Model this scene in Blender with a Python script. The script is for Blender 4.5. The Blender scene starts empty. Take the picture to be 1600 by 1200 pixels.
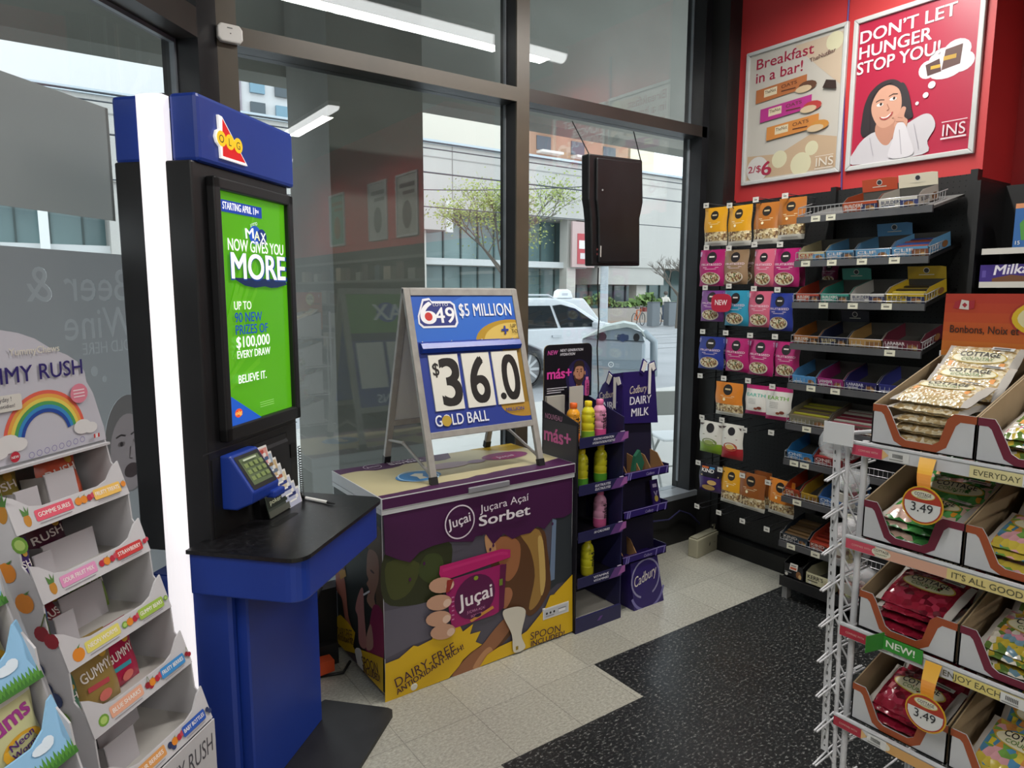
import bpy, math, random
from mathutils import Vector, Matrix
R = math.radians
SC = bpy.context.scene
COL = SC.collection
rnd = random.Random(7)

# ---------------------------------------------------------------- camera
def make_camera():
    f, pitch, roll, head = 1071.18, 0.132092, 0.002516, 0.6207
    fw = Vector((math.sin(head)*math.cos(pitch), math.cos(head)*math.cos(pitch), -math.sin(pitch)))
    r = Vector((math.cos(head), -math.sin(head), 0)); u = r.cross(fw)
    r2 = r*math.cos(roll)+u*math.sin(roll); u2 = u*math.cos(roll)-r*math.sin(roll)
    cd = bpy.data.cameras.new('camera'); cd.sensor_width = 36; cd.lens = f/1600*36
    cd.clip_start = .05; cd.clip_end = 600
    c = bpy.data.objects.new('camera', cd); COL.objects.link(c)
    M = Matrix((r2, u2, -fw)).transposed().to_4x4(); M.translation = (0, 0, 1.65)
    c.matrix_world = M
    SC.camera = c
make_camera()

# ---------------------------------------------------------------- sky, exposure
W = bpy.data.worlds.new('overcast_sky'); SC.world = W; W.use_nodes = True
def make_world():
    nt = W.node_tree; nt.nodes.clear()
    o = nt.nodes.new('ShaderNodeOutputWorld'); b = nt.nodes.new('ShaderNodeBackground')
    tc = nt.nodes.new('ShaderNodeTexCoord'); nz = nt.nodes.new('ShaderNodeTexNoise')
    cr = nt.nodes.new('ShaderNodeValToRGB')
    nz.inputs['Scale'].default_value = 2.5; nz.inputs['Detail'].default_value = 4
    cr.color_ramp.elements[0].position = .3; cr.color_ramp.elements[0].color = (.74, .83, .95, 1)
    cr.color_ramp.elements[1].position = .7; cr.color_ramp.elements[1].color = (.96, .98, 1, 1)
    b.inputs['Strength'].default_value = SKY
    nt.links.new(tc.outputs['Generated'], nz.inputs['Vector'])
    nt.links.new(nz.outputs['Fac'], cr.inputs['Fac'])
    nt.links.new(cr.outputs['Color'], b.inputs['Color'])
    nt.links.new(b.outputs['Background'], o.inputs['Surface'])
SKY = 1.9
make_world()
TUBE_W = 16.0       # watts per metre of each fluorescent fitting
SC.view_settings.view_transform = 'Standard'; SC.view_settings.look = 'None'
SC.view_settings.exposure = 0.6; SC.view_settings.gamma = 1.0
SC.view_settings.use_curve_mapping = False

# ---------------------------------------------------------------- materials
def lin(h):
    def c(v):
        v /= 255
        return v/12.92 if v <= .04045 else ((v+.055)/1.055)**2.4
    return (c(int(h[0:2], 16)), c(int(h[2:4], 16)), c(int(h[4:6], 16)), 1)
_M = {}
def newmat(name):
    m = bpy.data.materials.new(name); m.use_nodes = True
    return m, m.node_tree, m.node_tree.nodes['Principled BSDF']
def m(h, rough=.5, metal=0, emit=0, spec=.5):
    k = (h, rough, metal, emit, spec)
    if k in _M: return _M[k]
    mt, nt, p = newmat('colour_'+h)
    p.inputs['Base Color'].default_value = lin(h); p.inputs['Roughness'].default_value = rough
    p.inputs['Metallic'].default_value = metal; p.inputs['Specular IOR Level'].default_value = spec
    if emit:
        p.inputs['Emission Color'].default_value = lin(h); p.inputs['Emission Strength'].default_value = emit
    _M[k] = mt
    return mt
def noisy(name, cols, scale=20, rough=.6, detail=3, kind='noise', bump=0, pos=None, stretch=None, spec=.5):
    if name in _M: return _M[name]
    mt, nt, p = newmat(name)
    tc = nt.nodes.new('ShaderNodeTexCoord'); src = tc.outputs['Object']
    if stretch:
        mp = nt.nodes.new('ShaderNodeMapping'); mp.inputs['Scale'].default_value = stretch
        nt.links.new(src, mp.inputs['Vector']); src = mp.outputs['Vector']
    if kind == 'noise':
        n = nt.nodes.new('ShaderNodeTexNoise'); n.inputs['Scale'].default_value = scale; n.inputs['Detail'].default_value = detail
        out = n.outputs['Fac']
    else:
        n = nt.nodes.new('ShaderNodeTexVoronoi'); n.inputs['Scale'].default_value = scale
        sep = nt.nodes.new('ShaderNodeSeparateColor'); nt.links.new(n.outputs['Color'], sep.inputs['Color']); out = sep.outputs['Red']
    nt.links.new(src, n.inputs['Vector'])
    cr = nt.nodes.new('ShaderNodeValToRGB'); e = cr.color_ramp.elements
    if kind != 'noise': cr.color_ramp.interpolation = 'CONSTANT'
    k = len(cols)
    for i, c in enumerate(cols):
        q = pos[i] if pos else (i/k if kind != 'noise' else .3+.4*i/max(1, k-1))
        el = e[i] if i < 2 else e.new(q)
        el.position = q; el.color = lin(c)
    nt.links.new(out, cr.inputs['Fac']); nt.links.new(cr.outputs['Color'], p.inputs['Base Color'])
    p.inputs['Roughness'].default_value = rough; p.inputs['Specular IOR Level'].default_value = spec
    if bump:
        b = nt.nodes.new('ShaderNodeBump'); b.inputs['Strength'].default_value = bump; b.inputs['Distance'].default_value = .01
        nt.links.new(out if kind == 'noise' else n.outputs['Distance'], b.inputs['Height']); nt.links.new(b.outputs['Normal'], p.inputs['Normal'])
    _M[name] = mt
    return mt
def glassmat(name, tint=(.93, .96, .95), boost=1.0):
    if name in _M: return _M[name]
    mt = bpy.data.materials.new(name); mt.use_nodes = True; nt = mt.node_tree; nt.nodes.clear()
    o = nt.nodes.new('ShaderNodeOutputMaterial'); mx = nt.nodes.new('ShaderNodeMixShader')
    t = nt.nodes.new('ShaderNodeBsdfTransparent'); g = nt.nodes.new('ShaderNodeBsdfGlossy')
    lw = nt.nodes.new('ShaderNodeLayerWeight'); lw.inputs['Blend'].default_value = .5
    pw = nt.nodes.new('ShaderNodeMath'); pw.operation = 'POWER'; pw.inputs[1].default_value = 5
    ma = nt.nodes.new('ShaderNodeMath'); ma.operation = 'MULTIPLY_ADD'; ma.inputs[1].default_value = .95*boost; ma.inputs[2].default_value = .045*boost
    t.inputs['Color'].default_value = (*tint, 1); g.inputs['Roughness'].default_value = 0.0
    nt.links.new(lw.outputs['Facing'], pw.inputs[0]); nt.links.new(pw.outputs[0], ma.inputs[0])
    nt.links.new(ma.outputs[0], mx.inputs['Fac']); nt.links.new(t.outputs[0], mx.inputs[1]); nt.links.new(g.outputs[0], mx.inputs[2])
    nt.links.new(mx.outputs[0], o.inputs['Surface'])
    _M[name] = mt
    return mt
def clearmat(name, col='ffffff', fac=.25, rough=.15):
    """clear plastic film: mostly see-through, a little of its own colour, glossy"""
    if name in _M: return _M[name]
    mt = bpy.data.materials.new(name); mt.use_nodes = True; nt = mt.node_tree
    p = nt.nodes['Principled BSDF']; o = nt.nodes['Material Output']
    p.inputs['Base Color'].default_value = lin(col); p.inputs['Roughness'].default_value = rough
    mx = nt.nodes.new('ShaderNodeMixShader'); t = nt.nodes.new('ShaderNodeBsdfTransparent'); mx.inputs['Fac'].default_value = fac
    nt.links.new(t.outputs[0], mx.inputs[1]); nt.links.new(p.outputs[0], mx.inputs[2]); nt.links.new(mx.outputs[0], o.inputs['Surface'])
    _M[name] = mt
    return mt

# ---------------------------------------------------------------- text outlines
_T = {}
def text_mesh(s, bold):
    k = (s, bold)
    if k in _T: return _T[k]
    cu = bpy.data.curves.new('lettering', 'FONT'); cu.body = s; cu.size = 1; cu.resolution_u = 6 if len(s) < 5 else 3
    ob = bpy.data.objects.new('lettering', cu); COL.objects.link(ob)
    bpy.context.view_layer.update()
    me = bpy.data.meshes.new_from_object(ob.evaluated_get(bpy.context.evaluated_depsgraph_get()))
    vs = [(v.co.x, v.co.y) for v in me.vertices]; fs = [tuple(p.vertices) for p in me.polygons]
    bpy.data.objects.remove(ob); bpy.data.curves.remove(cu); bpy.data.meshes.remove(me)
    if not vs: vs = [(0, 0)]
    x0 = min(v[0] for v in vs); x1 = max(v[0] for v in vs)
    cap = .70
    vs = [((x-x0)/cap, y/cap) for x, y in vs]
    W_ = (x1-x0)/cap
    if bold:                                                        # heavier weight: the outline repeated a hair to each side
        e = bold*.55; n = len(vs); base, bf = vs, fs; vs, fs = [], []
        for dx, dy in ((-e, -e*.6), (e, -e*.6), (-e, e*.6), (e, e*.6), (0, 0)):
            o = len(vs); vs = vs+[(x+dx, y+dy) for x, y in base]; fs = fs+[tuple(o+i for i in f) for f in bf]
    _T[k] = (vs, fs, W_)
    return _T[k]

# ---------------------------------------------------------------- mesh builder
class B:
    def __init__(s): s.v = []; s.f = []; s.mi = []; s.sm = []; s.mats = []
    def mid(s, mt):
        if isinstance(mt, str): mt = m(mt)
        if mt not in s.mats: s.mats.append(mt)
        return s.mats.index(mt)
    def face(s, pts, mt, smooth=False):
        i = len(s.v); s.v.extend([tuple(p) for p in pts]); s.f.append(tuple(range(i, i+len(pts)))); s.mi.append(s.mid(mt)); s.sm.append(smooth)
    def mesh(s, vs, fs, mt, smooth=False):
        i = len(s.v); k = s.mid(mt); s.v.extend([tuple(p) for p in vs])
        for f in fs: s.f.append(tuple(i+j for j in f)); s.mi.append(k); s.sm.append(smooth)
        return s
    def hexa(s, p, mt):
        """eight corners: bottom ring 0-3 then top ring 4-7, counter-clockwise from above"""
        s.mesh(p, [(3, 2, 1, 0), (4, 5, 6, 7), (0, 1, 5, 4), (1, 2, 6, 5), (2, 3, 7, 6), (3, 0, 4, 7)], mt)
        return s
    def box(s, x0, x1, y0, y1, z0, z1, mt):
        return s.hexa([(x0, y0, z0), (x1, y0, z0), (x1, y1, z0), (x0, y1, z0), (x0, y0, z1), (x1, y0, z1), (x1, y1, z1), (x0, y1, z1)], mt)
    def prism(s, pts, ax, a, b, mt, side=None):
        """extrude a 2-D outline along an axis; pts are (y,z) for x, (x,z) for y, (x,y) for z"""
        def q(p, t): return {'x': (t, p[0], p[1]), 'y': (p[0], t, p[1]), 'z': (p[0], p[1], t)}[ax]
        n = len(pts); ar = sum(pts[i][0]*pts[(i+1) % n][1]-pts[(i+1) % n][0]*pts[i][1] for i in range(n))
        if (ar < 0) != (ax == 'y'): pts = pts[::-1]
        if a > b: a, b = b, a
        i = len(s.v); s.v.extend([q(p, a) for p in pts]); s.v.extend([q(p, b) for p in pts]); k = s.mid(mt); k2 = s.mid(side) if side else k
        s.f.append(tuple(i+j for j in range(n))[::-1]); s.mi.append(k); s.sm.append(False)
        s.f.append(tuple(i+n+j for j in range(n))); s.mi.append(k); s.sm.append(False)
        for j in range(n):
            s.f.append((i+j, i+(j+1) % n, i+n+(j+1) % n, i+n+j)); s.mi.append(k2); s.sm.append(False)
        return s
    def tube(s, pts, r, mt, n=6, closed=False, smooth=True):
        pts = [Vector(p) for p in pts]; k = len(pts); rings = []; up = None
        for i in range(k):
            a = pts[i-1] if i or closed else pts[i]; b = pts[(i+1) % k] if i < k-1 or closed else pts[i]
            t = (b-a).normalized()
            if up is None:
                up = Vector((0, 0, 1)) if abs(t.z) < .9 else Vector((1, 0, 0))
            e = t.cross(up)
            if e.length < 1e-4: e = t.orthogonal()
            e.normalize(); g = e.cross(t); up = g
            rr = r[i] if isinstance(r, (list, tuple)) else r
            rings.append([pts[i]+e*math.cos(2*math.pi*j/n)*rr+g*math.sin(2*math.pi*j/n)*rr for j in range(n)])
        vs = [v for ring in rings for v in ring]; fs = []
        for i in range(k if closed else k-1):
            for j in range(n):
                a = i*n+j; b = i*n+(j+1) % n; c = ((i+1) % k)*n+(j+1) % n; d = ((i+1) % k)*n+j
                fs.append((a, d, c, b))
        s.mesh(vs, fs, mt, smooth)
        if not closed:
            s.face(rings[0], mt); s.face(rings[-1][::-1], mt)
        return s
    def bar(s, a, b, r, mt, n=6): return s.tube([a, b], r, mt, n)
    def lathe(s, prof, mt, c=(0, 0, 0), n=16, caps=True, smooth=True):
        vs = [(c[0]+r*math.cos(2*math.pi*j/n), c[1]+r*math.sin(2*math.pi*j/n), c[2]+z) for r, z in prof for j in range(n)]
        fs = [(i*n+j, i*n+(j+1) % n, (i+1)*n+(j+1) % n, (i+1)*n+j) for i in range(len(prof)-1) for j in range(n)]
        s.mesh(vs, fs, mt, smooth)
        if caps:
            s.face(vs[:n][::-1], mt); s.face(vs[-n:], mt)
        return s
    def sheet(s, fn, nu, nv, mt, smooth=True):
        vs = [fn(i/nu, j/nv) for j in range(nv+1) for i in range(nu+1)]
        s.mesh(vs, [(j*(nu+1)+i, j*(nu+1)+i+1, (j+1)*(nu+1)+i+1, (j+1)*(nu+1)+i) for j in range(nv) for i in range(nu)], mt, smooth)
        return s
    def ball(s, c, rx, ry, rz, mt, n=10, k=6):
        vs = []; fs = []
        for i in range(k+1):
            a = math.pi*i/k
            for j in range(n):
                b = 2*math.pi*j/n; vs.append((c[0]+rx*math.sin(a)*math.cos(b), c[1]+ry*math.sin(a)*math.sin(b), c[2]-rz*math.cos(a)))
        for i in range(k):
            for j in range(n): fs.append((i*n+j, i*n+(j+1) % n, (i+1)*n+(j+1) % n, (i+1)*n+j))
        s.mesh(vs, fs, mt, True); return s
    def build(s, name, parent=None, loc=None, rot=None, bevel=0, **props):
        me = bpy.data.meshes.new(name); me.from_pydata(s.v, [], s.f)
        for mt in s.mats: me.materials.append(mt)
        me.polygons.foreach_set('material_index', s.mi); me.polygons.foreach_set('use_smooth', s.sm); me.update()
        o = bpy.data.objects.new(name, me); COL.objects.link(o)
        if parent: o.parent = parent
        if loc: o.location = loc
        if rot is not None: o.rotation_euler = rot if isinstance(rot, (tuple, list)) else (0, 0, rot)
        if bevel:
            bv = o.modifiers.new('bevel', 'BEVEL'); bv.width = bevel; bv.segments = 2; bv.limit_method = 'ANGLE'; bv.angle_limit = R(40)
        for k, v in props.items(): o[k] = v
        return o
class Art:
    """printing on a flat face: every layer is a thin film a fraction of a millimetre above the last"""
    def __init__(s, b, O, U, V, step=.00025):
        s.b = b; s.O = Vector(O); s.U = Vector(U).normalized(); s.V = Vector(V).normalized(); s.N = s.U.cross(s.V); s.k = step; s.l = step; s.box = None
    def pt(s, x, y): return s.O+s.U*x+s.V*y+s.N*s.l
    def poly(s, pts, c):
        if s.box: pts = [(min(max(x, s.box[0]), s.box[1]), min(max(y, s.box[2]), s.box[3])) for x, y in pts]
        ar = sum(pts[i-1][0]*pts[i][1]-pts[i][0]*pts[i-1][1] for i in range(len(pts)))
        if ar < 0: pts = pts[::-1]
        s.b.face([s.pt(*p) for p in pts], c); s.l += s.k; return s
    def spoly(s, pts, c, k=4):
        n = len(pts); out = []
        for i in range(n):
            p0, p1, p2, p3 = (Vector(pts[(i+j-1) % n]) for j in range(4))
            for t in range(k):
                u = t/k; q = .5*((2*p1)+(p2-p0)*u+(2*p0-5*p1+4*p2-p3)*u*u+(3*p1-p0-3*p2+p3)*u**3); out.append((q.x, q.y))
        return s.poly(out, c)
    def rect(s, x, y, w, h, c): return s.poly([(x, y), (x+w, y), (x+w, y+h), (x, y+h)], c)
    def rrect(s, x, y, w, h, r, c):
        pts = []
        for cx, cy, a in ((x+w-r, y+r, -90), (x+w-r, y+h-r, 0), (x+r, y+h-r, 90), (x+r, y+r, 180)):
            pts += [(cx+r*math.cos(R(a+t)), cy+r*math.sin(R(a+t))) for t in (0, 30, 60, 90)]
        return s.poly(pts, c)
    def ell(s, x, y, rx, ry, c, n=20, a0=0, a1=360, rot=0):
        cs, sn = math.cos(R(rot)), math.sin(R(rot)); pts = []
        full = a1-a0 >= 360
        for i in range(n if full else n+1):
            t = R(a0+(a1-a0)*i/n); px, py = rx*math.cos(t), ry*math.sin(t); pts.append((x+px*cs-py*sn, y+px*sn+py*cs))
        return s.poly(pts, c)
    def arc(s, x, y, r0, r1, a0, a1, c, n=16):
        p = [(x+r1*math.cos(R(a0+(a1-a0)*i/n)), y+r1*math.sin(R(a0+(a1-a0)*i/n))) for i in range(n+1)]
        q = [(x+r0*math.cos(R(a0+(a1-a0)*i/n)), y+r0*math.sin(R(a0+(a1-a0)*i/n))) for i in range(n+1)]
        k = s.b.mid(c)
        s.b.mesh([s.pt(*t) for t in p+q], [(i, i+1, n+2+i, n+1+i) for i in range(n)], c); s.l += s.k; return s
    def line(s, pts, w, c):
        for (x0, y0), (x1, y1) in zip(pts, pts[1:]):
            d = Vector((x1-x0, y1-y0)); d = d.normalized() if d.length else d
            nx, ny = -d.y*w/2, d.x*w/2
            s.b.face([s.pt(*p) for p in ((x0-nx, y0-ny), (x1-nx, y1-ny), (x1+nx, y1+ny), (x0+nx, y0+ny))], c)
        s.l += s.k; return s
    def txt(s, t, x, y, h, c, w=None, al='l', bold=.0, shear=0, rot=0):
        vs, fs, tw = text_mesh(t, bold); sx = h if w is None else w/max(tw, .01)
        L = tw*sx; ox = {'l': 0, 'c': -L/2, 'r': -L}[al]; cs, sn = math.cos(R(rot)), math.sin(R(rot)); o = []
        nb = len(vs)//5 if bold else len(vs)
        for i, (px, py) in enumerate(vs):
            if i and i % nb == 0: s.l += .00008
            a = px*sx+ox+py*h*shear; b = py*h; o.append(s.pt(x+a*cs-b*sn, y+a*sn+b*cs))
        s.b.mesh(o, fs, c); s.l += s.k; return s
def seg_txt(s, t, p, h, c, bold=0, shear=0):
    (x0, y0), (x1, y1) = p[0], p[1]
    return s.txt(t, x0, y0, h, c, w=math.hypot(x1-x0, y1-y0), bold=bold, shear=shear, rot=math.degrees(math.atan2(y1-y0, x1-x0)))
Art.seg = seg_txt
class Wrap(Art):
    """printing that follows a bulging surface: fn(x, y) is the height of the skin"""
    def __init__(s, b, O, U, V, fn, step=.0004):
        Art.__init__(s, b, O, U, V, step); s.fn = fn; s.l = .0008
    def pt(s, x, y): return s.O+s.U*x+s.V*y+s.N*(s.l+s.fn(x, y))
def thing(name, label, cat, loc=(0, 0, 0), rotz=0, group=None):
    o = bpy.data.objects.new(name, None); COL.objects.link(o); o.empty_display_size = .1
    o.location = loc; o.rotation_euler = (0, 0, rotz); o['label'] = label; o['category'] = cat
    if group: o['group'] = group
    return o
def tag(o, label, cat, group=None):
    o['label'] = label; o['category'] = cat
    if group: o['group'] = group
    return o
def struct(b, name, **k): return b.build(name, kind='structure', **k)
def copy_thing(o, loc=None, rotz=None, label=None):
    c = o.copy(); COL.objects.link(c)
    for ch in o.children:
        d = ch.copy(); COL.objects.link(d); d.parent = c
        for g in ch.children:
            e = g.copy(); COL.objects.link(e); e.parent = d
    if loc is not None: c.location = loc
    if rotz is not None: c.rotation_euler = (0, 0, rotz)
    if label: c['label'] = label
    return c
X3, Y3, Z3 = Vector((1, 0, 0)), Vector((0, 1, 0)), Vector((0, 0, 1))
def front(b, y=0, x=0, z=0): return Art(b, (x, y, z), X3, Z3)          # faces -y
def leftface(b, x=0, y=0, z=0): return Art(b, (x, y, z), -Y3, Z3)      # faces -x
def topface(b, z=0, x=0, y=0): return Art(b, (x, y, z), X3, Y3)        # faces +z
# ================================================================ THE ROOM
TILE = .3048
def floormat():
    mt, nt, p = newmat('vinyl_floor_tiles'); L = nt.links.new
    def nd(t, **k):
        n = nt.nodes.new(t)
        for a, v in k.items(): setattr(n, a, v)
        return n
    def math_(op, a, b=None, c=None):
        n = nd('ShaderNodeMath', operation=op)
        for i, q in enumerate((a, b, c)):
            if q is None: continue
            if isinstance(q, (int, float)): n.inputs[i].default_value = q
            else: L(q, n.inputs[i])
        return n.outputs[0]
    tc = nd('ShaderNodeTexCoord'); sx = nd('ShaderNodeSeparateXYZ'); L(tc.outputs['Object'], sx.inputs[0])
    x, y = sx.outputs[0], sx.outputs[1]
    tx = math_('DIVIDE', math_('SUBTRACT', x, 1.342), TILE); ty = math_('DIVIDE', math_('SUBTRACT', y, 2.128), TILE)
    fx = math_('FRACT', tx); fy = math_('FRACT', ty)
    ex = math_('MINIMUM', fx, math_('SUBTRACT', 1, fx)); ey = math_('MINIMUM', fy, math_('SUBTRACT', 1, fy))
    joint = math_('LESS_THAN', math_('MINIMUM', ex, ey), .006)
    ix = math_('FLOOR', tx); iy = math_('FLOOR', ty)
    # black diagonal band of tiles, a staircase edge towards the window
    st1 = math_('MULTIPLY', math_('GREATER_THAN', x, 1.976), math_('LESS_THAN', y, 2.128))
    st2 = math_('MULTIPLY', math_('GREATER_THAN', x, 1.262), math_('LESS_THAN', y, 1.827))
    blk = math_('MAXIMUM', st1, st2)
    def flecks(sc, c0, c1, c2):
        mp = nd('ShaderNodeMapping'); mp.inputs['Scale'].default_value = (1, 1.6, 1); L(tc.outputs['Object'], mp.inputs[0])
        n = nd('ShaderNodeTexNoise'); n.inputs['Scale'].default_value = sc; n.inputs['Detail'].default_value = 6; n.inputs['Roughness'].default_value = .75
        L(mp.outputs[0], n.inputs['Vector'])
        cr = nd('ShaderNodeValToRGB'); e = cr.color_ramp.elements
        e[0].position = .32; e[0].color = lin(c0); e[1].position = .55; e[1].color = lin(c1); q = e.new(.72); q.color = lin(c2)
        L(n.outputs['Fac'], cr.inputs['Fac']); return cr.outputs['Color']
    A = flecks(70, '86847a', 'aaa89c', 'c9c7ba'); D = flecks(60, '101112', '222425', 'b5b5b0')
    wn = nd('ShaderNodeTexWhiteNoise', noise_dimensions='2D'); cx = nd('ShaderNodeCombineXYZ'); L(ix, cx.inputs[0]); L(iy, cx.inputs[1]); L(cx.outputs[0], wn.inputs['Vector'])
    tone = math_('MULTIPLY_ADD', wn.outputs['Value'], .16, .88)
    hs = nd('ShaderNodeHueSaturation'); L(A, hs.inputs['Color']); L(tone, hs.inputs['Value'])
    m1 = nd('ShaderNodeMix', data_type='RGBA'); L(blk, m1.inputs['Factor']); L(hs.outputs[0], m1.inputs['A']); L(D, m1.inputs['B'])
    m2 = nd('ShaderNodeMix', data_type='RGBA'); L(math_('MULTIPLY', joint, .4), m2.inputs['Factor']); L(m1.outputs['Result'], m2.inputs['A']); m2.inputs['B'].default_value = lin('3a3a38')
    L(m2.outputs['Result'], p.inputs['Base Color'])
    p.inputs['Roughness'].default_value = .32; p.inputs['Specular IOR Level'].default_value = .5
    g = nd('ShaderNodeTexNoise'); g.inputs['Scale'].default_value = 3; L(tc.outputs['Object'], g.inputs['Vector'])
    L(math_('MULTIPLY_ADD', g.outputs['Fac'], .25, .22), p.inputs['Roughness'])
    return mt
FLOOR = floormat()
struct(B().box(-6, 4.25, -6, 3.1, -.1, 0, FLOOR), 'floor')
CEIL = noisy('painted_ceiling', ['6d6e68', '787973'], 3, .9)
struct(B().box(-6, 4.25, -6, 3.05, 3.62, 3.75, CEIL), 'ceiling')
RED = noisy('red_wall_paint', ['b63032', 'be3436'], 2.5, .5)
WBLK = noisy('black_paint', ['141414', '1b1b1b'], 6, .5)
b = B(); b.box(3.75, 4.2, 1.43, 3.05, 2.2, 3.62, RED); b.box(3.64, 4.2, 1.43, 3.05, 0, 2.2, WBLK)
struct(b, 'wall_right')
b = B(); b.box(4.1, 4.2, .25, 1.43, 0, 3.62, RED); struct(b, 'wall_recess')
b = B(); b.box(3.75, 4.1, -6, .25, 2.2, 3.62, RED); b.box(3.75, 4.1, -6, .25, 0, 2.2, WBLK); struct(b, 'wall_right_rear')
struct(B().box(-6, 4.2, -6.1, -6, 0, 3.62, noisy('back_wall', ['8a8781', '97948d'], 2, .8)), 'wall_back')
struct(B().box(-6.1, -6, -6, 1, 0, 3.62, noisy('back_wall', ['8a8781', '97948d'], 2, .8)), 'wall_left')
struct(B().box(3.635, 3.75, 2.82, 3.05, 0, 3.62, WBLK), 'trim_1')           # black boxed corner
# ---- window wall
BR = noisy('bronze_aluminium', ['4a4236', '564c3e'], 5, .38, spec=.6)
BK = noisy('dark_anodised', ['17171a', '202023'], 8, .35)
SIL = noisy('sill_aluminium', ['70757a', '858a90'], 8, .35)
GL = glassmat('shop_glass', boost=2.1)
w1 = B()
YF, YG = 2.95, 3.05
for x0, x1 in ((.70, .775), (2.135, 2.215)):                                  # mullions, bronze faces and dark returns
    w1.box(x0, x1, YF, YF+.012, .32, 3.62, BR); w1.box(x0+.002, x1-.002, YF+.012, YG+.05, .32, 3.62, BK)
w1.box(3.575, 3.64, YF, YG+.05, .32, 3.62, BK)
w1.box(.775, 2.135, YF, YF+.012, 2.615, 2.685, BR); w1.box(.775, 2.135, YF+.012, YG+.05, 2.617, 2.683, BK)
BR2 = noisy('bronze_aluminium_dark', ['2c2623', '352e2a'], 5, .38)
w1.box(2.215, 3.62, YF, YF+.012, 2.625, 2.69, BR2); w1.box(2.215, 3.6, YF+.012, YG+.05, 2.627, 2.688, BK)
for x in (.775, 2.129, 2.215, 3.569): w1.box(x, x+.006, YG-.006, YG+.012, .38, 3.62, SIL)   # bright glazing beads
w1.box(.70, 3.64, 2.93, YG+.06, .30, .335, SIL)
win = struct(w1, 'window_1')
for x0, x1, z0, z1 in ((.775, 2.135, .335, 2.617), (2.215, 3.575, .335, 2.627), (.775, 2.135, 2.683, 3.62), (2.215, 3.575, 2.69, 3.62)):
    B().box(x0, x1, YG, YG+.008, z0, z1, GL).build('glass_pane', win)
struct(B().box(.66, 3.64, 2.93, 3.1, 0, .30, WBLK), 'wall_front')              # black wall under the sill
# ---- angled window, left
LO, LR = (.70, 2.95, 0), R(45)
w2 = B()
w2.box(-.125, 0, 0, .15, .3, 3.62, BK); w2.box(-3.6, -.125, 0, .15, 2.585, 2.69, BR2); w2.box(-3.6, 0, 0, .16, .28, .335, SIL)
w2.box(-.135, -.125, .09, .112, .335, 2.585, SIL); w2.box(-3.6, -.125, .092, .11, 2.57, 2.585, SIL)
w2.box(-3.7, -3.6, 0, .15, 0, 3.62, BK)
win2 = struct(w2, 'window_2', loc=LO, rot=LR)
B().box(-3.6, -.125, .1, .108, .335, 2.585, GL).build('glass_pane', win2)
B().box(-3.6, -.125, .1, .108, 2.69, 3.62, GL).build('glass_pane', win2)
struct(B().box(-3.7, 0, 0, .16, 0, .28, WBLK), 'wall_chamfer', loc=LO, rot=LR)
# frosted vinyl banner on the angled glass, lettering reads from the street
def vinylmat(name='grey_window_vinyl', base='8b8b8d', tc='aaaaab', fac=.58):
    mt = bpy.data.materials.new(name); mt.use_nodes = True; nt = mt.node_tree; p = nt.nodes['Principled BSDF']
    p.inputs['Base Color'].default_value = lin('8b8b8d'); p.inputs['Roughness'].default_value = .7
    t = nt.nodes.new('ShaderNodeBsdfTranslucent'); t.inputs['Color'].default_value = lin(tc); mx = nt.nodes.new('ShaderNodeMixShader'); mx.inputs['Fac'].default_value = fac
    nt.links.new(p.outputs[0], mx.inputs[1]); nt.links.new(t.outputs[0], mx.inputs[2]); nt.links.new(mx.outputs[0], nt.nodes['Material Output'].inputs['Surface'])
    return mt
VIN = vinylmat()
def vinyl_with_cutouts(x0, x1, z0, z1, words, holes):
    """one film: a rectangle with mirrored letters cut out of it (2-D curve fill), returned as triangles"""
    cu = bpy.data.curves.new('film', 'CURVE'); cu.dimensions = '2D'; cu.fill_mode = 'BOTH'; cu.resolution_u = 4
    sp = cu.splines.new('POLY'); sp.points.add(3); sp.use_cyclic_u = True
    for p_, c in zip(sp.points, ((x0, z0), (x1, z0), (x1, z1), (x0, z1))): p_.co = (*c, 0, 1)
    for pts in holes:
        sp = cu.splines.new('POLY'); sp.points.add(len(pts)-1); sp.use_cyclic_u = True
        for p_, c in zip(sp.points, pts): p_.co = (*c, 0, 1)
    for t_, xr, zb, h, w in words:
        tc = bpy.data.curves.new('w', 'FONT'); tc.body = t_; tc.size = 1; to = bpy.data.objects.new('w', tc); COL.objects.link(to); bpy.context.view_layer.update()
        src = to.to_curve(bpy.context.evaluated_depsgraph_get()); xs = [b_.co.x for s_ in src.splines for b_ in s_.bezier_points]; xa, xb = min(xs), max(xs)
        f = lambda v: (xr-(v.x-xa)*w/(xb-xa), zb+v.y*h/.7, 0)
        for s_ in src.splines:
            d_ = cu.splines.new('BEZIER'); d_.bezier_points.add(len(s_.bezier_points)-1); d_.use_cyclic_u = True
            for a_, b_ in zip(d_.bezier_points, s_.bezier_points):
                a_.handle_left_type = a_.handle_right_type = 'FREE'; a_.co = f(b_.co); a_.handle_left = f(b_.handle_left); a_.handle_right = f(b_.handle_right)
        to.to_curve_clear(); bpy.data.objects.remove(to)
    ob = bpy.data.objects.new('film', cu); COL.objects.link(ob); bpy.context.view_layer.update()
    me = bpy.data.meshes.new_from_object(ob.evaluated_get(bpy.context.evaluated_depsgraph_get()))
    out = [tuple(v.co[:2]) for v in me.vertices], [tuple(p_.vertices) for p_ in me.polygons]
    bpy.data.objects.remove(ob); return out
WORDS = (('Beer &', -.45, 1.622, .105, .415), ('Wine', -.44, 1.502, .10, .30), ('SOLD HERE', -.44, 1.452, .038, .235))
fx, fz = -.50, 1.10
oval = lambda x, z, rx, rz, n=32: [(x+rx*math.cos(2*math.pi*k/n), z+rz*math.sin(2*math.pi*k/n)) for k in range(n)]
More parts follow.
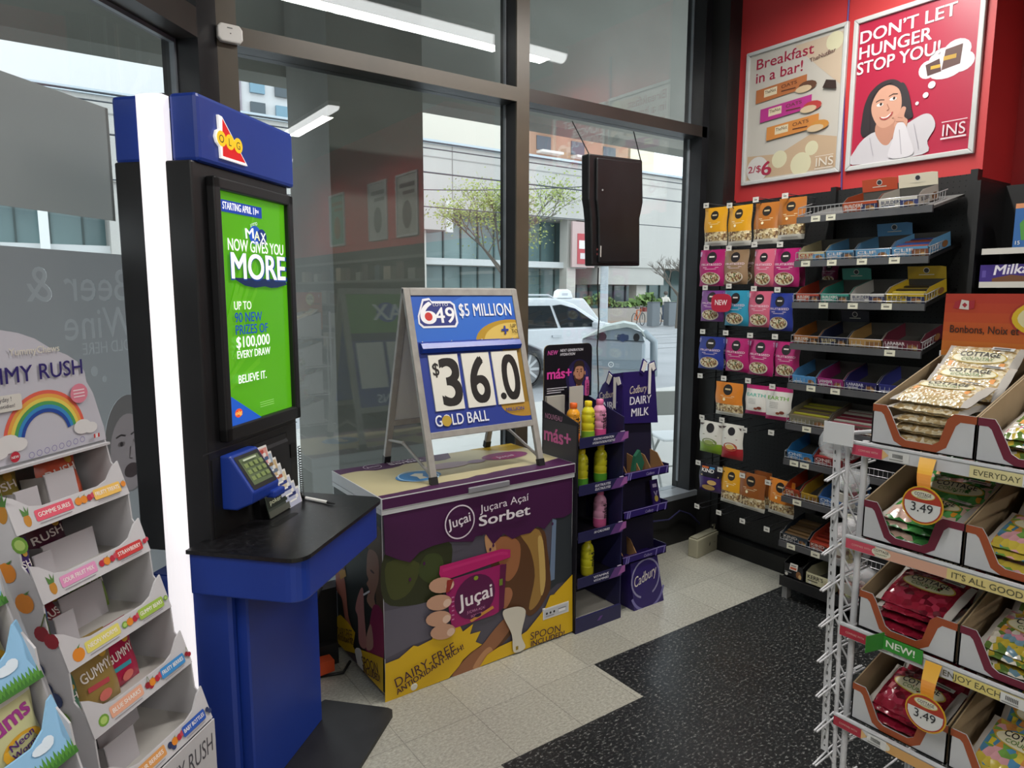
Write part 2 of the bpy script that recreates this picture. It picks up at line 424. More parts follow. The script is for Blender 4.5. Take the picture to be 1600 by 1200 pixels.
HAIR, FACE, DOTS = oval(fx, fz+.03, .115, .17), oval(fx-.005, fz, .088, .135), [oval(x, z, r, r*1.2, 16) for (x, z), r in zip([(-0.6336,1.396),(-0.5926,1.366)], (.014, .009))]
vv, ff = vinyl_with_cutouts(-3.55, -.14, .34, 1.775, WORDS, [HAIR]+DOTS)
b = B(); b.mesh([(x, .0985, z) for x, z in vv], ff, VIN)
a = Art(b, (0, .0985, 0), X3, Z3, .0002)
LT = vinylmat('pale_vinyl_lettering', 'b5b5b6', 'bcbcbe', .62)
for t_, xr, zb, h, w in WORDS:                                                # pale film showing through the cut letters
    vs, fs, tw = text_mesh(t_, 0); b.mesh([(xr-px*w/tw, .0987, zb+py*h) for px, py in vs], [f[::-1] for f in fs], LT)
for d_ in DOTS: a.poly(d_, LT)
VF = lambda c: vinylmat('vinyl_print_'+c, c, c, .6)
b.mesh([a.pt(*q) for q in HAIR+FACE], [(k, (k+1) % 32, 32+(k+1) % 32, 32+k) for k in range(32)], VF('77706e'))
a.poly(FACE, VF('a59696')); a.ell(fx, fz-.065, .036, .026, VF('8a7a7a'))
for dx in (-.04, .03): a.ell(fx+dx, fz+.035, .016, .009, VF('cbc6c5')); a.ell(fx+dx, fz+.035, .007, .008, VF('4c4443')); a.line([(fx+dx-.024, fz+.06), (fx+dx, fz+.067), (fx+dx+.022, fz+.06)], .006, VF('5a504f'))
a.line([(fx, fz+.02), (fx-.008, fz-.02), (fx+.006, fz-.024)], .004, VF('8a7d7e'))
tag(b.build('window_vinyl', loc=LO, rot=LR), 'grey vinyl banner on the angled window with mirrored beer and wine lettering', 'window sign')
b = B(); b.face([(-1.75, .087, 1.882), (-.505, .087, 1.882), (-.505, .087, 2.24), (-1.75, .087, 2.24)], vinylmat('backlit_paper', 'a5a5a1', 'b4b4b0', .62)); b.face([(-.517, .0865, 1.882), (-.505, .0865, 1.882), (-.505, .0865, 2.24), (-.517, .0865, 2.24)], vinylmat('backlit_paper_edge', 'b0b0ac', 'c4c4c0', .62))
tag(b.build('paper_poster', loc=LO, rot=LR), 'blank back of a grey paper poster taped high on the angled window', 'poster')
# white door sensor on the corner mullion
b = B(); b.prism([(x*.047, z*.034) for x, z in ((-1, -.55), (-.75, -1), (.75, -1), (1, -.55), (1, .55), (.75, 1), (-.75, 1), (-1, .55))], 'y', -.028, 0, m('e6e4df', .4))
s = b.build('motion_sensor', loc=(.745, 2.95, 2.645), bevel=.006)
front(q := B(), -.0285).rect(-.012, .016, .02, .004, '777777').ell(0, -.002, .0025, .0025, '555555'); q.build('indicator', s)
tag(s, 'white plastic motion sensor on the bronze corner mullion', 'sensor')
# ---- ceiling lamps
LAMP = m('ffffff', .5, 0, 3.0)
def tube_light(label, loc, length, rotz):
    t = thing('ceiling_light', label, 'ceiling light', loc, rotz, 'fluorescent ceiling lights')
    B().box(-length/2, length/2, -.06, .06, .06, .10, m('cfcfca', .5)).build('housing', t)
    pr = [(.055*math.cos(R(a)), .055*math.sin(R(a))+.06) for a in range(180, 361, 20)]
    B().prism([(p[0], p[1]) for p in pr], 'x', -length/2, length/2, LAMP).build('diffuser', t)
    for sx in (-1, 1): B().bar((sx*length*.4, 0, .1), (sx*length*.4, 0, .22), .006, m('888888')).build('hanger', t)
    ld = bpy.data.lights.new('lamp', 'AREA'); ld.shape = 'RECTANGLE'; ld.size = length-.35; ld.size_y = .11; ld.energy = TUBE_W*length; ld.color = (1, .97, .92); ld.spread = R(170)
    lo = bpy.data.objects.new('lamp', ld); COL.objects.link(lo); lo.parent = t; lo.location = (0, 0, -.012)
tube_light('long fluorescent ceiling light running beside the window', (2.35, 1.8, 3.4), 2.4, 0)
tube_light('fluorescent ceiling light above the camera side of the aisle', (2.65, -1.3, 3.4), 1.4, R(90))
tube_light('fluorescent ceiling light at the far left of the shop', (-1.2, .3, 3.4), 2.4, 0)
tube_light('fluorescent ceiling light over the rear left aisle', (-.8, -2.6, 3.4), 2.4, 0)
tube_light('fluorescent ceiling light over the rear right aisle', (2.0, -3.6, 3.4), 2.4, 0)
# ================================================================ OUTSIDE
CON = noisy('street_concrete', ['a9a8a4', 'b9b8b4'], .6, .85, 5)
ASP = noisy('asphalt', ['8d8f92', '9c9ea1'], .8, .8, 5)
struct(B().box(-60, 90, 3.1, 8.2, -.3, 0, CON), 'sidewalk')
struct(B().box(-60, 90, 8.2, 30, -.5, -.15, ASP), 'road')
b = B()
for y in (15.5, 17.0, 19.2, 20.7): b.box(-60, 90, y-.05, y+.05, -.16, -.145, m('5d5f62', .4))
struct(b, 'streetcar_rail')
struct(B().box(-60, 90, 30, 60, -.5, -.02, noisy('far_pavement', ['a98f80', 'b5a79c'], .5, .9)), 'far_sidewalk')
BC = noisy('grey_concrete', ['74766f', '80827b'], 1.5, .8, 6)
b = B(); b.box(1.39, 1.945, 3.6, 4.255, 0, 4.4, noisy('column_concrete', ['5e5f5a', '6b6c67'], 2, .75, 6)); struct(b, 'concrete_column')
b = B(); b.box(-12, 20, 4.38, 4.615, 2.95, 4.4, BC); b.box(-12, 20, 3.1, 4.62, 4.4, 4.6, BC)
struct(b, 'concrete_canopy')
# building across the road
YB = 32.0
FAC = noisy('pale_precast_concrete', ['b3b1ad', 'c0beb9'], .35, .85, 6, stretch=(1, 1, .3))
GLZ = noisy('office_glazing', ['5d7678', '8aa3a3'], .25, .15, 2)
bl = thing('office_building', 'long pale concrete office building with glazed ground floor across the road', 'building', (0, YB, 0))
b = B(); b.box(-40, 60, 0, 14, 6.0, 9.35, FAC); b.box(-40, 60, -.15, 0, 9.2, 9.4, m('b8c4cc')); b.box(29, 60, -.02, 4, 3.3, 6.0, FAC)
for x in (19.0, 28.9, 40.5): b.box(x-.015, x+.015, -.03, 0, 3.4 if x > 29 else 6.0, 9.2, m('8c8b88'))
b.box(-40, 60, -.03, 0, 8.55, 8.6, m('9b9a97')); b.build('upper_wall', bl)
b = B(); b.box(-40, 29, 2.2, 2.4, -.1, 6.0, GLZ); b.box(29, 60, 3, 3.2, -.1, 3.3, GLZ)
for i in range(60):
    x = -39+i*1.15
    if x < 29: b.box(x-.04, x+.04, 2.12, 2.2, 0, 6.0, m('51605f'))
for i in range(26): b.box(29+i*1.15, 29.08+i*1.15, 2.9, 3.0, 0, 3.3, m('51605f'))
b.build('glazing', bl)
b = B(); b.box(-40, 29, .6, 2.2, 3.15, 3.5, m('c8cbcb')); b.build('balcony_slab', bl)
for x in (17.2, 27.5): B().box(x-.35, x+.35, .3, 1.0, 0, 6.0, m('c4c1ba')).build('pillar', bl)
for x in (-3.6, -1.2, 1.0): B().box(x-.16, x+.16, .3, .6, 0, 6.0, m('dfe2e2')).build('pillar', bl)
for x in (33.8, 44.5): B().box(x-.45, x+.45, .5, 1.2, 0, 3.3, m('c4c1ba')).build('pillar', bl)
B().box(16.0, 18.7, -.1, 2, 4.9, 6.0, FAC).build('soffit_beam', bl); B().box(18.5, 18.9, -.2, 0, 4.8, 6.4, m('cfcfcd')).build('beam_end', bl); B().box(3.2, 8, .2, 2, 0, 6, FAC).build('solid_bay', bl)
B().box(29.5, 35.5, .1, 3, 2.2, 3.3, FAC).build('soffit_beam', bl); B().box(41, 45.8, .1, 3, 2.3, 3.3, FAC).build('soffit_beam', bl)
b = B(); b.box(27.2, 29.0, -.12, .02, 3.2, 5.9, m('c2a9a6')); b.box(27.6, 29.0, -.16, -.12, 3.4, 5.2, m('b8474f')); front(b, -.17).rect(27.7, 4.3, 1.1, .5, 'e8e4e2').rect(27.8, 3.7, .9, .35, 'dcd4d4'); b.build('red_sign_panel', bl)
# white tower and brick flats behind
t = thing('apartment_tower', 'white apartment tower glimpsed above the ticket terminal through the window', 'building', (14, 62, 0))
b = B(); b.box(.4, 7, 0, 14, 0, 40, m('c9cbcd', .8)); b.box(.4, 2.4, -.2, 0, 0, 40, m('99919a', .8)); b.build('tower_wall', t)
for i in range(3):
    for k in range(7):
        x = 1.0+i*2.1; z = 11.3+k*1.75
        B().box(x, x+1.2, -.3, 0, z, z+1.0, m('6f93a6' if (i+k) % 2 else '46525a', .2)).build('tower_window', t)
t = thing('brick_apartment_block', 'orange brick apartment block with balconies above the office roof', 'building', (60.5, 75, 0))
b = B(); b.box(-4, 14, 0, 12, 0, 34, m('a58672', .9)); b.build('brick_wall', t)
for i in range(3):
    for k in range(4):
        x = -3+i*6; z = 17.0+k*3.1
        B().box(x, x+3.6, -1.4, 0, z, z+.3, m('d5d3d0')).build('balcony', t); B().box(x, x+2.4, -.1, .1, z+.5, z+2.3, m('4c5761', .2)).build('flat_window', t)
b = B(); b.box(0, 18, 0, 10, 0, 34, m('d3cfc4', .9)); tag(b.build('cream_block', loc=(27, 60, 0)), 'plain cream building rising behind the office roof left of the mullion', 'building')
b = B(); b.box(-20, 13.6, 0, 10, 0, 34, m('d8dadb', .9)); tag(b.build('white_block', loc=(0, 61, 0)), 'plain white building high behind the office roof, seen through the angled window', 'building')
b = B(); b.box(0, 5, 0, 10, 0, 34, m('d8cfb8', .9)); tag(b.build('cream_block', loc=(75, 75, 0)), 'narrow cream building behind the hanging black sign', 'building')
# trees
def branchy(b, p, d, L, r, depth, bark, tips):
    q = p+d*L; b.tube([p, (p+q)/2+Vector((rnd.uniform(-.1, .1), rnd.uniform(-.1, .1), 0))*L*.3, q], [r, r*.8, r*.6], bark, 5)
    tips.append(q)
    if depth == 0: return
    for k in range(3 if depth > 1 else 4):
        nd = (d+Vector((rnd.uniform(-.9, .9), rnd.uniform(-.9, .9), rnd.uniform(-.15, .6)))).normalized()
        branchy(b, p+d*L*rnd.uniform(.6, 1), nd, L*rnd.uniform(.55, .8), r*.55, depth-1, bark, tips)
def tree(label, loc, h, leaves, seed, col):
    rnd.seed(seed); t = thing('street_tree', label, 'tree', loc)
    b = B(); tips = []; bark = m('6b635b', .9); b.tube([(0, 0, -.2), (.05, 0, h*.35)], [.14, .1], bark, 7)
    for k in range(6):
        a = k*1.05+rnd.random(); branchy(b, Vector((.05, 0, h*(.28+.03*k))), Vector((math.cos(a)*.6, math.sin(a)*.6, .65)).normalized(), h*.24, .055, 3, bark, tips)
    b.build('trunk', t)
    if leaves:
        b = B(); lm = [m(c, .7) for c in col]
        for q in tips:
            if q.z < h*.3: continue
            for k in range(leaves):
                c = q+Vector((rnd.gauss(0, .34), rnd.gauss(0, .34), rnd.gauss(0, .22))); s = rnd.uniform(.04, .085)
                e = Vector((rnd.uniform(-1, 1), rnd.uniform(-1, 1), rnd.uniform(-1, 1))).normalized()*s; g = e.orthogonal().normalized()*s*.7
                b.face([c-e, c+g, c+e, c-g], lm[k % len(lm)])
        b.build('leaves', t, kind='stuff')
tree('small street tree in fresh yellow green leaf beside the window mullion', (17.0, 24.5, 0), 7.6, 16, 5, ['8f9c52', 'a3ac66', '7c8b48'])
tree('bare leafless street tree right of the hanging black sign', (27.7, 24.0, 0), 4.6, 0, 11, [])
# hedge, planter wall
struct(B().box(18, 60, 30.2, 31.2, -.1, .75, m('a7a098', .9)), 'planter_wall')
b = B(); rnd.seed(3)
for i in range(900):
    x = rnd.uniform(26, 42); c = Vector((x, rnd.uniform(30.3, 31.0), .95+rnd.random()*.55*abs(math.sin(x*1.4)+.9)/1.6))
    e = Vector((rnd.uniform(-1, 1), rnd.uniform(-1, 1), rnd.uniform(-1, 1))).normalized()*.2; g = e.orthogonal()
    b.face([c-e, c+g, c+e, c-g], m(('6f8a4a', '86a05c', '566f3c')[i % 3], .8))
o = b.build('hedge', kind='stuff'); tag(o, 'low green hedge along the planter across the road', 'hedge')
# bike dock
for i, x in enumerate((27.6, 28.9, 30.2, 31.6)):
    b = B(); b.box(-.3, .3, -.2, .2, 0, 1.25, m('70767b', .5)); b.box(-.32, .32, -.22, .22, 1.25, 1.3, m('5a5f64'))
    tag(b.build('bike_dock', loc=(x, 25.6, -.1), bevel=.03), 'grey bike share dock post, %s from the left across the road' % ('first', 'second', 'third', 'fourth')[i], 'bike dock', 'bike share dock posts')
def bicycle(label, loc, rz, col):
    t = thing('bicycle', label, 'bicycle', loc, rz, 'parked share bicycles')
    for x in (-.52, .52):
        B().tube([(x+.34*math.cos(R(k*20)), 0, .34+.34*math.sin(R(k*20))) for k in range(18)], .022, m('3a3a3c'), 5, True).build('wheel', t)
    b = B(); P = [(-.52, 0, .34), (-.15, 0, .32), (.40, 0, .85), (-.22, 0, .85)]
    for i, j in ((0, 1), (1, 2), (2, 3), (3, 0), (1, 3)): b.bar(P[i], P[j], .028, m(col), 5)
    b.bar((.52, 0, .34), (.38, 0, 1.0), .025, m('888888'), 5); b.build('frame', t)
    B().tube([(.33, -.28, 1.05), (.38, 0, 1.0), (.33, .28, 1.05)], .02, m('222222'), 5).build('handlebar', t)
    B().box(-.36, -.10, -.06, .06, .93, .99, m('222222')).build('saddle', t)
    B().box(.5, .8, -.15, .15, .75, .98, m('8d3a34')).build('basket', t)
bicycle('orange wheeled share bicycle at the left end of the docks', (27.3, 26.4, -.1), R(20), 'c66a3c')
bicycle('dark share bicycle between the second and third docks', (29.4, 27.0, -.1), R(60), '44484c')
bicycle('share bicycle at the dock in front of the standing cyclist', (31.0, 26.4, -.1), R(75), '8a4a3c')
# cyclist: one skinned body
def person(label, loc, rz, pts, edges, rad, parts):
    me = bpy.data.meshes.new('person'); me.from_pydata(pts, edges, []); o = bpy.data.objects.new('person', me); COL.objects.link(o)
    sk = o.modifiers.new('skin', 'SKIN'); sk.use_smooth_shade = True
    for i, r in enumerate(rad): me.skin_vertices[0].data[i].radius = (r, r)
    me.skin_vertices[0].data[0].use_root = True
    sd = o.modifiers.new('sub', 'SUBSURF'); sd.levels = 1; sd.render_levels = 1
    me.materials.append(m('c9c4bb')); o.location = loc; o.rotation_euler = (0, 0, rz); tag(o, label, 'person'); return o
pts = [(0, 0, .95), (0, 0, 1.15), (0, -.03, 1.38), (0, -.04, 1.48), (0, -.07, 1.62), (.17, -.03, 1.40), (.22, -.18, 1.16), (.14, -.38, 1.02), (-.17, -.03, 1.40), (-.22, -.18, 1.16), (-.14, -.38, 1.02), (.10, -.02, .9), (.12, -.10, .5), (.12, 0, .08), (.12, -.14, .03), (-.10, -.02, .9), (-.12, -.05, .5), (-.12, .05, .08), (-.12, -.1, .03)]
ed = [(0, 1), (1, 2), (2, 3), (3, 4), (2, 5), (5, 6), (6, 7), (2, 8), (8, 9), (9, 10), (0, 11), (11, 12), (12, 13), (13, 14), (0, 15), (15, 16), (16, 17), (17, 18)]
rad = [.15, .15, .17, .06, .10, .075, .055, .04, .075, .055, .04, .10, .07, .05, .04, .10, .07, .05, .04]
pp = person('person in a pale jacket standing with a bicycle across the road', (31.5, 28.3, -.02), R(-20), pts, ed, rad, None)
B().lathe([(.11, -.08), (.135, 0), (.115, .08), (.06, .125)], m('4d4640'), (0, -.06, 1.67), 10).build('hair', pp)
b = B()
for sx in (.11, -.11): b.tube([(sx, -.02, .97), (sx*1.1, -.09, .5), (sx*1.1, .02, .12)], [.125, .095, .075], m('4a5566'), 8)
b.build('trousers', pp)
# pole, wires
up = thing('utility_pole', 'grey steel street pole left of the hanging black sign', 'pole', (13.3, 14.2, -.15))
B().lathe([(.17, 0), (.17, .3), (.12, .35), (.10, 4.75)], m('9aa1a6', .5, .3), (0, 0, 0), 10).build('shaft', up)
B().box(-.28, .02, -.12, .12, 2.62, 2.9, m('d9d5d6')).build('signal_box', up)
B().lathe([(.09, 3.0), (.12, 3.1), (.09, 3.2)], m('b03a44'), (-.06, -.1, 0), 8).build('red_lamp', up)
def wire(label, a, b_, sag, r=.012):
    a, b_ = Vector(a), Vector(b_)
    tag(B().tube([a.lerp(b_, t/12)-Vector((0, 0, sag*4*(t/12)*(1-t/12))) for t in range(13)], r, m('3b3f45'), 4).build('overhead_wire'), label, 'wire', 'overhead tram wires')
for y, z in ((12, 4.6), (13.2, 4.25), (15.8, 5.35), (17.6, 5.1), (18.8, 4.3)):
    wire('thin black overhead tram wire crossing the street view', (-20, y, z), (60, y+.6, z+.15), .1, .016)
wire('thin black span wire slanting to the street pole', (2, 16, 4.1), (13.1, 14.2, 4.55), .25)
# SUV passing
def car():
    t = thing('suv', 'silver white SUV passing on the road outside', 'car', (8.9, 10.22, -.15))
    PT = m('c6cbd0', .25, .1); GLS = m('1d2226', .1); b = B()
    low = [(-3.1, .42), (-3.1, .95), (-2.95, 1.12), (1.0, 1.14), (1.9, 1.02), (2.1, .8), (2.12, .4)]
    up_ = [(-2.95, 1.10), (-2.7, 1.60), (-2.3, 1.70), (-.45, 1.70), (0.0, 1.60), (.85, 1.12)]
    def wheelcut(): return [(2.12, .4), (1.72, .35), (1.6, .72), (1.28, .82), (.95, .72), (.84, .35), (-.78, .35), (-.9, .72), (-1.22, .84), (-1.55, .72), (-1.68, .35), (-3.1, .42)]
    prof = low[:-1]+wheelcut()
    def rings(p, ys):
        n = len(p); vs = []
        for y, sc, ins in ys: vs += [(x, y, z if z < 1.1 else z-ins) for x, z in p]
        return vs
    b.prism(prof, 'y', 0, 1.85, PT); b.build('body', t, bevel=.03)
    b = B(); n = len(up_); vs = [(x, .02, z) if z < 1.2 else (x, .16, z) for x, z in up_]+[(x, 1.83, z) if z < 1.2 else (x, 1.69, z) for x, z in up_]
    b.mesh(vs, [tuple(range(n)), tuple(range(n, 2*n))[::-1]]+[(i, n+i, n+(i+1) % n, (i+1) % n) for i in range(n)], PT); b.build('cabin', t, bevel=.03)
    def side(p, q):   # window glass on the sloped near side
        vs = [(x, .02+.14*(z-1.1)/.6-.012, z) for x, z in p]; B().mesh(vs+[(x, y+.02, z) for x, y, z in vs], [tuple(range(len(p))), tuple(range(len(p), 2*len(p)))[::-1]]+[(i, len(p)+i, len(p)+(i+1) % len(p), (i+1) % len(p)) for i in range(len(p))], GLS).build(q, t)
    side([(-2.75, 1.14), (-2.6, 1.52), (-1.45, 1.56), (-1.45, 1.14)], 'rear_window'); side([(-1.38, 1.14), (-1.38, 1.56), (-.62, 1.56), (-.5, 1.14)], 'rear_window'); side([(-.42, 1.14), (-.55, 1.56), (-.35, 1.58), (.0, 1.50), (.62, 1.14)], 'front_window')
    for x in (-.38, -1.2): B().box(x-.28, x-.06, -.03, 0, .96, 1.0, m('aeb3b7', .2, .5)).build('door_handle', t)
    b = B(); b.box(.35, .55, -.2, 0, 1.1, 1.24, PT); b.build('wing_mirror', t, bevel=.03)
    for sy in (.2, 1.6): B().tube([(-2.3, sy, 1.68), (-2.2, sy, 1.76), (-.6, sy, 1.76), (-.45, sy, 1.69)], .02, m('b8bdc2', .3, .6)).build('roof_rail', t)
    for x in (-1.22, 1.28):
        w = B()
        prof = [(.30, 0), (.36, .03), (.375, .1), (.36, .19), (.2, .2)]
        n = 20; vs = [(x+r*math.cos(2*math.pi*j/n), y, .375+r*math.sin(2*math.pi*j/n)) for r, y in prof for j in range(n)]
        w.mesh(vs, [(i*n+j, (i+1)*n+j, (i+1)*n+(j+1) % n, i*n+(j+1) % n) for i in range(len(prof)-1) for j in range(n)], m('2a2b2d', .8), True); wo = w.build('wheel', t)
        w = B(); a = Art(w, (x, .035, .375), X3, Z3); a.ell(0, 0, .30, .30, '77797b'); 
        for k in range(10): a.line([(.05*math.cos(R(36*k)), .05*math.sin(R(36*k))), (.28*math.cos(R(36*k)), .28*math.sin(R(36*k)))], .05, 'c5c8ca')
        a.ell(0, 0, .07, .07, 'b0b3b5'); w.build('hubcap', wo)
car()
q = [(10.467,1.529)][0]
b = B(); b.prism([(x*.36, z*.55) for x, z in ((-.62, 0), (-.5, .3), (-.25, .38), (.25, .38), (.5, .3), (.7, 0))], 'y', 0, .2, m('e4e8ea', .4)); front(b, -.002).rect(-.1, .06, .18, .06, 'b9bfc6')
t = thing('taxi', 'white taxi in the far lane, only its roof and roof sign showing above the SUV', 'car', (q[0], 12.5, 0)); b.build('roof_sign', t, loc=(0, 0, q[1]), bevel=.02)
b = B(); b.prism([(-1.9, .1), (-2.0, .75), (-1.7, .9), (-1.1, q[1]-.25), (-.5, q[1]), (.6, q[1]), (1.2, .95), (2.3, .8), (2.35, .1)], 'y', 0, 1.7, m('c9cdd0', .3)); b.build('body', t, bevel=.05)
for x in (-1.25, 1.45): B().prism([(x+.33*math.cos(R(k*20)), .18+.33*math.sin(R(k*20))) for k in range(18)], 'y', -.03, 1.73, m('2a2b2d', .8)).build('wheel_pair', t)
# city litter bin
t = thing('litter_bin', 'silver street litter bin with a wavy lid outside the window', 'litter bin', (5.42, 5.62, 0), R(-45))
SV = m('98a4ab', .4, .2); b = B()
pr = [(-.30, 0), (-.33, .5), (-.34, .9), (-.355, 1.15), (.36, 1.12), (.36, .9), (.335, .5), (.31, 0)]
b.prism(pr, 'y', 0, .5, SV); b.build('body', t, bevel=.04)
b = B(); b.prism([(x*.74, z) for x, z in ((-.5, 1.13), (-.42, 1.16), (-.12, 1.28), (.15, 1.325), (.33, 1.30), (.45, 1.22), (.5, 1.12), (.4, 1.24), (.2, 1.275), (-.1, 1.235))], 'y', -.06, .55, m('a9b3b0', .45)); b.build('lid', t, bevel=.01)
b = B(); b.prism([(x*.74, z) for x, z in ((-.42, 1.14), (-.1, 1.24), (.2, 1.28), (.42, 1.22), (.46, 1.12))], 'y', -.012, 0, m('7e8b93', .5)); a = front(b, -.013)
a.ell(-.13, 1.165, .055, .05, '25282b'); a.rrect(.04, 1.125, .13, .065, .02, '2b3a55'); a.ell(.105, 1.155, .04, .045, '2b3a55'); a.ell(.255, 1.16, .035, .045, '1e2124'); b.build('slot_panel', t)
b = B(); b.box(-.345, .365, -.012, 0, .80, .90, m('7c8a94', .5)); a = front(b, -.013); a.ell(-.02, .85, .032, .032, 'd6dbdd').ell(-.02, .85, .022, .022, '6f7d87').txt('A', -.02, .838, .024, 'd6dbdd', al='c'); b.build('band', t)
b = B(); b.tube([(.35, .2, 1.2), (.46, .28, 1.1), (.47, .32, .7), (.35, .35, .68)], .045, SV, 8); b.build('side_handle', t)
# folding chair on the pavement
t = thing('folding_chair', 'grey metal folding chair standing on the pavement right outside', 'chair', (4.62, 3.98, 0), R(-25))
GR = m('8e918f', .5); b = B(); b.box(-.2, .2, .17, .19, .56, .78, m('83857f', .6)); b.build('backrest', t, bevel=.01)
b = B(); b.box(-.2, .2, -.2, .17, .40, .425, m('d4d8da', .4)); b.build('seat', t, bevel=.01)
for sx in (-.21, .21):
    B().tube([(sx, -.22, 0), (sx, .05, .41), (sx, .19, .80)], .012, GR).build('leg', t); B().bar((sx, .24, 0), (sx, -.12, .40), .012, GR).build('leg', t)
B().bar((-.21, .2, .08), (.21, .2, .08), .008, GR).build('stretcher', t)
# ================================================================ TICKET TERMINAL
def kiosk():
    t = thing('ticket_terminal', 'tall blue and black lottery ticket terminal with green screen and white light strip', 'terminal', (.4069, 2.1296, 0), R(43))
    BL = noisy('terminal_blue', ['1a3790', '1d3c98'], 3, .4); BKT = noisy('terminal_black', ['161618', '1b1b1d'], 6, .45)
    b = B(); b.box(.022, .545, 0, .25, .86, 2.02, BKT); b.build('tower', t, bevel=.006)
    b = B(); b.box(.04, .572, -.014, .075, 2.018, 2.208, BL); b.build('header', t, bevel=.012)
    b = B(); b.box(.04, .572, .17, .262, 2.018, 2.208, BL); b.build('header_rear', t, bevel=.012)
    b = B(); pr = [(.165, .05)]+[(.1225+.0425*math.cos(R(a)), .024-.014*math.sin(R(a))) for a in range(0, 181, 20)]+[(.08, .05)]
    b.prism([(x, y) for y, x in pr], 'z', .03, 2.2, m('fbf6f8', .5, 0, .48)); b.build('light_strip', t)
    b = B(); b.box(.03, .56, .08, .165, 2.2, 2.204, BKT); b.build('light_cap', t)
    # red and yellow logo, raised letters sign
    lg = B(); a = front(lg, -.0145)
    tri = [(.13, 2.158), (.148, 2.158), (.262, 2.048), (.14, 2.048)]
    lg.prism([(.128, 2.165), (.146, 2.163), (.268, 2.043), (.133, 2.043), (.131, 2.075), (.115, 2.085), (.108, 2.10), (.115, 2.118), (.13, 2.125)], 'y', -.022, -.0145, m('f2f0ee', .4, 0, .3))
    a = front(lg, -.0224); a.poly([(.146, 2.158), (.256, 2.05), (.14, 2.05), (.142, 2.10)], m('d8161b', .4, 0, .2))
    for i, c in enumerate('OLG'):
        x = .137+i*.041; a.ell(x, 2.099-.002*i, .0225, .0225, m('f4c81e', .4, 0, .2)); a.txt(c, x, 2.088-.002*i, .022, '3a3412', al='c')
    lg.build('logo', t)
    b = B(); pr = .03
    b.box(.08, .11, -pr, 0, 1.195, 1.985, BKT).box(.495, .528, -pr, 0, 1.195, 1.985, BKT).box(.08, .528, -pr, 0, 1.95, 1.985, BKT).box(.08, .528, -pr, 0, 1.195, 1.24, BKT); b.build('screen_frame', t, bevel=.005)
    # screen picture
    E = lambda h: m(h, .25, 0, .36)
    b = B(); b.box(.11, .495, -.012, 0, 1.24, 1.95, E('4f9f16')); a = front(b, -.0122, .11, 1.24); Wd, Hd = .385, .71
    def fr(x0, x1, y0, y1): return x0*Wd, (1-y1)*Hd, (x1-x0)*Wd, (y1-y0)*Hd
    for i in range(7): a.poly([(.0, .10+.02*i), (Wd*.5, Hd*(.25+.11*i)), (Wd*.5, Hd*(.28+.11*i)), (0, .11+.03*i)], E('58a51d'))
    a.rect(*fr(.03, .62, .035, .085), E('1c3f9b')); a.txt('STARTING APRIL 11', *fr(.07, .5, .0, .073)[:2], .022, E('f4f6fa'), w=.175, bold=.02); a.txt('TH', .52*Wd, .935*Hd, .010, E('f4f6fa'), bold=.02)
    a.txt('LOTTO', .44*Wd, .868*Hd, .010, E('eef2f5'), w=.04, rot=15); a.ell(.50*Wd, .835*Hd, .036, .03, E('1f4fb0')); a.ell(.60*Wd, .83*Hd, .028, .026, E('17306f'))
    a.txt('M', .36*Wd, .815*Hd, .032, E('f4f6fa'), w=.045, bold=.03, rot=5); a.txt('A', .48*Wd, .812*Hd, .03, E('e9f0c8'), w=.032, bold=.03); a.txt('X', .575*Wd, .808*Hd, .03, E('f4f6fa'), w=.03, bold=.03)
    a.txt('NOW GIVES YOU', .10*Wd, .757*Hd, .036, E('f2f5ee'), w=.83*Wd, bold=.03)
    mo = [(x, y) for x, y in ((.13, .64), (.93, .64), (.97, .615), (.80, .60), (.70, .598), (.60, .605), (.45, .598), (.3, .607))]
    a.poly([(x*Wd, y*Hd) for x, y in mo], E('14284f'))
    a.txt('MORE', .125*Wd, .632*Hd, .083, E('1b3f86'), w=.84*Wd, bold=.07); a.txt('MORE', .13*Wd, .638*Hd, .079, E('f4f7fb'), w=.81*Wd, bold=.05)
    for tx, y, w, h, c in (('UP TO', .502, .24, .026, 'eef3e6'), ('90 NEW', .447, .39, .03, '1d4aa0'), ('PRIZES OF', .393, .47, .03, '1d4aa0'), ('$100,000', .335, .49, .035, 'f2f6f2'), ('EVERY DRAW', .288, .49, .024, 'f2f6f2'), ('BELIEVE IT.', .178, .41, .026, 'f2f6f2')):
        a.txt(tx, .135*Wd, y*Hd, h, E(c), w=w*Wd, bold=.035)
    a.poly([(0, 0), (.44*Wd, 0), (0, .135*Hd)], E('1f57bd')); a.ell(.11*Wd, .05*Hd, .02, .014, E('d9512c')); a.txt('olg', .065*Wd, .043*Hd, .012, E('f2d06a'), w=.034, bold=.02)
    for i in range(3): a.rect(.42*Wd, (.068-.01*i)*Hd, .22*Wd, .0016, E('9ccf74'))
    b.build('screen', t)
    # service recess with ticket slips and scanner
    b = B(); b.box(.035, .47, -.003, 0, .905, 1.15, m('0d0d0e', .6)); b.prism([(.25, 1.15), (.455, 1.15), (.455, .93)], 'y', -.006, -.003, m('17171a', .35)); b.build('service_panel', t)
    b = B(); b.box(.49, .525, -.004, 0, 1.05, 1.10, m('050505', .6)); b.build('card_slot', t)
    b = B(); b.box(.0, .545, -.0015, 0, 1.172, 1.175, m('2e2e30', .4)); b.build('panel_joint', t)
    s = B(); s.prism([(0, .985), (-.05, .985), (-.105, 1.01), (-.11, 1.045), (-.035, 1.155), (0, 1.155)], 'x', .075, .225, BL); so = s.build('scanner', t, bevel=.006)
    dy, dz = .075, .11; Ln = math.hypot(dy, dz)
    q = B(); a = Art(q, (.085, -.1105, 1.0455), X3, (0, dy, dz), .0006)
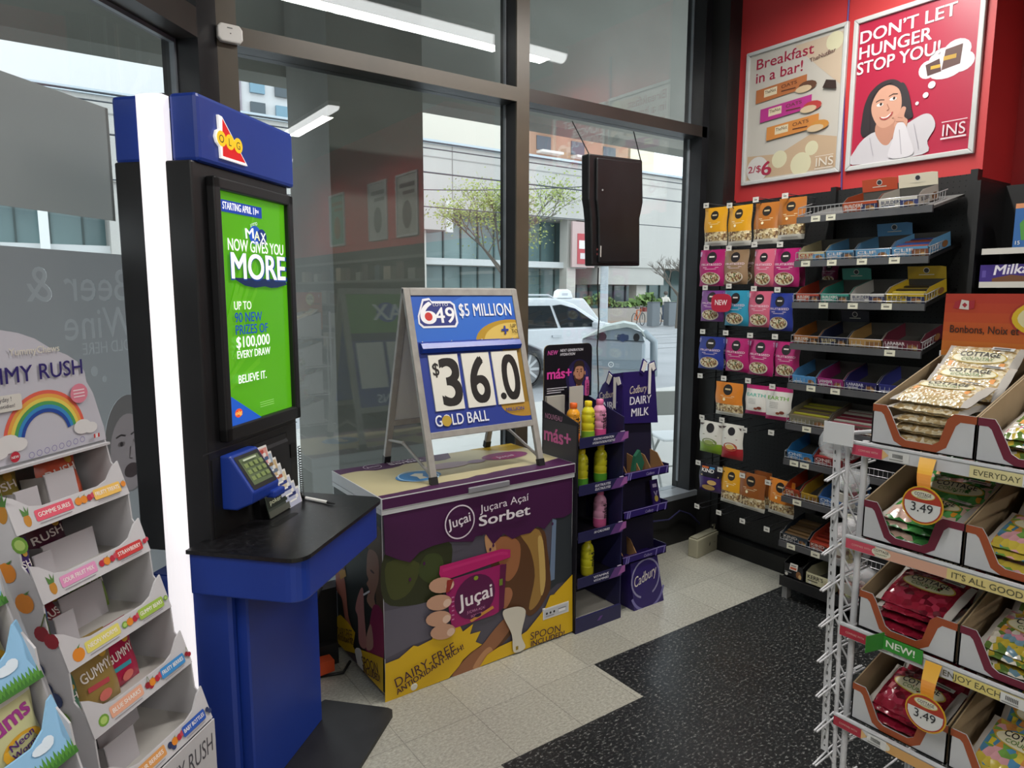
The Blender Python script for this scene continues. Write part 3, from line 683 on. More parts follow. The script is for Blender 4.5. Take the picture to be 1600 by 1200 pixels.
    a.rrect(.0, .006, .132, .118, .006, '0b0b0c').rect(.014, .02, .104, .092, m('59654a', .2, 0, .15))
    for i in range(4):
        for k in range(3): a.rect(.022+.024*i, .034+.022*k, .018, .014, m('75844f', .3, 0, .12))
    a.rect(.022, .10, .07, .006, m('b5bda4', .3, 0, .12)); q.build('scanner_screen', so)
    q = B(); q.box(.17, .235, -.125, -.09, 1.0, 1.025, BL); q.build('scanner_tray', so, bevel=.006)
    q = B(); front(q, -.1055).txt('tickets', .10, .995, .008, '7fa3d8', w=.03); 
    b = B(); b.prism([(0, .905), (-.03, .905), (-.012, 1.12), (0, 1.14)], 'x', .24, .46, m('141416', .5)); b.build('slip_rack', t)
    cols = [('d99a8f', 'b5483a'), ('9fb0c0', '3f5a80'), ('c9b184', '8a6a3a'), ('c3c9cf', '6c7c8d'), ('d5c9a8', 'b0613c'), ('bfc4d6', '2f3f86'), ('b7bdd3', '27377c'), ('b9bdd2', '1f2c66')]
    for i, (c, d) in enumerate(cols):
        s = B(); x = .235+.018*i; z = 1.125-.025*i; y = -.010-.006*i
        s.box(0, .085, -.002, .0, -.06, .012, m('e3e1dc', .6)); a = front(s, -.0022); a.rect(.004, -.05, .077, .055, c).rect(.01, -.012, .05, .012, d).ell(.06, -.018, .009, .007, 'e6e4de').rect(.01, -.03, .045, .006, 'f0efe9')
        tag(s.build('ticket_slip', loc=(Vector((.4069, 2.1296, 0))+Matrix.Rotation(R(43), 3, 'Z') @ Vector((x, y, z))), rot=(R(-14), 0, R(43))), 'play slip in the terminal rack, %s of eight from the top' % ('first', 'second', 'third', 'fourth', 'fifth', 'sixth', 'seventh', 'eighth')[i], 'play slip', 'play slips in the terminal rack')
    s = B(); s.box(0, .13, -.003, 0, 0, .075, m('39423a', .4)); a = front(s, -.0032); a.rect(.004, .03, .12, .04, '20281f').txt('poker', .02, .042, .016, 'cfd8b8', w=.07); a.rect(.0, 0, .13, .022, m('55584f', .3))
    tag(s.build('ticket_slip', loc=(Vector((.4069, 2.1296, 0))+Matrix.Rotation(R(43), 3, 'Z') @ Vector((.235, -.062, .907))), rot=(R(-14), 0, R(43))), 'wide dark green game card standing at the foot of the slip rack', 'play slip')
    # desk
    def outline(e):
        x0, x1, y0, r = -.058-e, .545+e, -.335-e, .05
        p = [(x1, .03), (x0, .03)]
        for cx, cy, a0 in ((x0+r, y0+r, 180), (x1-r, y0+r, 270)): p += [(cx+r*math.cos(R(a0+k*18)), cy+r*math.sin(R(a0+k*18))) for k in range(6)]
        return p
    b = B(); b.prism(outline(.004), 'z', .893, .905, noisy('desk_laminate', ['131315', '18181a', '232326'], 60, .28)); a = topface(b, .9052); a.rrect(.17, -.125, .15, .028, .012, '020202'); rnd.seed(4)
    for i in range(40): a.ell(rnd.uniform(-.02, .5), rnd.uniform(-.31, -.05), .0012, .0012, '9a9a98', 5)
    b.build('desk_top', t)
    b = B(); b.prism(outline(-.008), 'z', .765, .892, BL); b.build('desk_apron', t, bevel=.006)
    b = B(); b.prism([(.024, .25), (.024, -.035), (.034, -.045), (.05, -.045), (.05, .25)], 'z', .02, .765, BL); b.prism([(.058, .25), (.058, -.075), (.065, -.08), (.505, -.08), (.515, -.07), (.515, .25)], 'z', .02, .765, BL); b.build('pedestal', t)
    b = B()
    pts = [(-.05, .25), (-.05, -.33), (.58, -.33)]+[(.60+.03*math.sin(R(k)), -.30-.03*math.cos(R(k))) for k in (0, 45, 90)]+[(.63, -.03), (.52, .02), (.52, .25)]
    b.prism(pts, 'z', .0, .018, noisy('base_plate', ['1b1b1d', '232325'], 10, .5)); b.build('base_plate', t)
    # pen on its coil
    p = thing('pen', 'white pen lying on the terminal desk, tied by a black coil', 'pen', (.4069, 2.1296, 0), R(43))
    q = [(0.462,-0.0721,0.912),(0.4193,-0.2045,0.912)]
    b = B(); A_, C_ = Vector(q[0]), Vector(q[1]); d = C_-A_
    b.tube([A_, A_+d*.75], .006, m('e5e3df', .4), 8); b.tube([A_+d*.75, C_], [.0055, .002], m('1a1a1a', .4), 8); b.tube([A_-d*.15, A_], .0065, m('1a1a1a', .4), 8); b.build('barrel', p)
    b = B(); s0 = Vector((.549, -.005, 1.08)); s1 = A_-d*.12+Vector((0, 0, .0)); pts = []
    for i in range(24*8+1):
        f = i/(24*8); c = s0.lerp(s1, f)-Vector((0, 0, .02*math.sin(math.pi*f))); g = i*2*math.pi/8
        pts.append(c+Vector((math.cos(g)*.006, math.sin(g)*.006, 0)))
    b.tube(pts, .0018, m('151515', .4), 4); b.build('coil', p)
kiosk()

# ================================================================ CHEST FREEZER
def freezer():
    t = thing('chest_freezer', 'small chest freezer wrapped in purple and yellow sorbet advertising', 'freezer', (1.095, 2.41, 0))
    Wd, Dp = .985, .51; PU = '431542'; YE = 'd2aa16'; WH = noisy('white_enamel', ['c9cacc', 'd3d4d6'], 4, .35)
    b = B(); b.box(0, Wd, 0, Dp, .03, .785, WH)
    a = front(b, -.0003); a.rect(.002, .032, Wd-.004, .753, '4f4b56')
    a.spoly([(0.007,0.618),(0.003,0.427),(0.144,0.375),(0.265,0.378),(0.314,0.514),(0.299,0.616),(0.12,0.641)], '2c3018'); a.spoly([(0.017,0.584),(0.031,0.433),(0.116,0.437),(0.162,0.55)], '41461f'); a.spoly([(0.161,0.495),(0.266,0.427),(0.268,0.553),(0.192,0.576)], '3a4420')
    a.poly([(0.002,0.387),(0.144,0.375),(0.265,0.37),(0.263,0.213),(0.127,0.204),(-0.001,0.183)], '5c5864')
    a.poly([(0.889,0.63),(0.98,0.613),(0.986,0.275),(0.894,0.275),(0.817,0.238)], '2e3338'); a.poly([(0.862,0.604),(0.885,0.593),(0.878,0.302),(0.847,0.3)], '6d7f99')
    a.spoly([(0.509,0.527),(0.595,0.582),(0.794,0.571),(0.833,0.454),(0.855,0.285),(0.824,0.22),(0.772,0.171),(0.723,0.163),(0.675,0.214),(0.632,0.117),(0.596,0.082),(0.491,0.029),(0.406,0.014),(0.318,0.002),(0.407,0.11),(0.474,0.104),(0.631,0.195),(0.56,0.276)], '5a3a22')
    a.spoly([(0.673,0.575),(0.783,0.564),(0.814,0.427),(0.809,0.272),(0.771,0.203),(0.726,0.199),(0.759,0.347),(0.732,0.477)], '9a763c'); a.spoly([(0.776,0.529),(0.806,0.507),(0.823,0.315),(0.797,0.243),(0.784,0.403)], 'c2a25e')
    a.spoly([(0.519,0.566),(0.613,0.569),(0.673,0.52),(0.666,0.416),(0.624,0.365),(0.588,0.374),(0.56,0.456)], '9b6440'); a.spoly([(0.482,0.597),(0.519,0.595),(0.543,0.513),(0.499,0.511)], 'b98a62')
    a.spoly([(0.571,0.327),(0.617,0.328),(0.631,0.287),(0.596,0.236),(0.567,0.259)], 'a36b4b')
    a.spoly([(0.308,0.005),(0.407,0.08),(0.464,0.098),(0.526,0.149),(0.596,0.19),(0.631,0.148),(0.56,0.077),(0.464,0.016),(0.45,0)], '8f5e3f'); a.spoly([(0.416,0.005),(0.464,0.062),(0.508,0.078),(0.525,0.036),(0.484,0.004)], 'b5835a')
    a.poly([(0.006,0.789),(0.976,0.817),(0.98,0.613),(0.928,0.597),(0.858,0.605),(0.813,0.564),(0.768,0.586),(0.731,0.563),(0.673,0.563),(0.63,0.554),(0.581,0.591),(0.526,0.552),(0.486,0.608),(0.433,0.607),(0.42,0.587),(0.299,0.613),(0.226,0.612),(0.163,0.599),(0.119,0.565),(0.068,0.588),(0.01,0.623)], PU)
    for q in [(0.117,0.492),(0.183,0.545),(0.526,0.547),(0.554,0.582),(0.41,0.601),(0.509,0.533),(0.466,0.612),(0.859,0.58)]: a.ell(q[0], q[1], .006, .008, PU, 8)
    a.poly([(-0.001,0.166),(0.059,0.169),(0.127,0.204),(0.147,0.194),(0.214,0.205),(0.22,0.226),(0.263,0.207),(0.349,0.228),(0.365,0.194),(0.418,0.214),(0.401,0.171),(0.457,0.169),(0.43,0.127),(0.464,0.104),(0.407,0.086),(0.364,0.064),(0.344,0.041),(0.292,0.003),(-0.006,-0.001)], YE)
    a.poly([(0.45,0.003),(0.491,0.047),(0.553,0.064),(0.632,0.071),(0.712,0.093),(0.817,0.174),(0.848,0.23),(0.887,0.232),(0.863,0.226),(0.985,0.301),(0.991,0.009)], YE)
    # cup
    a.poly([(0.275,0.444),(0.578,0.452),(0.553,0.232),(0.526,0.225),(0.311,0.222)], '9a1a60'); a.poly([(0.56,0.45),(0.595,0.448),(0.581,0.246),(0.553,0.232)], '5d1440')
    a.poly([(0.251,0.484),(0.255,0.517),(0.567,0.523),(0.616,0.509),(0.616,0.473),(0.266,0.449)], 'b51c66'); a.poly([(0.267,0.488),(0.56,0.498),(0.602,0.488),(0.602,0.5),(0.567,0.511),(0.267,0.502)], 'c02a70')
    q = [(0.428,0.338),(0.533,0.31)]; c = q[0]; r = q[1][0]-c[0]
    a.ell(c[0], c[1], r*1.0, r*.95, '571345', 24); a.seg('Juçai', [(0.346,0.302),(0.519,0.317)], .062, 'efe6ea', .04); a.seg('JUÇARA AÇAÍ', [(0.385,0.27),(0.478,0.271)], .012, 'd58fb8'); a.seg('SORBET', [(0.405,0.247),(0.464,0.248)], .011, 'd58fb8')
    a.ell(*[(0.432,0.422)][0], .012, .01, '8a9a2a', 8); a.poly([(0.398,0.237),(0.519,0.272),(0.526,0.258),(0.408,0.226)], 'c98c3f'); a.ell(*[(0.441,0.249)][0], .018, .008, '2a1030', 10)
    for i in range(6): a.rect([(0.308,0.263)][0][0], [(0.308,0.263)][0][1]+.02*i, .012, .006, 'c77aa6')
    a.rect(*[(0.553,0.356)][0], .018, .03, '6b7d2a')
    for q in [(0.26,0.434),(0.247,0.361),(0.243,0.291),(0.263,0.227)]: a.ell(q[0], q[1], .062, .034, 'bf9379', 16, rot=-12); a.ell(q[0]+.038, q[1]-.012, .020, .018, 'd9b9a4', 10)
    a.poly([(0.285,0.45),(0.316,0.448),(0.297,0.399),(0.278,0.395)], '8e2a22')
    # white plastic spoon
    a.spoly([(0.632,0.017),(0.621,0.105),(0.578,0.195),(0.571,0.227),(0.589,0.238),(0.653,0.232),(0.693,0.209),(0.697,0.176),(0.675,0.089),(0.698,0.019)], 'cfc9ba'); a.rect(*[(0.643,0.023)][0], .014, .018, '8e7715')
    q = [(0.35,0.692),(0.424,0.678)]; a.arc(q[0][0], q[0][1], (q[1][0]-q[0][0])*.92, q[1][0]-q[0][0], 0, 360, 'd9ced8', 32); a.seg('Juçai', [(0.294,0.67),(0.404,0.687)], .042, 'e5dde4', .03)
    a.seg('Juçara Açaí', [(0.45,0.713),(0.712,0.723)], .034, 'e5dde4'); a.seg('Sorbet', [(0.446,0.653),(0.719,0.656)], .046, 'e9e2e8', .05)
    a.seg('DAIRY-FREE', [(0.042,0.052),(0.322,0.128)], .042, '3a1430', .0); a.seg('ANTIOXIDANT-RICH!', [(0.044,0.02),(0.364,0.12)], .025, '3a1430', .045)
    a.seg('SPOON', [(0.724,0.049),(0.905,0.039)], .036, '3a1430', .0); a.seg('INCLUDED!', [(0.728,0.016),(0.93,0.009)], .026, '3a1430', .05)
    # left side
    a = leftface(b, -.0003); a.box = (-Dp+.002, -.001, .032, .785); a.rect(-.503, .032, .501, .753, '1e2422')
    a.spoly([(-0.137,0.625),(-0.003,0.718),(-0.009,0.261),(-0.059,0.35),(-0.081,0.506),(-0.108,0.579)], '5c4630')
    a.spoly([(-0.133,0.599),(-0.045,0.605),(-0.038,0.508),(-0.087,0.408),(-0.047,0.355),(-0.16,0.366),(-0.137,0.426),(-0.161,0.445),(-0.14,0.472),(-0.158,0.499)], '9a715c'); a.ell(*[(-0.099,0.519)][0], .022, .006, '4a3026', 8); a.poly([(-0.157,0.41),(-0.117,0.43),(-0.124,0.413)], '7a2f38')
    a.spoly([(-0.089,0.38),(-0.003,0.372),(-0.007,0.179),(-0.187,0.14),(-0.139,0.276)], '86204a'); a.spoly([(-0.176,0.203),(-0.126,0.281),(-0.106,0.191),(-0.173,0.146)], 'ab8272')
    a.spoly([(-0.286,0.288),(-0.239,0.379),(-0.196,0.409),(-0.19,0.297),(-0.179,0.158),(-0.255,0.139),(-0.261,0.255)], 'a5706a'); a.poly([(-0.198,0.386),(-0.13,0.428),(-0.124,0.422),(-0.192,0.38)], 'd8d8d8')
    a.spoly([(-0.509,0.387),(-0.444,0.424),(-0.396,0.366),(-0.37,0.225),(-0.323,0.17),(-0.409,0.194),(-0.441,0.274),(-0.509,0.295)], '9a5a48'); a.poly([(-0.482,0.427),(-0.41,0.481),(-0.379,0.402),(-0.449,0.362)], 'b3801a'); a.ell(*[(-0.413,0.432)][0], .02, .012, '4a2a5a', 8)
    a.poly([(-0.57,0.139),(-0.504,0.162),(-0.463,0.188),(-0.373,0.188),(-0.294,0.173),(-0.321,0.095),(-0.273,0.081),(-0.425,-0.013),(-0.575,-0.017)], YE); a.poly([(-0.287,0.081),(-0.235,0.119),(-0.134,0.15),(-0.007,0.185),(-0.014,-0.011),(-0.278,-0.006)], YE); a.poly([(-0.575,-0.017),(-0.425,-0.013),(-0.309,0.065),(-0.279,-0.021),(-0.426,-0.029)], '4a3a40')
    a.spoly([(-0.301,0.08),(-0.256,0.118),(-0.223,0.104),(-0.21,-0.008),(-0.237,-0.01)], 'cfcdc6')
    a.seg('DAIRY-FREE', [(-0.496,0.072),(-0.319,0.129)], .042, '3a1430'); a.seg('ANTIOXIDANT-RICH', [(-0.497,0.052),(-0.299,0.111)], .022, '3a1430', .04); a.seg('SPOON', [(-0.219,0.052),(-0.054,0.096)], .044, '3a1430'); a.seg('INCLUDED!', [(-0.207,0.028),(-0.037,0.067)], .03, '3a1430', .05)
    b.build('cabinet', t)
    for x, y in ((.08, .08), (Wd-.08, .08), (.08, Dp-.08), (Wd-.08, Dp-.08)): B().lathe([(.02, 0), (.025, .01), (.018, .03)], m('151515'), (x, y, 0), 10).build('foot', t)
    B().box(-.004, Wd+.004, -.008, Dp, .785, .803, WH).build('collar', t)
    b = B(); b.box(-.004, Wd+.004, -.012, Dp, .806, .853, WH); a = front(b, -.0125); a.rect(-.001, .809, Wd+.002, .041, PU)
    a = topface(b, .8532); a.rect(0, -.008, Wd, Dp-.01+.008, 'b8ad86'); rnd.seed(9)
    jag = [(0, Dp-.09)]+[(x*.04, Dp-.09-.012*rnd.random()+.02*math.sin(x*.9)) for x in range(1, 15)]+[(.60, Dp)]
    a.poly([(0, Dp)]+jag, PU); a.poly([(0, -.008), (Wd, -.008), (Wd, .11)]+[(Wd-x*.05, .09-.0035*x+.02*rnd.random()) for x in range(1, 19)]+[(0, .03)], PU)
    a.poly([(.72, Dp), (Wd, Dp), (Wd, Dp-.12), (.88, Dp-.13), (.8, Dp-.07)], 'a88a1a'); a.ell(.80, .30, .13, .07, '7a2a5c', 16); a.ell(.78, .28, .07, .035, '9a1e60', 14); a.seg('Juçai', [(.74, .27), (.84, .275)], .03, 'd8c8d4', .03)
    a.ell(.47, .29, .12, .05, 'a58a90', 14); a.ell(.62, .28, .05, .03, '8d6a84', 12); a.ell(.27, .2, .105, .075, '3f7fb5', 24); a.arc(.27, .2, .085, .092, 0, 360, 'a9c6dd', 24); a.poly([(.25, .15), (.29, .15), (.285, .19), (.305, .225), (.275, .245), (.24, .225), (.258, .19)], 'd9d6c4')
    a.arc(.17, Dp-.05, .04, .043, 0, 360, 'c8bcc6', 20); a.seg('Juçai', [(.14, Dp-.058), (.20, Dp-.058)], .02, 'd5cad3'); a.seg('Juçara Açaí', [(.25, Dp-.035), (.42, Dp-.035)], .02, 'd5cad3'); a.seg('Sorbet', [(.25, Dp-.075), (.42, Dp-.075)], .032, 'd5cad3', .05)
    b.build('lid', t, )
    q = [(0.391,0.822),(0.603,0.827)]
    B().box(q[0][0], q[1][0], -.022, -.012, .808, .834, m('9a9aa0', .35, .3)).build('handle', t, bevel=.004)
    q = [(0.806,0.168),(0.963,0.193)]; x0, x1 = q[0][0], q[1][0]; z0 = [(0.81,0.119)][0][1]; z1 = q[0][1]
    b = B(); b.box(x0, x1, -.008, 0, z0, z1+.005, m('d6d6d6', .4)); a = front(b, -.0082, x0, z0); w, h = x1-x0, z1-z0
    a.rect(.006, .006, w-.012, h-.008, 'bfc1c4')
    for i in range(3): a.ell(.022+.022*i, h*.55, .006, .006, '1d1d1f', 10)
    a.rect(w*.6, h*.35, .04, .012, 'e9e9e9').rect(w*.58, h*.62, .048, .004, '6f6f74').rect(.015, h*.25, .05, .003, '6f6f74'); b.build('control_panel', t)
    q = [(0.126,0.022)][0]
    b = B(); n = 14; vs = [(q[0]+r*math.cos(2*math.pi*j/n), y, q[1]+r*math.sin(2*math.pi*j/n)) for r, y in ((.017, 0), (.017, -.006), (.012, -.009)) for j in range(n)]
    b.mesh(vs, [(i*n+j, i*n+(j+1) % n, (i+1)*n+(j+1) % n, (i+1)*n+j) for i in range(2) for j in range(n)]+[tuple(range(2*n, 3*n))], m('d8d5c8', .4)); b.build('drain_plug', t)
freezer()

# ================================================================ A-FRAME SIGN
def aframe():
    t = thing('a_frame_sign', 'folding aluminium A-frame lottery jackpot sign standing on the chest freezer', 'sign', (1.343, 2.68, 1.667))
    AL = noisy('brushed_aluminium', ['8f8b85', 'a09c96'], 20, .4, spec=.6); V = Vector((0, .23, .812)).normalized()
    th = math.atan2(.23, .812)
    def panel(name, rot, mirrored):
        b = B(); z0 = -.655
        b.box(0, .03, -.0, .02, -.845, 0, AL).box(.568, .598, 0, .02, -.845, 0, AL).box(.03, .568, 0, .02, -.03, 0, AL).box(.03, .568, 0, .02, z0, z0+.028, AL)
        o = b.build(name, t, rot=rot, bevel=.002)
        for x in (-.001, .567): B().box(x, x+.032, -.002, .022, -.846, -.812, m('161616', .5)).build('rubber_foot', o)
        return o
    fp = panel('front_frame', (-th, 0, 0), False)
    # front board, local x right, z up
    b = B(); b.box(.03, .568, .006, .014, -.63, -.03, m('1d3f9c', .35)); a = front(b, .0058); a.box = (.03, .568, -.63, -.03); BLU = '1f56b4'
    a.rect(.03, -.235, .538, .205, BLU); a.poly([(.03, -.235), (.03, -.14), (.30, -.03), (.568, -.03), (.568, -.1), (.35, -.235)], '2a66c2')
    a.ell(.53, -.245, .20, .10, 'b08a22', 24, 0, 180); a.ell(.54, -.245, .165, .085, 'd3b45a', 24, 0, 180)
    a.rect(.555, -.62, .013, .39, 'b5923a'); a.rect(.03, -.63, .538, .395, '23388c'); a.poly([(.46, -.235), (.568, -.235), (.568, -.6), (.50, -.6)], '8a6a22'); a.ell(.55, -.54, .14, .065, 'a9802c', 24, 180, 360)
    a.poly([(.05, -.155), (.052, -.12), (.085, -.045), (.12, -.04), (.13, -.055), (.225, -.055), (.245, -.07), (.25, -.155), (.235, -.175), (.07, -.175)], 'e4e6ee'); a.poly([(.058, -.15), (.06, -.12), (.09, -.055), (.12, -.05), (.13, -.065), (.222, -.065), (.236, -.075), (.24, -.15), (.23, -.166), (.075, -.166)], '27327c')
    a.txt('6', .066, -.155, .098, 'f1f1f4', w=.075, bold=.03); a.ell(.104, -.124, .019, .019, 'c8322a'); a.txt('49', .135, -.153, .07, 'f1f1f4', w=.10, bold=.03); a.txt('LOTTO', .133, -.078, .014, 'e8e8f0', w=.075, bold=.01)
    a.txt('$5 MILLION', .262, -.125, .058, 'e9ecf2', w=.285, bold=.03)
    a.line([(.475, -.195), (.515, -.195)], .009, '23388c'); a.line([(.495, -.215), (.495, -.175)], .009, '23388c'); a.txt('UP', .53, -.185, .018, '3a2f12', bold=.02); a.txt('TO', .53, -.212, .018, '3a2f12', bold=.02)
    a.txt('GOLD BALL', .06, -.605, .048, 'e6e8f0', w=.27, bold=.03); a.ell(.115, -.585, .024, .024, 'b89a3a'); a.txt('MILLION', .43, -.575, .016, '2a3a8a', w=.1, bold=.02)
    b.build('front_board', fp)
    r = B(); r.prism([(.006, -.237), (-.012, -.245), (-.022, -.27), (-.010, -.287), (.006, -.287)], 'x', .04, .562, m('1c3c9c', .3)); r.build('roller_cover', fp)
    b = B()
    for x in (.055, .2, .36, .53): b.ball((x, .003, -.236), .004, .004, .004, 'a8b0c8', 6, 4)
    b.build('screws', fp)
    for i, (c, x) in enumerate((('3', .07), ('6', .235), ('.0', .395))):
        d = B(); d.box(x, x+.145, -.002, .005, -.54, -.295, m('dedbd0', .5)); a = front(d, -.0022)
        if c == '.0': a.ell(x+.033, -.503, .016, .016, '1b1714'); a.txt('0', x+.045, -.518, .205, '1b1714', w=.088, bold=.06)
        else: a.txt(c, x+(.047 if i == 0 else .03), -.518, .205, '1b1714', w=.092, bold=.06)
        if i == 0: a.txt('$', x+.012, -.385, .055, '1b1714', w=.03, bold=.03)
        d.build('number_card', fp)
    bp = panel('rear_frame', (th, 0, 0), True)
    b = B(); b.box(.03, .568, .006, .014, -.63, -.03, m('b9b9b5', .5)); a = Art(b, (0, .0142, 0), -X3, Z3)
    a.rect(-.568, -.24, .538, .21, '4c8f1c'); a.rect(-.568, -.28, .538, .04, '1a2350'); a.rect(-.568, -.63, .538, .09, '23388c'); a.rect(-.568, -.54, .538, .26, '2a3a8a')
    a.ell(-.38, -.13, .06, .055, '1f4fb0'); a.ell(-.25, -.13, .06, .055, '1f4fb0'); a.txt('MAX', -.43, -.17, .085, 'dfe6e8', w=.26, bold=.05)
    for x in (-.54, -.37, -.2): a.rect(x, -.53, .15, .24, 'dad9d0')
    a.txt('70', -.5, -.46, .1, '3f7a1f', w=.1, bold=.04); a.txt('MAXMILLIONS', -.53, -.61, .045, 'e6e8f0', w=.4, bold=.02)
    b.build('rear_board', bp)
    b = B(); b.box(.33, .36, .0055, .006, -.33, -.19, m('45433f')); b.build('sticker', bp)
    # folding stay on each side
    for x in (.012, .586):
        y0, z0 = -.19, -.67; ya, za = .19, -.67
        b = B(); p0 = Vector((x, .225, -.70)); p1 = Vector((x, .05, -.685)); p2 = Vector((x, -.205, -.78))
        b.bar(p0, p1, .007, AL).bar(p1, p2, .007, AL); b.ball(p1, .011, .011, .011, AL, 8, 5); b.build('stay', t)
aframe()
# ================================================================ DRINK DISPLAY
def bottle(label, loc, top, low, cap, rz=0):
    t = thing('drink_bottle', label, 'bottle', loc, rz, 'hydration drink bottles')
    b = B(); r = .034
    p = [(.028, 0), (.033, .004), (r, .02), (r, .048)]; 
    b.lathe(p, m(low, .25), n=18, caps=True)
    q = [(r, .048), (r-.002, .052), (r, .056), (r, .085), (r-.002, .089), (r, .093), (r, .125), (r-.003, .13), (r-.001, .134), (.030, .148), (.022, .160), (.0165, .166), (.0165, .170)]
    b.lathe(q, m(top, .25), n=18, caps=True)
    a = Wrap(b, (0, -r, 0), X3, Z3, lambda x, y: math.sqrt(max(0, r*r-x*x))-r)
    a.txt('más+', .019, .05, .034, '171414', w=.078, bold=.05, rot=90)
    for k in range(3): a.rect(-.022, .128-.006*k, .018, .002, '2c2a20')
    a.txt('m', -.02, .136, .007, '2c2a20', bold=.03)
    b.build('bottle_body', t)
    B().lathe([(.0175, .168), (.0185, .170), (.0185, .190), (.016, .193)], m(cap, .4), n=18).build('cap', t)
    return t
def drink_display():
    t = thing('drink_display', 'tall dark cardboard floor display of hydration drinks right of the chest freezer', 'display stand', (2.087, 2.388, 0))
    DK = noisy('dark_printed_card', ['16151c', '1c1a26'], 3, .5); NV = m('23224a', .45); GRY = m('a9a59c', .7); Wd, Dp = .305, .27
    sd = [(0, 0), (0, 1.045), (Dp, 1.12), (Dp, 0)]
    b = B(); b.prism(sd, 'x', 0, .006, DK); a = leftface(b, -.0003)
    a.rect(-.262, .85, .255, .18, '3e3d42'); a.txt('NOUVEAU', -.245, 1.035, .026, 'c98fb0', w=.13, bold=.01); a.txt('más+', -.25, .925, .07, 'd76aa6', w=.20, bold=.07); b.build('side_panel', t)
    b = B(); b.prism(sd, 'x', Wd-.006, Wd, NV); b.build('side_panel', t)
    B().box(.006, Wd-.006, Dp-.006, Dp, 0, 1.13, DK).build('back_panel', t)
    b = B(); b.box(.006, .12, Dp-.03, Dp-.008, .93, 1.14, GRY); b.box(.1, .19, .18, .184, .93, 1.19, m('b3afa6', .7)); b.build('spacer_card', t)
    for i, (z, tx) in enumerate(((.93, ('POSITIVE HYDRATION', 'HYDRATATION POSITIVE')), (.70, ('ELECTROLYTES', 'ÉLECTROLYTES')), (.468, ('10 CALORIES', '')), (.238, ('VITAMINS', 'VITAMINES')))):
        b = B(); b.box(.006, Wd-.006, .004, Dp-.006, z, z+.005, DK); b.build('shelf', t)
        b = B(); b.box(.004, Wd-.004, -.012, -.008, z-.006, z+.045, NV); b.box(Wd-.03, Wd-.004, -.008, -.002, z-.004, z+.047, m('b9a9be', .6)); a = front(b, -.0122)
        a.poly([(.21, z-.005), (.29, z-.005), (.321, z+.03), (.321, z+.044), (.25, z+.044)], '5f3a78'); a.poly([(.27, z-.0), (.321, z+.01), (.321, z+.044), (.30, z+.044)], '9a5a9a')
        a.txt(tx[0], .155, z+.024, .0115, 'e2e0ea', w=.13 if i == 0 else .10, al='c', bold=.03, shear=.2)
        if tx[1]: a.txt(tx[1], .155, z+.006, .0115, 'e2e0ea', w=.145 if i == 0 else .10, al='c', bold=.03, shear=.2)
        b.build('shelf_lip', t)
    b = B(); b.box(0, Wd, -.006, .006, 0, .075, NV); b.box(.006, Wd-.006, .006, Dp-.006, .05, .056, GRY); a = front(b, -.0062); a.poly([(.14, .03), (.16, .03), (.18, .05), (.16, .05)], '5b3a7e'); b.build('base', t)
    cd = B(); pr = []; x0, x1, z0, z1, r = .0, .315, 1.12, 1.395, .03
    for cx, cz, a0 in ((x1-r, z1-r, 0), (x0+r, z1-r, 90)): pr += [(cx+r*math.cos(R(a0+k*22.5)), cz+r*math.sin(R(a0+k*22.5))) for k in range(5)]
    cd.prism(pr+[(x0, z0), (x1, z0)], 'y', Dp-.012, Dp-.006, m('131119', .4), m('8a7a55', .6)); a = front(cd, Dp-.0123)
    a.ell(.225, 1.22, .085, .095, '1d1740', 24); a.ell(.225, 1.215, .065, .08, '2c2360', 24)
    a.txt('NEW', .02, 1.345, .022, 'c4509a', w=.062, bold=.04, shear=.2); a.txt('NEXT GENERATION', .10, 1.358, .013, 'd8d6de', w=.15, bold=.04, shear=.2); a.txt('HYDRATION', .10, 1.338, .013, 'd8d6de', w=.095, bold=.04, shear=.2)
    a.txt('más+', .018, 1.225, .052, 'd83f9c', w=.155, bold=.07); 
    for k in range(3): a.rect(.016, 1.175-.011*k, .13-.02*k, .004, 'c9c7d0')
    # bust of a bearded man in a violet top
    a.poly([(.155, 1.125), (.165, 1.16), (.205, 1.178), (.245, 1.178), (.275, 1.165), (.29, 1.125)], '4b3c86'); a.poly([(.208, 1.16), (.205, 1.20), (.245, 1.20), (.242, 1.16), (.225, 1.15)], '9d6a50')
    a.ell(.225, 1.238, .036, .055, '5a3a2a', 20); a.ell(.225, 1.243, .032, .047, 'b17e62', 20); a.spoly([(.193, 1.245), (.198, 1.205), (.215, 1.182), (.235, 1.182), (.252, 1.205), (.257, 1.245), (.25, 1.222), (.238, 1.215), (.212, 1.215), (.2, 1.222)], '3f2a20')
    a.spoly([(.188, 1.25), (.19, 1.285), (.205, 1.305), (.235, 1.308), (.255, 1.295), (.262, 1.25), (.255, 1.272), (.23, 1.28), (.2, 1.275)], '2b1c16')
    for dx in (-.013, .013): a.rect(.225+dx-.007, 1.262, .014, .003, '33221b'); a.ell(.225+dx, 1.253, .005, .0025, '2b1c16', 8)
    a.line([(.225, 1.25), (.222, 1.232), (.229, 1.231)], .003, '8a5a45'); a.ell(.225, 1.213, .011, .0035, '9a5548', 10)
    for q in ((.188, 1.243), (.262, 1.243)): a.ell(q[0], q[1], .005, .011, 'a3705a', 8)
    a.rrect(.262, 1.122, .03, .085, .01, 'b84a86'); a.rect(.268, 1.207, .018, .014, 'd07aa8'); a.txt('más+', .288, 1.13, .018, '4a1838', w=.06, bold=.04, rot=90)
    cd.build('header_card', t)
drink_display()
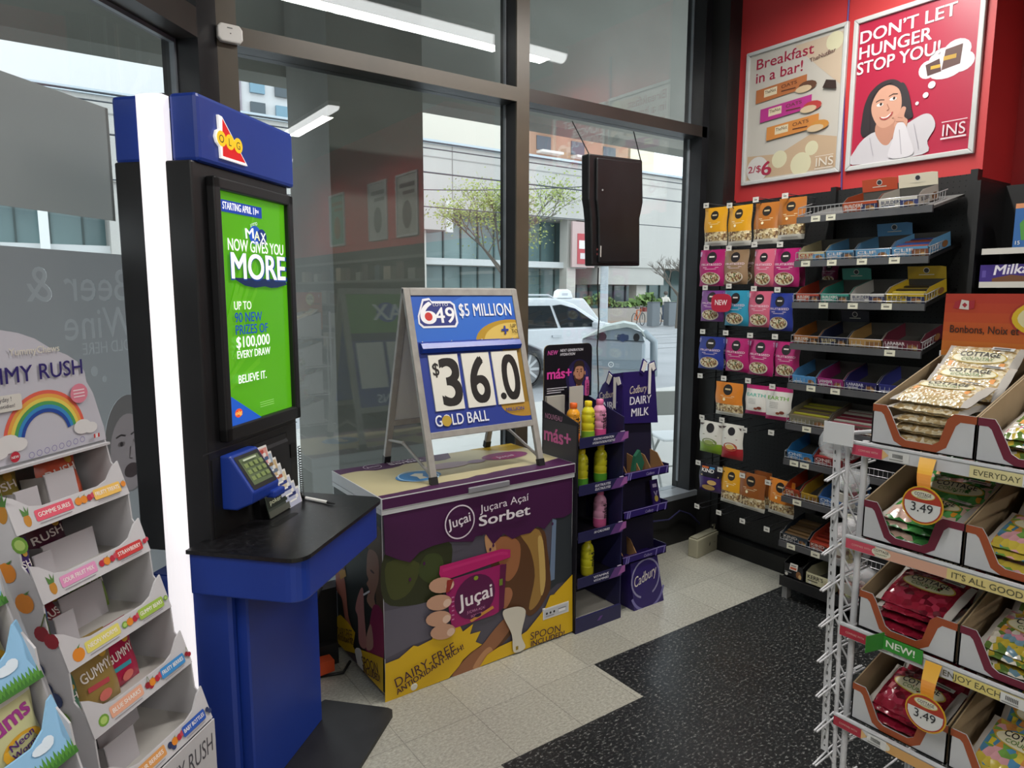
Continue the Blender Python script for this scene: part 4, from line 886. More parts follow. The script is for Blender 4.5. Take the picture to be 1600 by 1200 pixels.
for lab, q, c in (('orange drink bottle with orange cap on the top tier', (.06, .08, .935), ('e09a2a', 'd9742a', 'e0621c')), ('yellow drink bottle on the top tier between the orange and the pink', (.160, .085, .935), ('cfc92a', '7fae3a', 'e6cc18')), ('pink drink bottle with pink cap on the top tier', (.245, .095, .935), ('d88fb0', 'cf4f8a', 'dd6f9c')),
        ('yellow drink bottle in the middle of the second tier', (.118, .08, .705), ('cfc92a', '5fa83a', 'e6cc18')), ('yellow drink bottle at the right end of the second tier', (.262, .10, .705), ('cfc92a', '5fa83a', 'e6cc18')), ('yellow drink bottle half hidden at the left end of the second tier', (.062, .14, .705), ('cfc92a', '5fa83a', 'e6cc18')),
        ('lone pink drink bottle on the third tier', (.255, .09, .473), ('d597b4', 'cf5f92', 'd06a98')), ('lone yellow drink bottle on the lowest filled tier', (.165, .08, .243), ('cfc92a', 'bdb42a', 'd9c41c'))):
    bottle(lab, (2.067+q[0], 2.388+q[1], q[2]), *c, rz=R(rnd.uniform(-15, 35)))

# ================================================================ PURPLE CHOCOLATE DISPLAY
def chocolate_display():
    t = thing('chocolate_display', 'purple cardboard chocolate bar display with milk glass header beside the drink stand', 'display stand', (2.50, 2.392, 0))
    PU = noisy('purple_card', ['25165a', '2b1a66'], 4, .45); DP = m('191040', .5); LV = '8f83b8'; IN = m('120c2a', .6)
    b = B(); b.hexa([(0, 0, 0), (.226, 0, 0), (.226, .26, 0), (0, .26, 0), (-.03, .01, .285), (.168, .01, .285), (.168, .26, .285), (-.03, .26, .285)], PU)
    a = Art(b, (0, 0, 0), X3, (0, .01, .285)); a.arc(.085, .16, .098, .108, -60, 250, '8a86a8', 24); a.arc(.10, .11, .115, .13, 200, 350, '6f6aa0', 20); a.seg('Cadbury', [(.0, .125), (.165, .165)], .055, 'd8cfc6', .0, .25)
    b.build('base', t)
    b = B(); b.hexa([(-.03, .08, .28), (.22, .08, .28), (.24, .27, .28), (-.05, .27, .28), (-.02, .12, 1.0), (.21, .12, 1.0), (.21, .27, 1.0), (-.02, .27, 1.0)], IN); b.build('column', t)
    for i, z in enumerate((.27, .51, .71)):
        b = B(); x0, x1 = -.095, .23; b.box(x0, x1, .0, .2, z, z+.006, DP); b.box(x0, x1, 0, .004, z, z+.042, PU); b.box(x0, x0+.004, 0, .2, z, z+.05, DP); b.box(x1-.004, x1, 0, .2, z, z+.05, DP); a = front(b, -.0003)
        a.line([(x0, z+.04), (x1, z+.04)], .003, LV); a.seg('Cadbury', [(.06, z+.012), (.12, z+.012)], .015, 'a79cc8', .0, .25)
        for s in (.02, .035, .24, .30): a.poly([(x0+s, z+.003), (x0+s+.008, z+.003), (x0+s+.016, z+.038), (x0+s+.008, z+.038)], '7a6fb0')
        b.build('tray', t)
    H = [(-0.021,1.25),(0.209,1.248),(0.246,0.962),(-0.013,0.984)]
    b = B(); b.prism(H, 'y', .1, .105, PU); a = front(b, .0997)
    a.seg('Cadbury', [(0.024,1.134),(0.151,1.14)], .04, 'd9cbb6', 0, .25); a.seg('DAIRY', [(0.03,1.077),(0.187,1.076)], .042, 'e9e6ee', .04); a.seg('MILK', [(0.042,1.015),(0.17,1.012)], .042, 'e9e6ee', .04); b.build('header_front', t)
    b = B(); L = [(.1, 1.25), (.1, .97), (.30, .93), (.30, 1.08), (.25, 1.17), (.18, 1.235)]; b.prism([(y, z) for y, z in L], 'x', -.024, -.019, PU); a = leftface(b, -.0243)
    a.seg('Cadbury', [(-.27, 1.09), (-.15, 1.12)], .035, 'd9cbb6', 0, .25); a.seg('DAIRY', [(-.28, 1.035), (-.13, 1.055)], .04, 'e9e6ee', .04); a.seg('MILK', [(-.25, .985), (-.13, .995)], .04, 'e9e6ee', .04)
    b.build('header_side', t)
    def glass(y, dx, dz, name):
        b = B(); OL = m('2a1a66', .5); WHT = m('e3e0da', .5)
        for g, mt, yy in ((1.0, OL, y-.003), (.72, WHT, y-.0065)):
            b.prism([(dx+px*g, dz+pz*g) for px, pz in ((-.045, -.03), (-.02, -.045), (.012, .02), (-.02, .04))], 'y', yy, y, mt)
            b.prism([(dx+.045+px*g, dz-.005+pz*g) for px, pz in ((-.02, .02), (.02, .03), (.04, -.02), (.01, -.035))], 'y', yy, y, mt)
            b.prism([(dx+.03-.012*g, dz-.15), (dx+.03+.012*g, dz-.15), (dx+.03+.012*g, dz+.01), (dx+.03-.012*g, dz+.01)], 'y', yy-.001, y, mt)
        return b.build(name, t)
    glass(.0985, .135, 1.275, 'milk_glasses')
    b = glass(.0985, 0, 0, 'milk_glasses'); b.rotation_euler = (0, 0, R(-90)); b.location = (-.124, .18, 1.21)
chocolate_display()
def flap_carton(label, x, z, c):
    t = thing('open_carton', label, 'carton', (2.50+x, 2.402, z), 0, 'opened cartons on the chocolate display')
    for sx in (0, .096): B().prism([(.0, .0), (0, .03), (.05, .095), (.12, .11), (.17, .05), (.17, 0)], 'x', sx, sx+.004, m('8f6b45', .8)).build('side_flap', t)
    b = B(); b.box(0, .1, 0, .003, 0, .035, m(c, .6)); b.box(0, .1, .0, .17, 0, .003, m('7a5a3a', .8)); b.box(0, .1, .167, .17, 0, .1, m('8f6b45', .8)); b.build('tray', t)
flap_carton('torn open brown carton on the top tray of the purple display, left of two', -.07, .716, '5b2434'); flap_carton('torn open brown carton on the top tray of the purple display, right of two', .105, .716, '4a1c30'); flap_carton('torn open brown carton on the bottom tray of the purple display', -.08, .276, '3a1430')
b = B(); b.prism([(0, 0), (.06, 0), (.085, .06), (.05, .13), (.02, .10)], 'y', 0, .02, m('1e5a42', .6)); tag(b.build('green_carton', loc=(2.50, 2.43, .718)), 'dark green folded carton piece standing between the brown cartons', 'carton')
b = B(); b.box(0, .055, -.004, .004, 0, .15, m('2a1a55', .35)); a = front(b, -.0043); a.ell(.028, .05, .014, .017, 'b7a44a').poly([(.012, .09), (.028, .06), (.044, .09), (.036, .09), (.028, .075), (.02, .09)], '9a90b0').rect(.012, .11, .03, .018, 'b5acc8').rect(.01, .012, .035, .008, '8a8430')
tag(b.build('chocolate_bar', loc=(2.66, 2.425, .517), rot=(R(-14), 0, 0)), 'single purple chocolate bar standing on the middle tray of the purple display', 'chocolate bar')

# ================================================================ HANGING SIGN
def hanging_sign():
    t = thing('hanging_sign', 'back of a black plastic illuminated sign hanging on chains in the window', 'sign', (0, 2.85, 0))
    PL = noisy('black_moulded_plastic', ['121213', '19191b'], 10, .35)
    P = [(2.511,2.383),(2.916,2.394),(2.93,2.162),(2.916,2.104),(2.907,2.071),(2.917,1.805),(2.547,1.796),(2.537,2.038),(2.527,2.105),(2.516,2.148)]
    b = B(); b.prism(P, 'y', -.03, .03, PL); b.build('housing', t, bevel=.008)
    cx = sum(p[0] for p in P)/len(P); cz = sum(p[1] for p in P)/len(P)
    b = B(); b.prism([(cx+(x-cx)*.84+.012, cz+(z-cz)*.94) for x, z in P], 'y', -.045, -.03, PL); b.build('rear_cover', t, bevel=.008)
    b = B(); a = front(b, -.0455); a.rect(2.592, 1.845, .008, .06, 'b9b6b0').ell(2.57, 1.86, .006, .006, '5a2626').ell(2.57, 1.885, .006, .006, '5a2626').ell(2.60, 2.20, .006, .005, '8a8a8a'); b.build('switch_plate', t)
    for q in ([(2.543,2.383),(2.503,2.571)], [(2.931,2.399),(2.97,2.579)]):
        b = B(); p0, p1 = [Vector((x, 0, z)) for x, z in q]; p1.y = .1
        n = 22
        for i in range(n): b.bar(p0.lerp(p1, i/n), p0.lerp(p1, (i+.75)/n), .0035, m('1a1a1a', .4, .5), 5)
        b.build('chain', t)
    q = [(2.623,1.79),(2.621,1.678),(2.635,1.501),(2.625,1.34),(2.64,1.139),(2.645,0.768)]
    B().tube([(x, 0, z) for x, z in q], .004, m('151515', .5), 6).build('power_cord', t)
hanging_sign()

# ================================================================ POUCHES AND BAGS
NUTS = noisy('mixed_nuts', ['c9b48a', 'a88a5c', 'e0d3b3', '6b4c32', 'd8c79b', '8f7650'], 90, .4, kind='voronoi', bump=.3)
NUTS2 = noisy('bowl_mix', ['d9cda6', '7a3a30', 'b9a070', '4d5a2c', 'e6ddc2', '8a6238'], 130, .4, kind='voronoi', bump=.3)
def bulge(w, h, d):
    def f(x, z):
        X = min(1, abs(2*x/w)); Zf = min(1, max(0, z/h))
        return d/2*(1-X**2.5)**.6*max(0, math.sin(math.pi*Zf**.62))**.75 if Zf < 1 else 0
    return f
def pouch_b(w, h, d, bands, back='b9b9b4', rough=.28):
    """stand-up pouch, origin at bottom centre, front faces -y; bands = [(height fraction, material)] from the bottom up"""
    b = B(); f = bulge(w, h, d); nu, nv = 8, 14; b_i = 0
    hs = [bands[min(i, len(bands)-1)] for i in range(len(bands))]
    zs = sorted(set([j/nv for j in range(nv+1)]+[k for k, _ in bands]))
    for sgn in (-1, 1):
        vs = [(-w/2+w*i/nu+(0.02*w*math.sin(zz*9) if i in (0, nu) else 0), sgn*(f(-w/2+w*i/nu, zz*h)+.0008), zz*h) for zz in zs for i in range(nu+1)]
        o = len(b.v); b.v.extend(vs)
        for j in range(len(zs)-1):
            zc = (zs[j]+zs[j+1])/2; mt = next((mm for k, mm in bands if zc <= k), bands[-1][1]) if sgn < 0 else back
            k = b.mid(m(mt, rough) if isinstance(mt, str) else mt)
            for i in range(nu):
                q = (o+j*(nu+1)+i, o+j*(nu+1)+i+1, o+(j+1)*(nu+1)+i+1, o+(j+1)*(nu+1)+i)
                b.f.append(q if sgn < 0 else q[::-1]); b.mi.append(k); b.sm.append(True)
    return b, Wrap(b, (0, -.0008, 0), X3, Z3, f)
def nut_pouch(kind, w, h, c, c2=None, d=.045):
    if kind == 'clear':
        b, a = pouch_b(w, h, d, [(.12, 'd9d6cc'), (.36, NUTS), (1, c)]); a.ell(0, h*.79, w*.17, w*.17, '1d1712', 16); a.rect(-w*.1, h*.78, w*.2, w*.05, 'c9b48a')
        a.rect(-w*.26, h*.60, w*.52, h*.012, c2 or 'efe2b8').rect(-w*.2, h*.56, w*.4, h*.009, c2 or 'efe2b8').ell(-w*.1, h*.5, w*.05, w*.05, 'efe2b8', 10).rect(-w*.3, h*.05, w*.6, h*.012, '8f8d84')
    elif kind == 'bowl':
        b, a = pouch_b(w, h, d, [(1, c)]); a.rect(-w*.49, h*.82, w*.98, h*.13, c2 or 'c7a9c0'); a.ell(0, h*.78, w*.19, w*.19, '1b1518', 16); a.rect(-w*.1, h*.78, w*.2, w*.05, 'd8cfc8')
        a.txt('FRUIT&SEED', 0, h*.56, h*.06, 'e3ccd6', w=w*.78, al='c', bold=.02); a.rect(-w*.3, h*.5, w*.6, h*.014, 'e3ccd6'); a.rect(-w*.22, h*.46, w*.44, h*.01, 'e3ccd6')
        a.ell(0, h*.21, w*.37, h*.17, 'd8cfc0', 20); a.ell(0, h*.22, w*.33, h*.15, NUTS2, 20)
    elif kind == 'white':
        b, a = pouch_b(w, h, d, [(.13, c), (.87, 'dcd9d2'), (1, c)]); a.txt('EARTH', 0, h*.62, h*.11, c2 or '3fae9a', w=w*.8, al='c', bold=.02); a.ell(w*.2, h*.25, w*.1, h*.05, '7a3a2a', 10); a.ell(w*.05, h*.22, w*.08, h*.04, '8f4a30', 10)
        for k in range(4): a.rect(-w*.3, h*(.53-.05*k), w*.35, h*.01, '8a8a86')
    elif kind == 'seeds':
        b, a = pouch_b(w, h, d, [(.33, c), (1, 'd8d5cb')]); a.ell(0, h*.8, w*.17, w*.17, '1b1518', 16); a.ell(0, h*.36, w*.32, h*.12, c2, 16); a.rect(-w*.3, h*.58, w*.6, h*.015, '8a5a5a' if c2 != '7d8f4a' else '6d7a4a'); a.ell(0, h*.36, w*.2, h*.07, 'd9b66a' if c2 != '7d8f4a' else '9aa860', 12)
        a.rect(-w*.45, h*.86, w*.9, h*.06, '5a4a4a')
    else:                                                           # flat dark box style bag
        b, a = pouch_b(w, h, d, [(.55, '3c2460'), (1, '191622')]); a.txt('KIND', -w*.35, h*.72, h*.13, 'e9e6e2', w=w*.55, bold=.05); a.rect(-w*.35, h*.86, w*.3, h*.06, 'c9642a'); a.rect(0, h*.86, w*.22, h*.06, '3f8ac0')
        a.rect(-w*.38, h*.58, w*.8, h*.04, 'b9a880'); a.ell(w*.15, h*.38, w*.2, h*.09, 'cda867', 12); a.ell(0, h*.18, w*.3, h*.1, 'c09a5a', 12)
    return b
# ================================================================ CARDBOARD CANDY STANDS
def fruit(a, x, z, kind, s=.02):
    if kind == 'pine': a.ell(x, z, s*.55, s*.9, 'b9812f', 12); a.poly([(x-s*.5, z+s*.7), (x-s*.6, z+s*1.9), (x, z+s*1.2), (x+.1*s, z+s*2.1), (x+s*.3, z+s*1.2), (x+s*.7, z+s*1.8), (x+s*.4, z+s*.7)], '4f7a3a')
    elif kind == 'orange': a.ell(x, z, s, s*.95, 'd8842a', 14); a.poly([(x, z+s*.9), (x+s*.7, z+s*1.3), (x+s*.3, z+s*.8)], '4f7a3a')
    elif kind == 'berry': a.ell(x, z, s*.8, s*.8, 'b0283a', 12); a.ell(x+s*1.1, z+s*.3, s*.7, s*.7, 'c04a5a', 12)
    elif kind == 'cherry': a.ell(x, z, s*.8, s*.75, '8f1f2c', 12); a.ell(x+s, z-s*.6, s*.8, s*.75, '9d2533', 12); a.line([(x, z+s*.6), (x+s*.6, z+s*2), (x+s, z)], s*.12, '5a6a2c')
    elif kind == 'blue': a.ell(x, z, s*.8, s*.8, '2a3458', 12); a.ell(x+s*.9, z-s*.9, s*.8, s*.8, '343f66', 12)
    elif kind == 'lime': a.ell(x, z, s*.9, s*.8, '6f9a3a', 12); a.ell(x, z, s*.6, s*.5, 'a9c46a', 12)
D_O, D_R = Vector((-.0414, 1.7526, 0)), R(43)
def Dw(p): return D_O+Matrix.Rotation(D_R, 3, 'Z') @ Vector(p)
def candy_bag(label, p, w, h, c, c2, word, rx=-12, rz=43, d=.035, stripe=None):
    h *= 1.25
    b, a = pouch_b(w, h, d, [(.93, c), (1, c2)]); a.rect(-w*.49, h*.80, w*.98, h*.1, c2); a.ell(w*.25, h*.70, w*.1, w*.1, 'd2a53a', 12)
    a.txt(word, -w*.36, h*.42, h*.14, 'efe8e2', w=w*.74, bold=.03, rot=6); a.rect(-w*.3, h*.28, w*.5, h*.07, stripe or c2); a.ell(w*.05, h*.14, w*.16, h*.08, 'd9746a', 12)
    o = b.build('candy_bag', loc=p, rot=(R(rx), 0, R(rz))); tag(o, label, 'candy bag', 'candy bags in the white cardboard stand'); return o
WC = noisy('white_card', ['b9b7ba', 'c4c2c5'], 6, .65); WI = noisy('card_inside', ['a9a5a0', 'b5b1ac'], 8, .8)
def candy_stand():
    t = thing('candy_stand', 'white five tier cardboard candy stand left of the lottery terminal', 'display stand', D_O, D_R)
    W_, back = .323, .27; ZT = [1.134-.149*k for k in range(5)]; YT = [-.0508*k for k in range(5)]
    prof = [(back, 0), (back, 1.33), (.06, 1.285), (.055, 1.262)]
    for k in range(5): prof += [(YT[k]+.045, ZT[k]+.082), (YT[k]+.018, ZT[k]+.05), (YT[k], ZT[k])]
    prof += [(-.206, .5), (-.206, 0)]
    for x in (0, W_-.004):
        b = B(); b.prism(prof, 'x', x, x+.004, WC)
        if x == 0:
            a = leftface(b, -.0003); rnd.seed(2)
            for i, kd in enumerate(('pine', 'lime', 'orange', 'orange', 'cherry', 'blue', 'blue', 'lime', 'berry', 'orange', 'pine')): fruit(a, -.05+.03*math.sin(i*2.1)+(.05+.012*i)-.03, 1.18-.065*i, kd, .024)
            for i, kd in enumerate(('orange', 'blue', 'berry', 'lime', 'pine', 'cherry')): fruit(a, -.18+.02*math.sin(i*3), 1.1-.12*i, kd, .024)
        b.build('side_panel', t)
    B().box(.004, W_-.004, back-.004, back, 0, 1.33, WI).build('back_panel', t)
    rows = [(('d9566a', 'pine', 'GOMME SURES'), ('e6b85a', 'orange', 'FRUITY TREATS')), (('d88fb8', 'pine', 'SOUR FRUIT MIX'), ('c63a3a', 'berry', 'STRAWBERRY')), (('d9cf6a', 'orange', 'NEON WORMS'), ('9ab84a', 'lime', 'GUMMY BEARS')), (('dfa58a', 'lime', 'BLUE SHARKS'), ('3f8ac6', 'cherry', 'FRUITY BERRIES')), (('d99a5a', 'berry', 'SOUR BERRIES'), ('2f58b0', 'blue', 'BABY BOTTLES'))]
    for k in range(5):
        z, y = ZT[k], YT[k]; b = B(); b.box(.004, W_-.004, y+.002, back-.004, z, z+.004, WI); b.build('tier', t)
        b = B(); sl = .341; h = .055
        # lip with a scooped top edge
        top = [(0, .085), (.02, .075), (.05, .05), (.08, .042), (.24, .042), (.27, .05), (.30, .075), (W_, .085)]
        P = [(0, 0), (W_, 0)]+top[::-1]
        vs = [(x, y-.002+q*sl, z+q) for x, q in P]; n = len(P)
        b.mesh(vs+[(x, yy+.004, zz) for x, yy, zz in vs], [tuple(range(n)), tuple(range(n, 2*n))[::-1]]+[(i, n+i, n+(i+1) % n, (i+1) % n) for i in range(n)], WC)
        a = Art(b, (0, y-.0023, z), X3, (0, sl, 1)); (c1, f1, t1), (c2, f2, t2) = rows[k]
        fruit(a, .035, .024, f1, .016); a.rrect(.055, .014, .10, .026, .004, c1); a.txt(t1, .062, .023, .010, 'f3ece6', w=.085, bold=.03); a.rect(.06, .008, .085, .002, '8f8c92')
        for i, kd in enumerate((f2, 'orange', 'berry')): fruit(a, .17+.016*i, .026, kd, .010)
        a.rrect(.215, .014, .085, .026, .004, c2); a.txt(t2, .22, .023, .010, 'f6f0ea', w=.075, bold=.03); fruit(a, .310, .03, f2, .008); a.rect(.22, .008, .07, .002, '8f8c92')
        b.build('lip', t)
    b = B(); b.box(.0, W_, -.210, -.206, 0, .535, WC); a = front(b, -.2103); a.txt('GUMMY RUSH', .06, .455, .05, '4c4a52', w=.25, bold=.0); b.build('base_front', t)
    b = B(); b.box(0, W_, .045, back, 1.262, 1.268, WC); b.build('top_ledge', t)
    # header card: cloud outline, rainbow, lettering; no mascot
    H = [(.323, 1.275), (.318, 1.31), (.292, 1.40), (.275, 1.43), (.272, 1.455), (.255, 1.48), (.225, 1.50), (.18, 1.52), (.14, 1.545), (.10, 1.56), (.05, 1.57), (.0, 1.56), (-.06, 1.53), (-.08, 1.275)]
    b = B(); b.prism(H, 'y', .056, .060, m('bdbcc6', .5)); a = front(b, .0557)
    for i, c in enumerate(('d9604f', 'e0a04a', 'ddc95a', '4f9a5a', '3a86c0', '27489a')): a.arc(.15, 1.315, .085-.0085*i+.017, .0935-.0085*i+.017, 12, 168, c, 24)
    for x, z, r in ((.05, 1.32, .03), (.075, 1.315, .022), (.025, 1.31, .028), (.25, 1.322, .026), (.275, 1.315, .02)): a.ell(x, z, r, r*.7, 'd8d6d6', 14)
    a.txt('GUMMY RUSH', .262, 1.452, .036, '2a1f66', w=.32, al='r', bold=.02, rot=0); a.txt('YummyChews', .20, 1.512, .016, 'd5d0c4', w=.13, al='r', bold=.02)
    a.rrect(.0, 1.392, .09, .036, .006, 'd0cdc6'); a.txt('Everyday !', .015, 1.414, .010, '5a5860', w=.05); a.txt('au quotidien!', .012, 1.40, .008, '5a5860', w=.06)
    a.ell(.245, 1.405, .026, .024, 'd57f92', 16); 
    for k in range(3): a.rect(.228, 1.412-.008*k, .033, .003, 'ead0d6')
    a.ell(.06, 1.29, .012, .012, 'b8283a', 14); a.txt('NEW', .051, 1.287, .006, 'f2e6e6', w=.018, bold=.03)
    for i in range(8): a.arc(.10+.020*i, 1.285+.001*i, .006, .0075, 0, 360, '7c74a6', 10)
    a.rect(.275, 1.288, .018, .010, 'e3dede').rect(.275, 1.288, .005, .010, 'c03a3a').rect(.288, 1.288, .005, .010, 'c03a3a'); b.build('header_card', t)
candy_stand()
def divider(label, x, y, z, w, h, rz=0):
    b = B(); b.box(0, w, 0, .003, 0, h, m('b2aeb2', .7)); b.box(0, .003, 0, .07, 0, h*.95, m('aaa6a6', .7))
    tag(b.build('card_divider', loc=Dw((x, y, z)), rot=(R(-10), 0, D_R+R(rz))), label, 'divider', 'loose card dividers in the candy stand')
ZT = [1.138-.149*k for k in range(5)]
divider('white card divider at the left of the top candy tier', .05, .04, ZT[0], .06, .075); divider('white card divider in front of the orange candy bag, top tier', .14, .05, ZT[0], .085, .09)
divider('narrow white card divider on the second candy tier', .07, .03, ZT[1], .05, .07); divider('wide white card divider on the second candy tier', .115, .05, ZT[1], .15, .075)
divider('narrow white card divider on the third candy tier', .055, -.03, ZT[2], .055, .085); divider('wide white card divider on the third candy tier', .13, .03, ZT[2], .13, .09)
divider('white card divider fallen forward on the lowest candy tier', .06, -.13, ZT[4], .09, .08); divider('large white card divider leaning on the lowest candy tier', .12, -.05, ZT[4], .16, .10, 10)
candy_bag('olive gold candy bag at the left of the top candy tier', Dw((.075, .12, ZT[0])), .12, .105, '9a8a3f', '7f7436', 'RUSH'); candy_bag('orange and red candy bag on the top candy tier', Dw((.225, .10, ZT[0])), .115, .115, 'cf5a3a', 'd8742f', 'RUSH', stripe='c2324a')
candy_bag('purple candy bag leaning at the left of the second candy tier', Dw((.035, .035, ZT[1])), .06, .095, '3f2a6f', '33225c', 'RUSH', rz=33); candy_bag('dark maroon candy bag behind the divider, second candy tier', Dw((.19, .12, ZT[1])), .12, .11, '4a1f33', '3d1a2b', 'RUSH')
candy_bag('blue candy bag at the left of the third candy tier', Dw((.025, .0, ZT[2])), .06, .085, '3a6aa0', '27508a', 'RUSH', rz=20); candy_bag('dark red candy bag tipped over on the third candy tier', Dw((.12, .03, ZT[2])), .08, .10, '7f2432', '6a1d2a', 'RUSH', rx=-30); candy_bag('dark green candy bag at the back of the third candy tier', Dw((.15, .14, ZT[2])), .10, .10, '41542f', '35462a', 'RUSH'); candy_bag('lime green candy bag at the right of the third candy tier', Dw((.245, .06, ZT[2])), .10, .115, '7f9a3c', '5f7f2c', 'RUSH', stripe='c9c23a')
candy_bag('teal candy bag at the far left of the fourth candy tier', Dw((.03, -.06, ZT[3])), .06, .09, '4f7a66', '3f6654', 'RUSH', rz=25); candy_bag('gold candy bag leaning on the fourth candy tier', Dw((.105, -.075, ZT[3])), .11, .135, '9a8048', '86703c', 'GUMMY', rx=-14, rz=38, stripe='b8474f'); candy_bag('magenta candy bag in front on the fourth candy tier', Dw((.19, -.06, ZT[3])), .11, .125, 'ad2449', '96203f', 'GUMMY', stripe='3a9aa8'); candy_bag('dark magenta candy bag behind the gold one, fourth candy tier', Dw((.20, .03, ZT[3])), .12, .15, '8c2040', '7a1b38', 'RUSH')
# second stand, sky and grass print, nearer the camera
def grass_stand():
    u, n = Vector((math.sin(R(47)), math.cos(R(47)), 0)), Vector((math.cos(R(47)), -math.sin(R(47)), 0))
    O = u*.665-n*1.136; t = thing('grass_print_stand', 'cardboard candy stand with sky and grass print in the near left corner', 'display stand', O, D_R); W_ = .315
    ZT = [1.226, 1.089, .952, .813, .676]; YT = [.063, 0, -.062, -.123, -.184]; back = .2
    prof = [(back, 0), (back, 1.29), (.06, 1.29)]
    for k in range(5): prof += [(YT[k]+.05, ZT[k]+.10), (YT[k]+.008, ZT[k]+.055), (YT[k], ZT[k])]
    prof += [(-.19, .6), (-.19, 0)]
    for x in (0, W_-.004):
        b = B(); b.prism(prof, 'x', x, x+.004, WC); b.build('side_panel', t)
    B().box(.004, W_-.004, back-.004, back, 0, 1.29, WI).build('back_panel', t)
    SKYC = m('86b4d6', .6)
    for k in range(5):
        z, y = ZT[k], YT[k]; B().box(.004, W_-.004, y+.003, back-.004, z, z+.004, WI).build('tier', t)
        b = B(); P = [(0, 0), (W_, 0), (W_, .105), (W_-.012, .10), (W_-.04, .065), (W_-.07, .05), (.07, .05), (.04, .065), (0, .105)]; n_ = len(P); sl = .45
        vs = [(x, y-.003+q*sl, z+q) for x, q in P]; b.mesh(vs+[(x, yy+.004, zz) for x, yy, zz in vs], [tuple(range(n_)), tuple(range(n_, 2*n_))[::-1]]+[(i, n_+i, n_+(i+1) % n_, (i+1) % n_) for i in range(n_)], SKYC)
        a = Art(b, (0, y-.0034, z), X3, (0, sl, 1)); rnd.seed(k)
        a.poly([(0, 0)]+[p for i in range(42) for p in ((i*W_/42, .012+.004*rnd.random()), ((i+.5)*W_/42, .024+.008*rnd.random()))]+[(W_, .012), (W_, 0)], '4f8a34'); a.poly([(0, 0)]+[p for i in range(42) for p in ((i*W_/42, .004), ((i+.6)*W_/42, .012+.006*rnd.random()))]+[(W_, .004), (W_, 0)], '396e28')
        for cx in (.06, .15, .26): a.ell(cx, .045, .022, .009, 'd3e0ea', 12); a.ell(cx+.012, .05, .012, .009, 'd3e0ea', 10)
        b.build('lip', t)
    b = B(); b.box(0, W_, -.194, -.19, 0, .67, SKYC); b.build('base_front', t)
    Wd = lambda p: O+Matrix.Rotation(D_R, 3, 'Z') @ Vector(p)
    for k, lab in ((2, 'neon worm candy bag on the upper visible tier of the grass print stand'), (3, 'neon worm candy bag with purple lettering, lower tier of the grass print stand')):
        w, h = .13, .14; b, a = pouch_b(w, h, .04, [(.2, '7f9a3c'), (.85, 'b9b88a'), (1, 'c9c7be')]); a.txt('Yums', -w*.42, h*.52, h*.22, '8f2f7a', w=w*.8, bold=.08, rot=8); a.ell(w*.12, h*.3, w*.32, h*.17, 'd9a52f', 16); a.txt('Neon', -w*.08, h*.32, h*.09, '4a2466', w=w*.38, bold=.04, rot=8); a.txt('Worms', -w*.08, h*.2, h*.09, '4a2466', w=w*.42, bold=.04, rot=8); a.ell(-w*.25, h*.12, w*.12, h*.08, 'a8388a', 10)
        tag(b.build('candy_bag', loc=Wd((.235, YT[k]+.05, ZT[k]+.005)), rot=(R(-14), 0, D_R)), lab, 'candy bag')
grass_stand()
# odds and ends on the floor
t = thing('junction_box', 'beige metal junction box lying on the floor below the sill corner', 'junction box', (3.34, 2.67, 0), R(8)); b = B(); b.box(0, .25, 0, .07, 0, .12, m('9a9680', .6)); a = front(b, -.0004); a.poly([(.14, .045), (.15, .06), (.145, .08), (.135, .06)], '2a2a26').rect(.19, .06, .02, .005, '6e6a58'); b.build('housing', t, bevel=.006)
B().box(.005, .245, .01, .06, .12, .128, m('8a8672', .6)).build('lid', t); B().tube([(.24, .03, .12), (.245, .03, .16), (.22, .03, .16)], .006, m('8a8672')).build('clip', t)
b = B(); q = [(3.177,0.211),(3.327,0.194),(3.43,0.235),(3.533,0.193),(3.65,0.095),(3.74,0.05),(3.835,0.067)]; b.tube([(x, 2.9, z) for x, z in q], .006, m('26264a', .5), 6); tag(b.build('cable'), 'dark blue cable looping along the black wall under the sill', 'cable')
b = B(); rnd.seed(6); q = [(3.722,0.166),(3.711,0.127),(3.679,0.088),(3.75,0.138),(3.701,0.066)]
for x, z in q: b.ball((x, 2.87, z), .02, .02, .018, m('9a8e78', .9), 7, 5)
tag(b.build('plaster_lump'), 'crumbly beige lump of plaster stuck on the cable in the corner', 'plaster')
b = B(); b.box(0, .12, 0, .04, 0, .1, m('131313', .5)); b.tube([(.02, -.01, .03), (-.05, -.04, .12), (-.02, -.05, .3), (.05, -.01, .38)], .006, m('1d1d22', .5)); b.tube([(.06, -.01, .02), (.0, -.07, .008), (.1, -.10, .008), (.16, -.03, .008)], .007, m('161616', .5)); tag(b.build('cable_bundle', loc=(.93, 2.80, 0)), 'tangle of black power cables behind the terminal and freezer', 'cable')
b = B(); b.prism([(0, 0), (.10, .005), (.10, .055), (.02, .06)], 'y', 0, .06, m('c2481c', .5)); tag(b.build('orange_plug', loc=(.90, 2.72, .012)), 'orange plug block on the floor beside the freezer', 'plug')
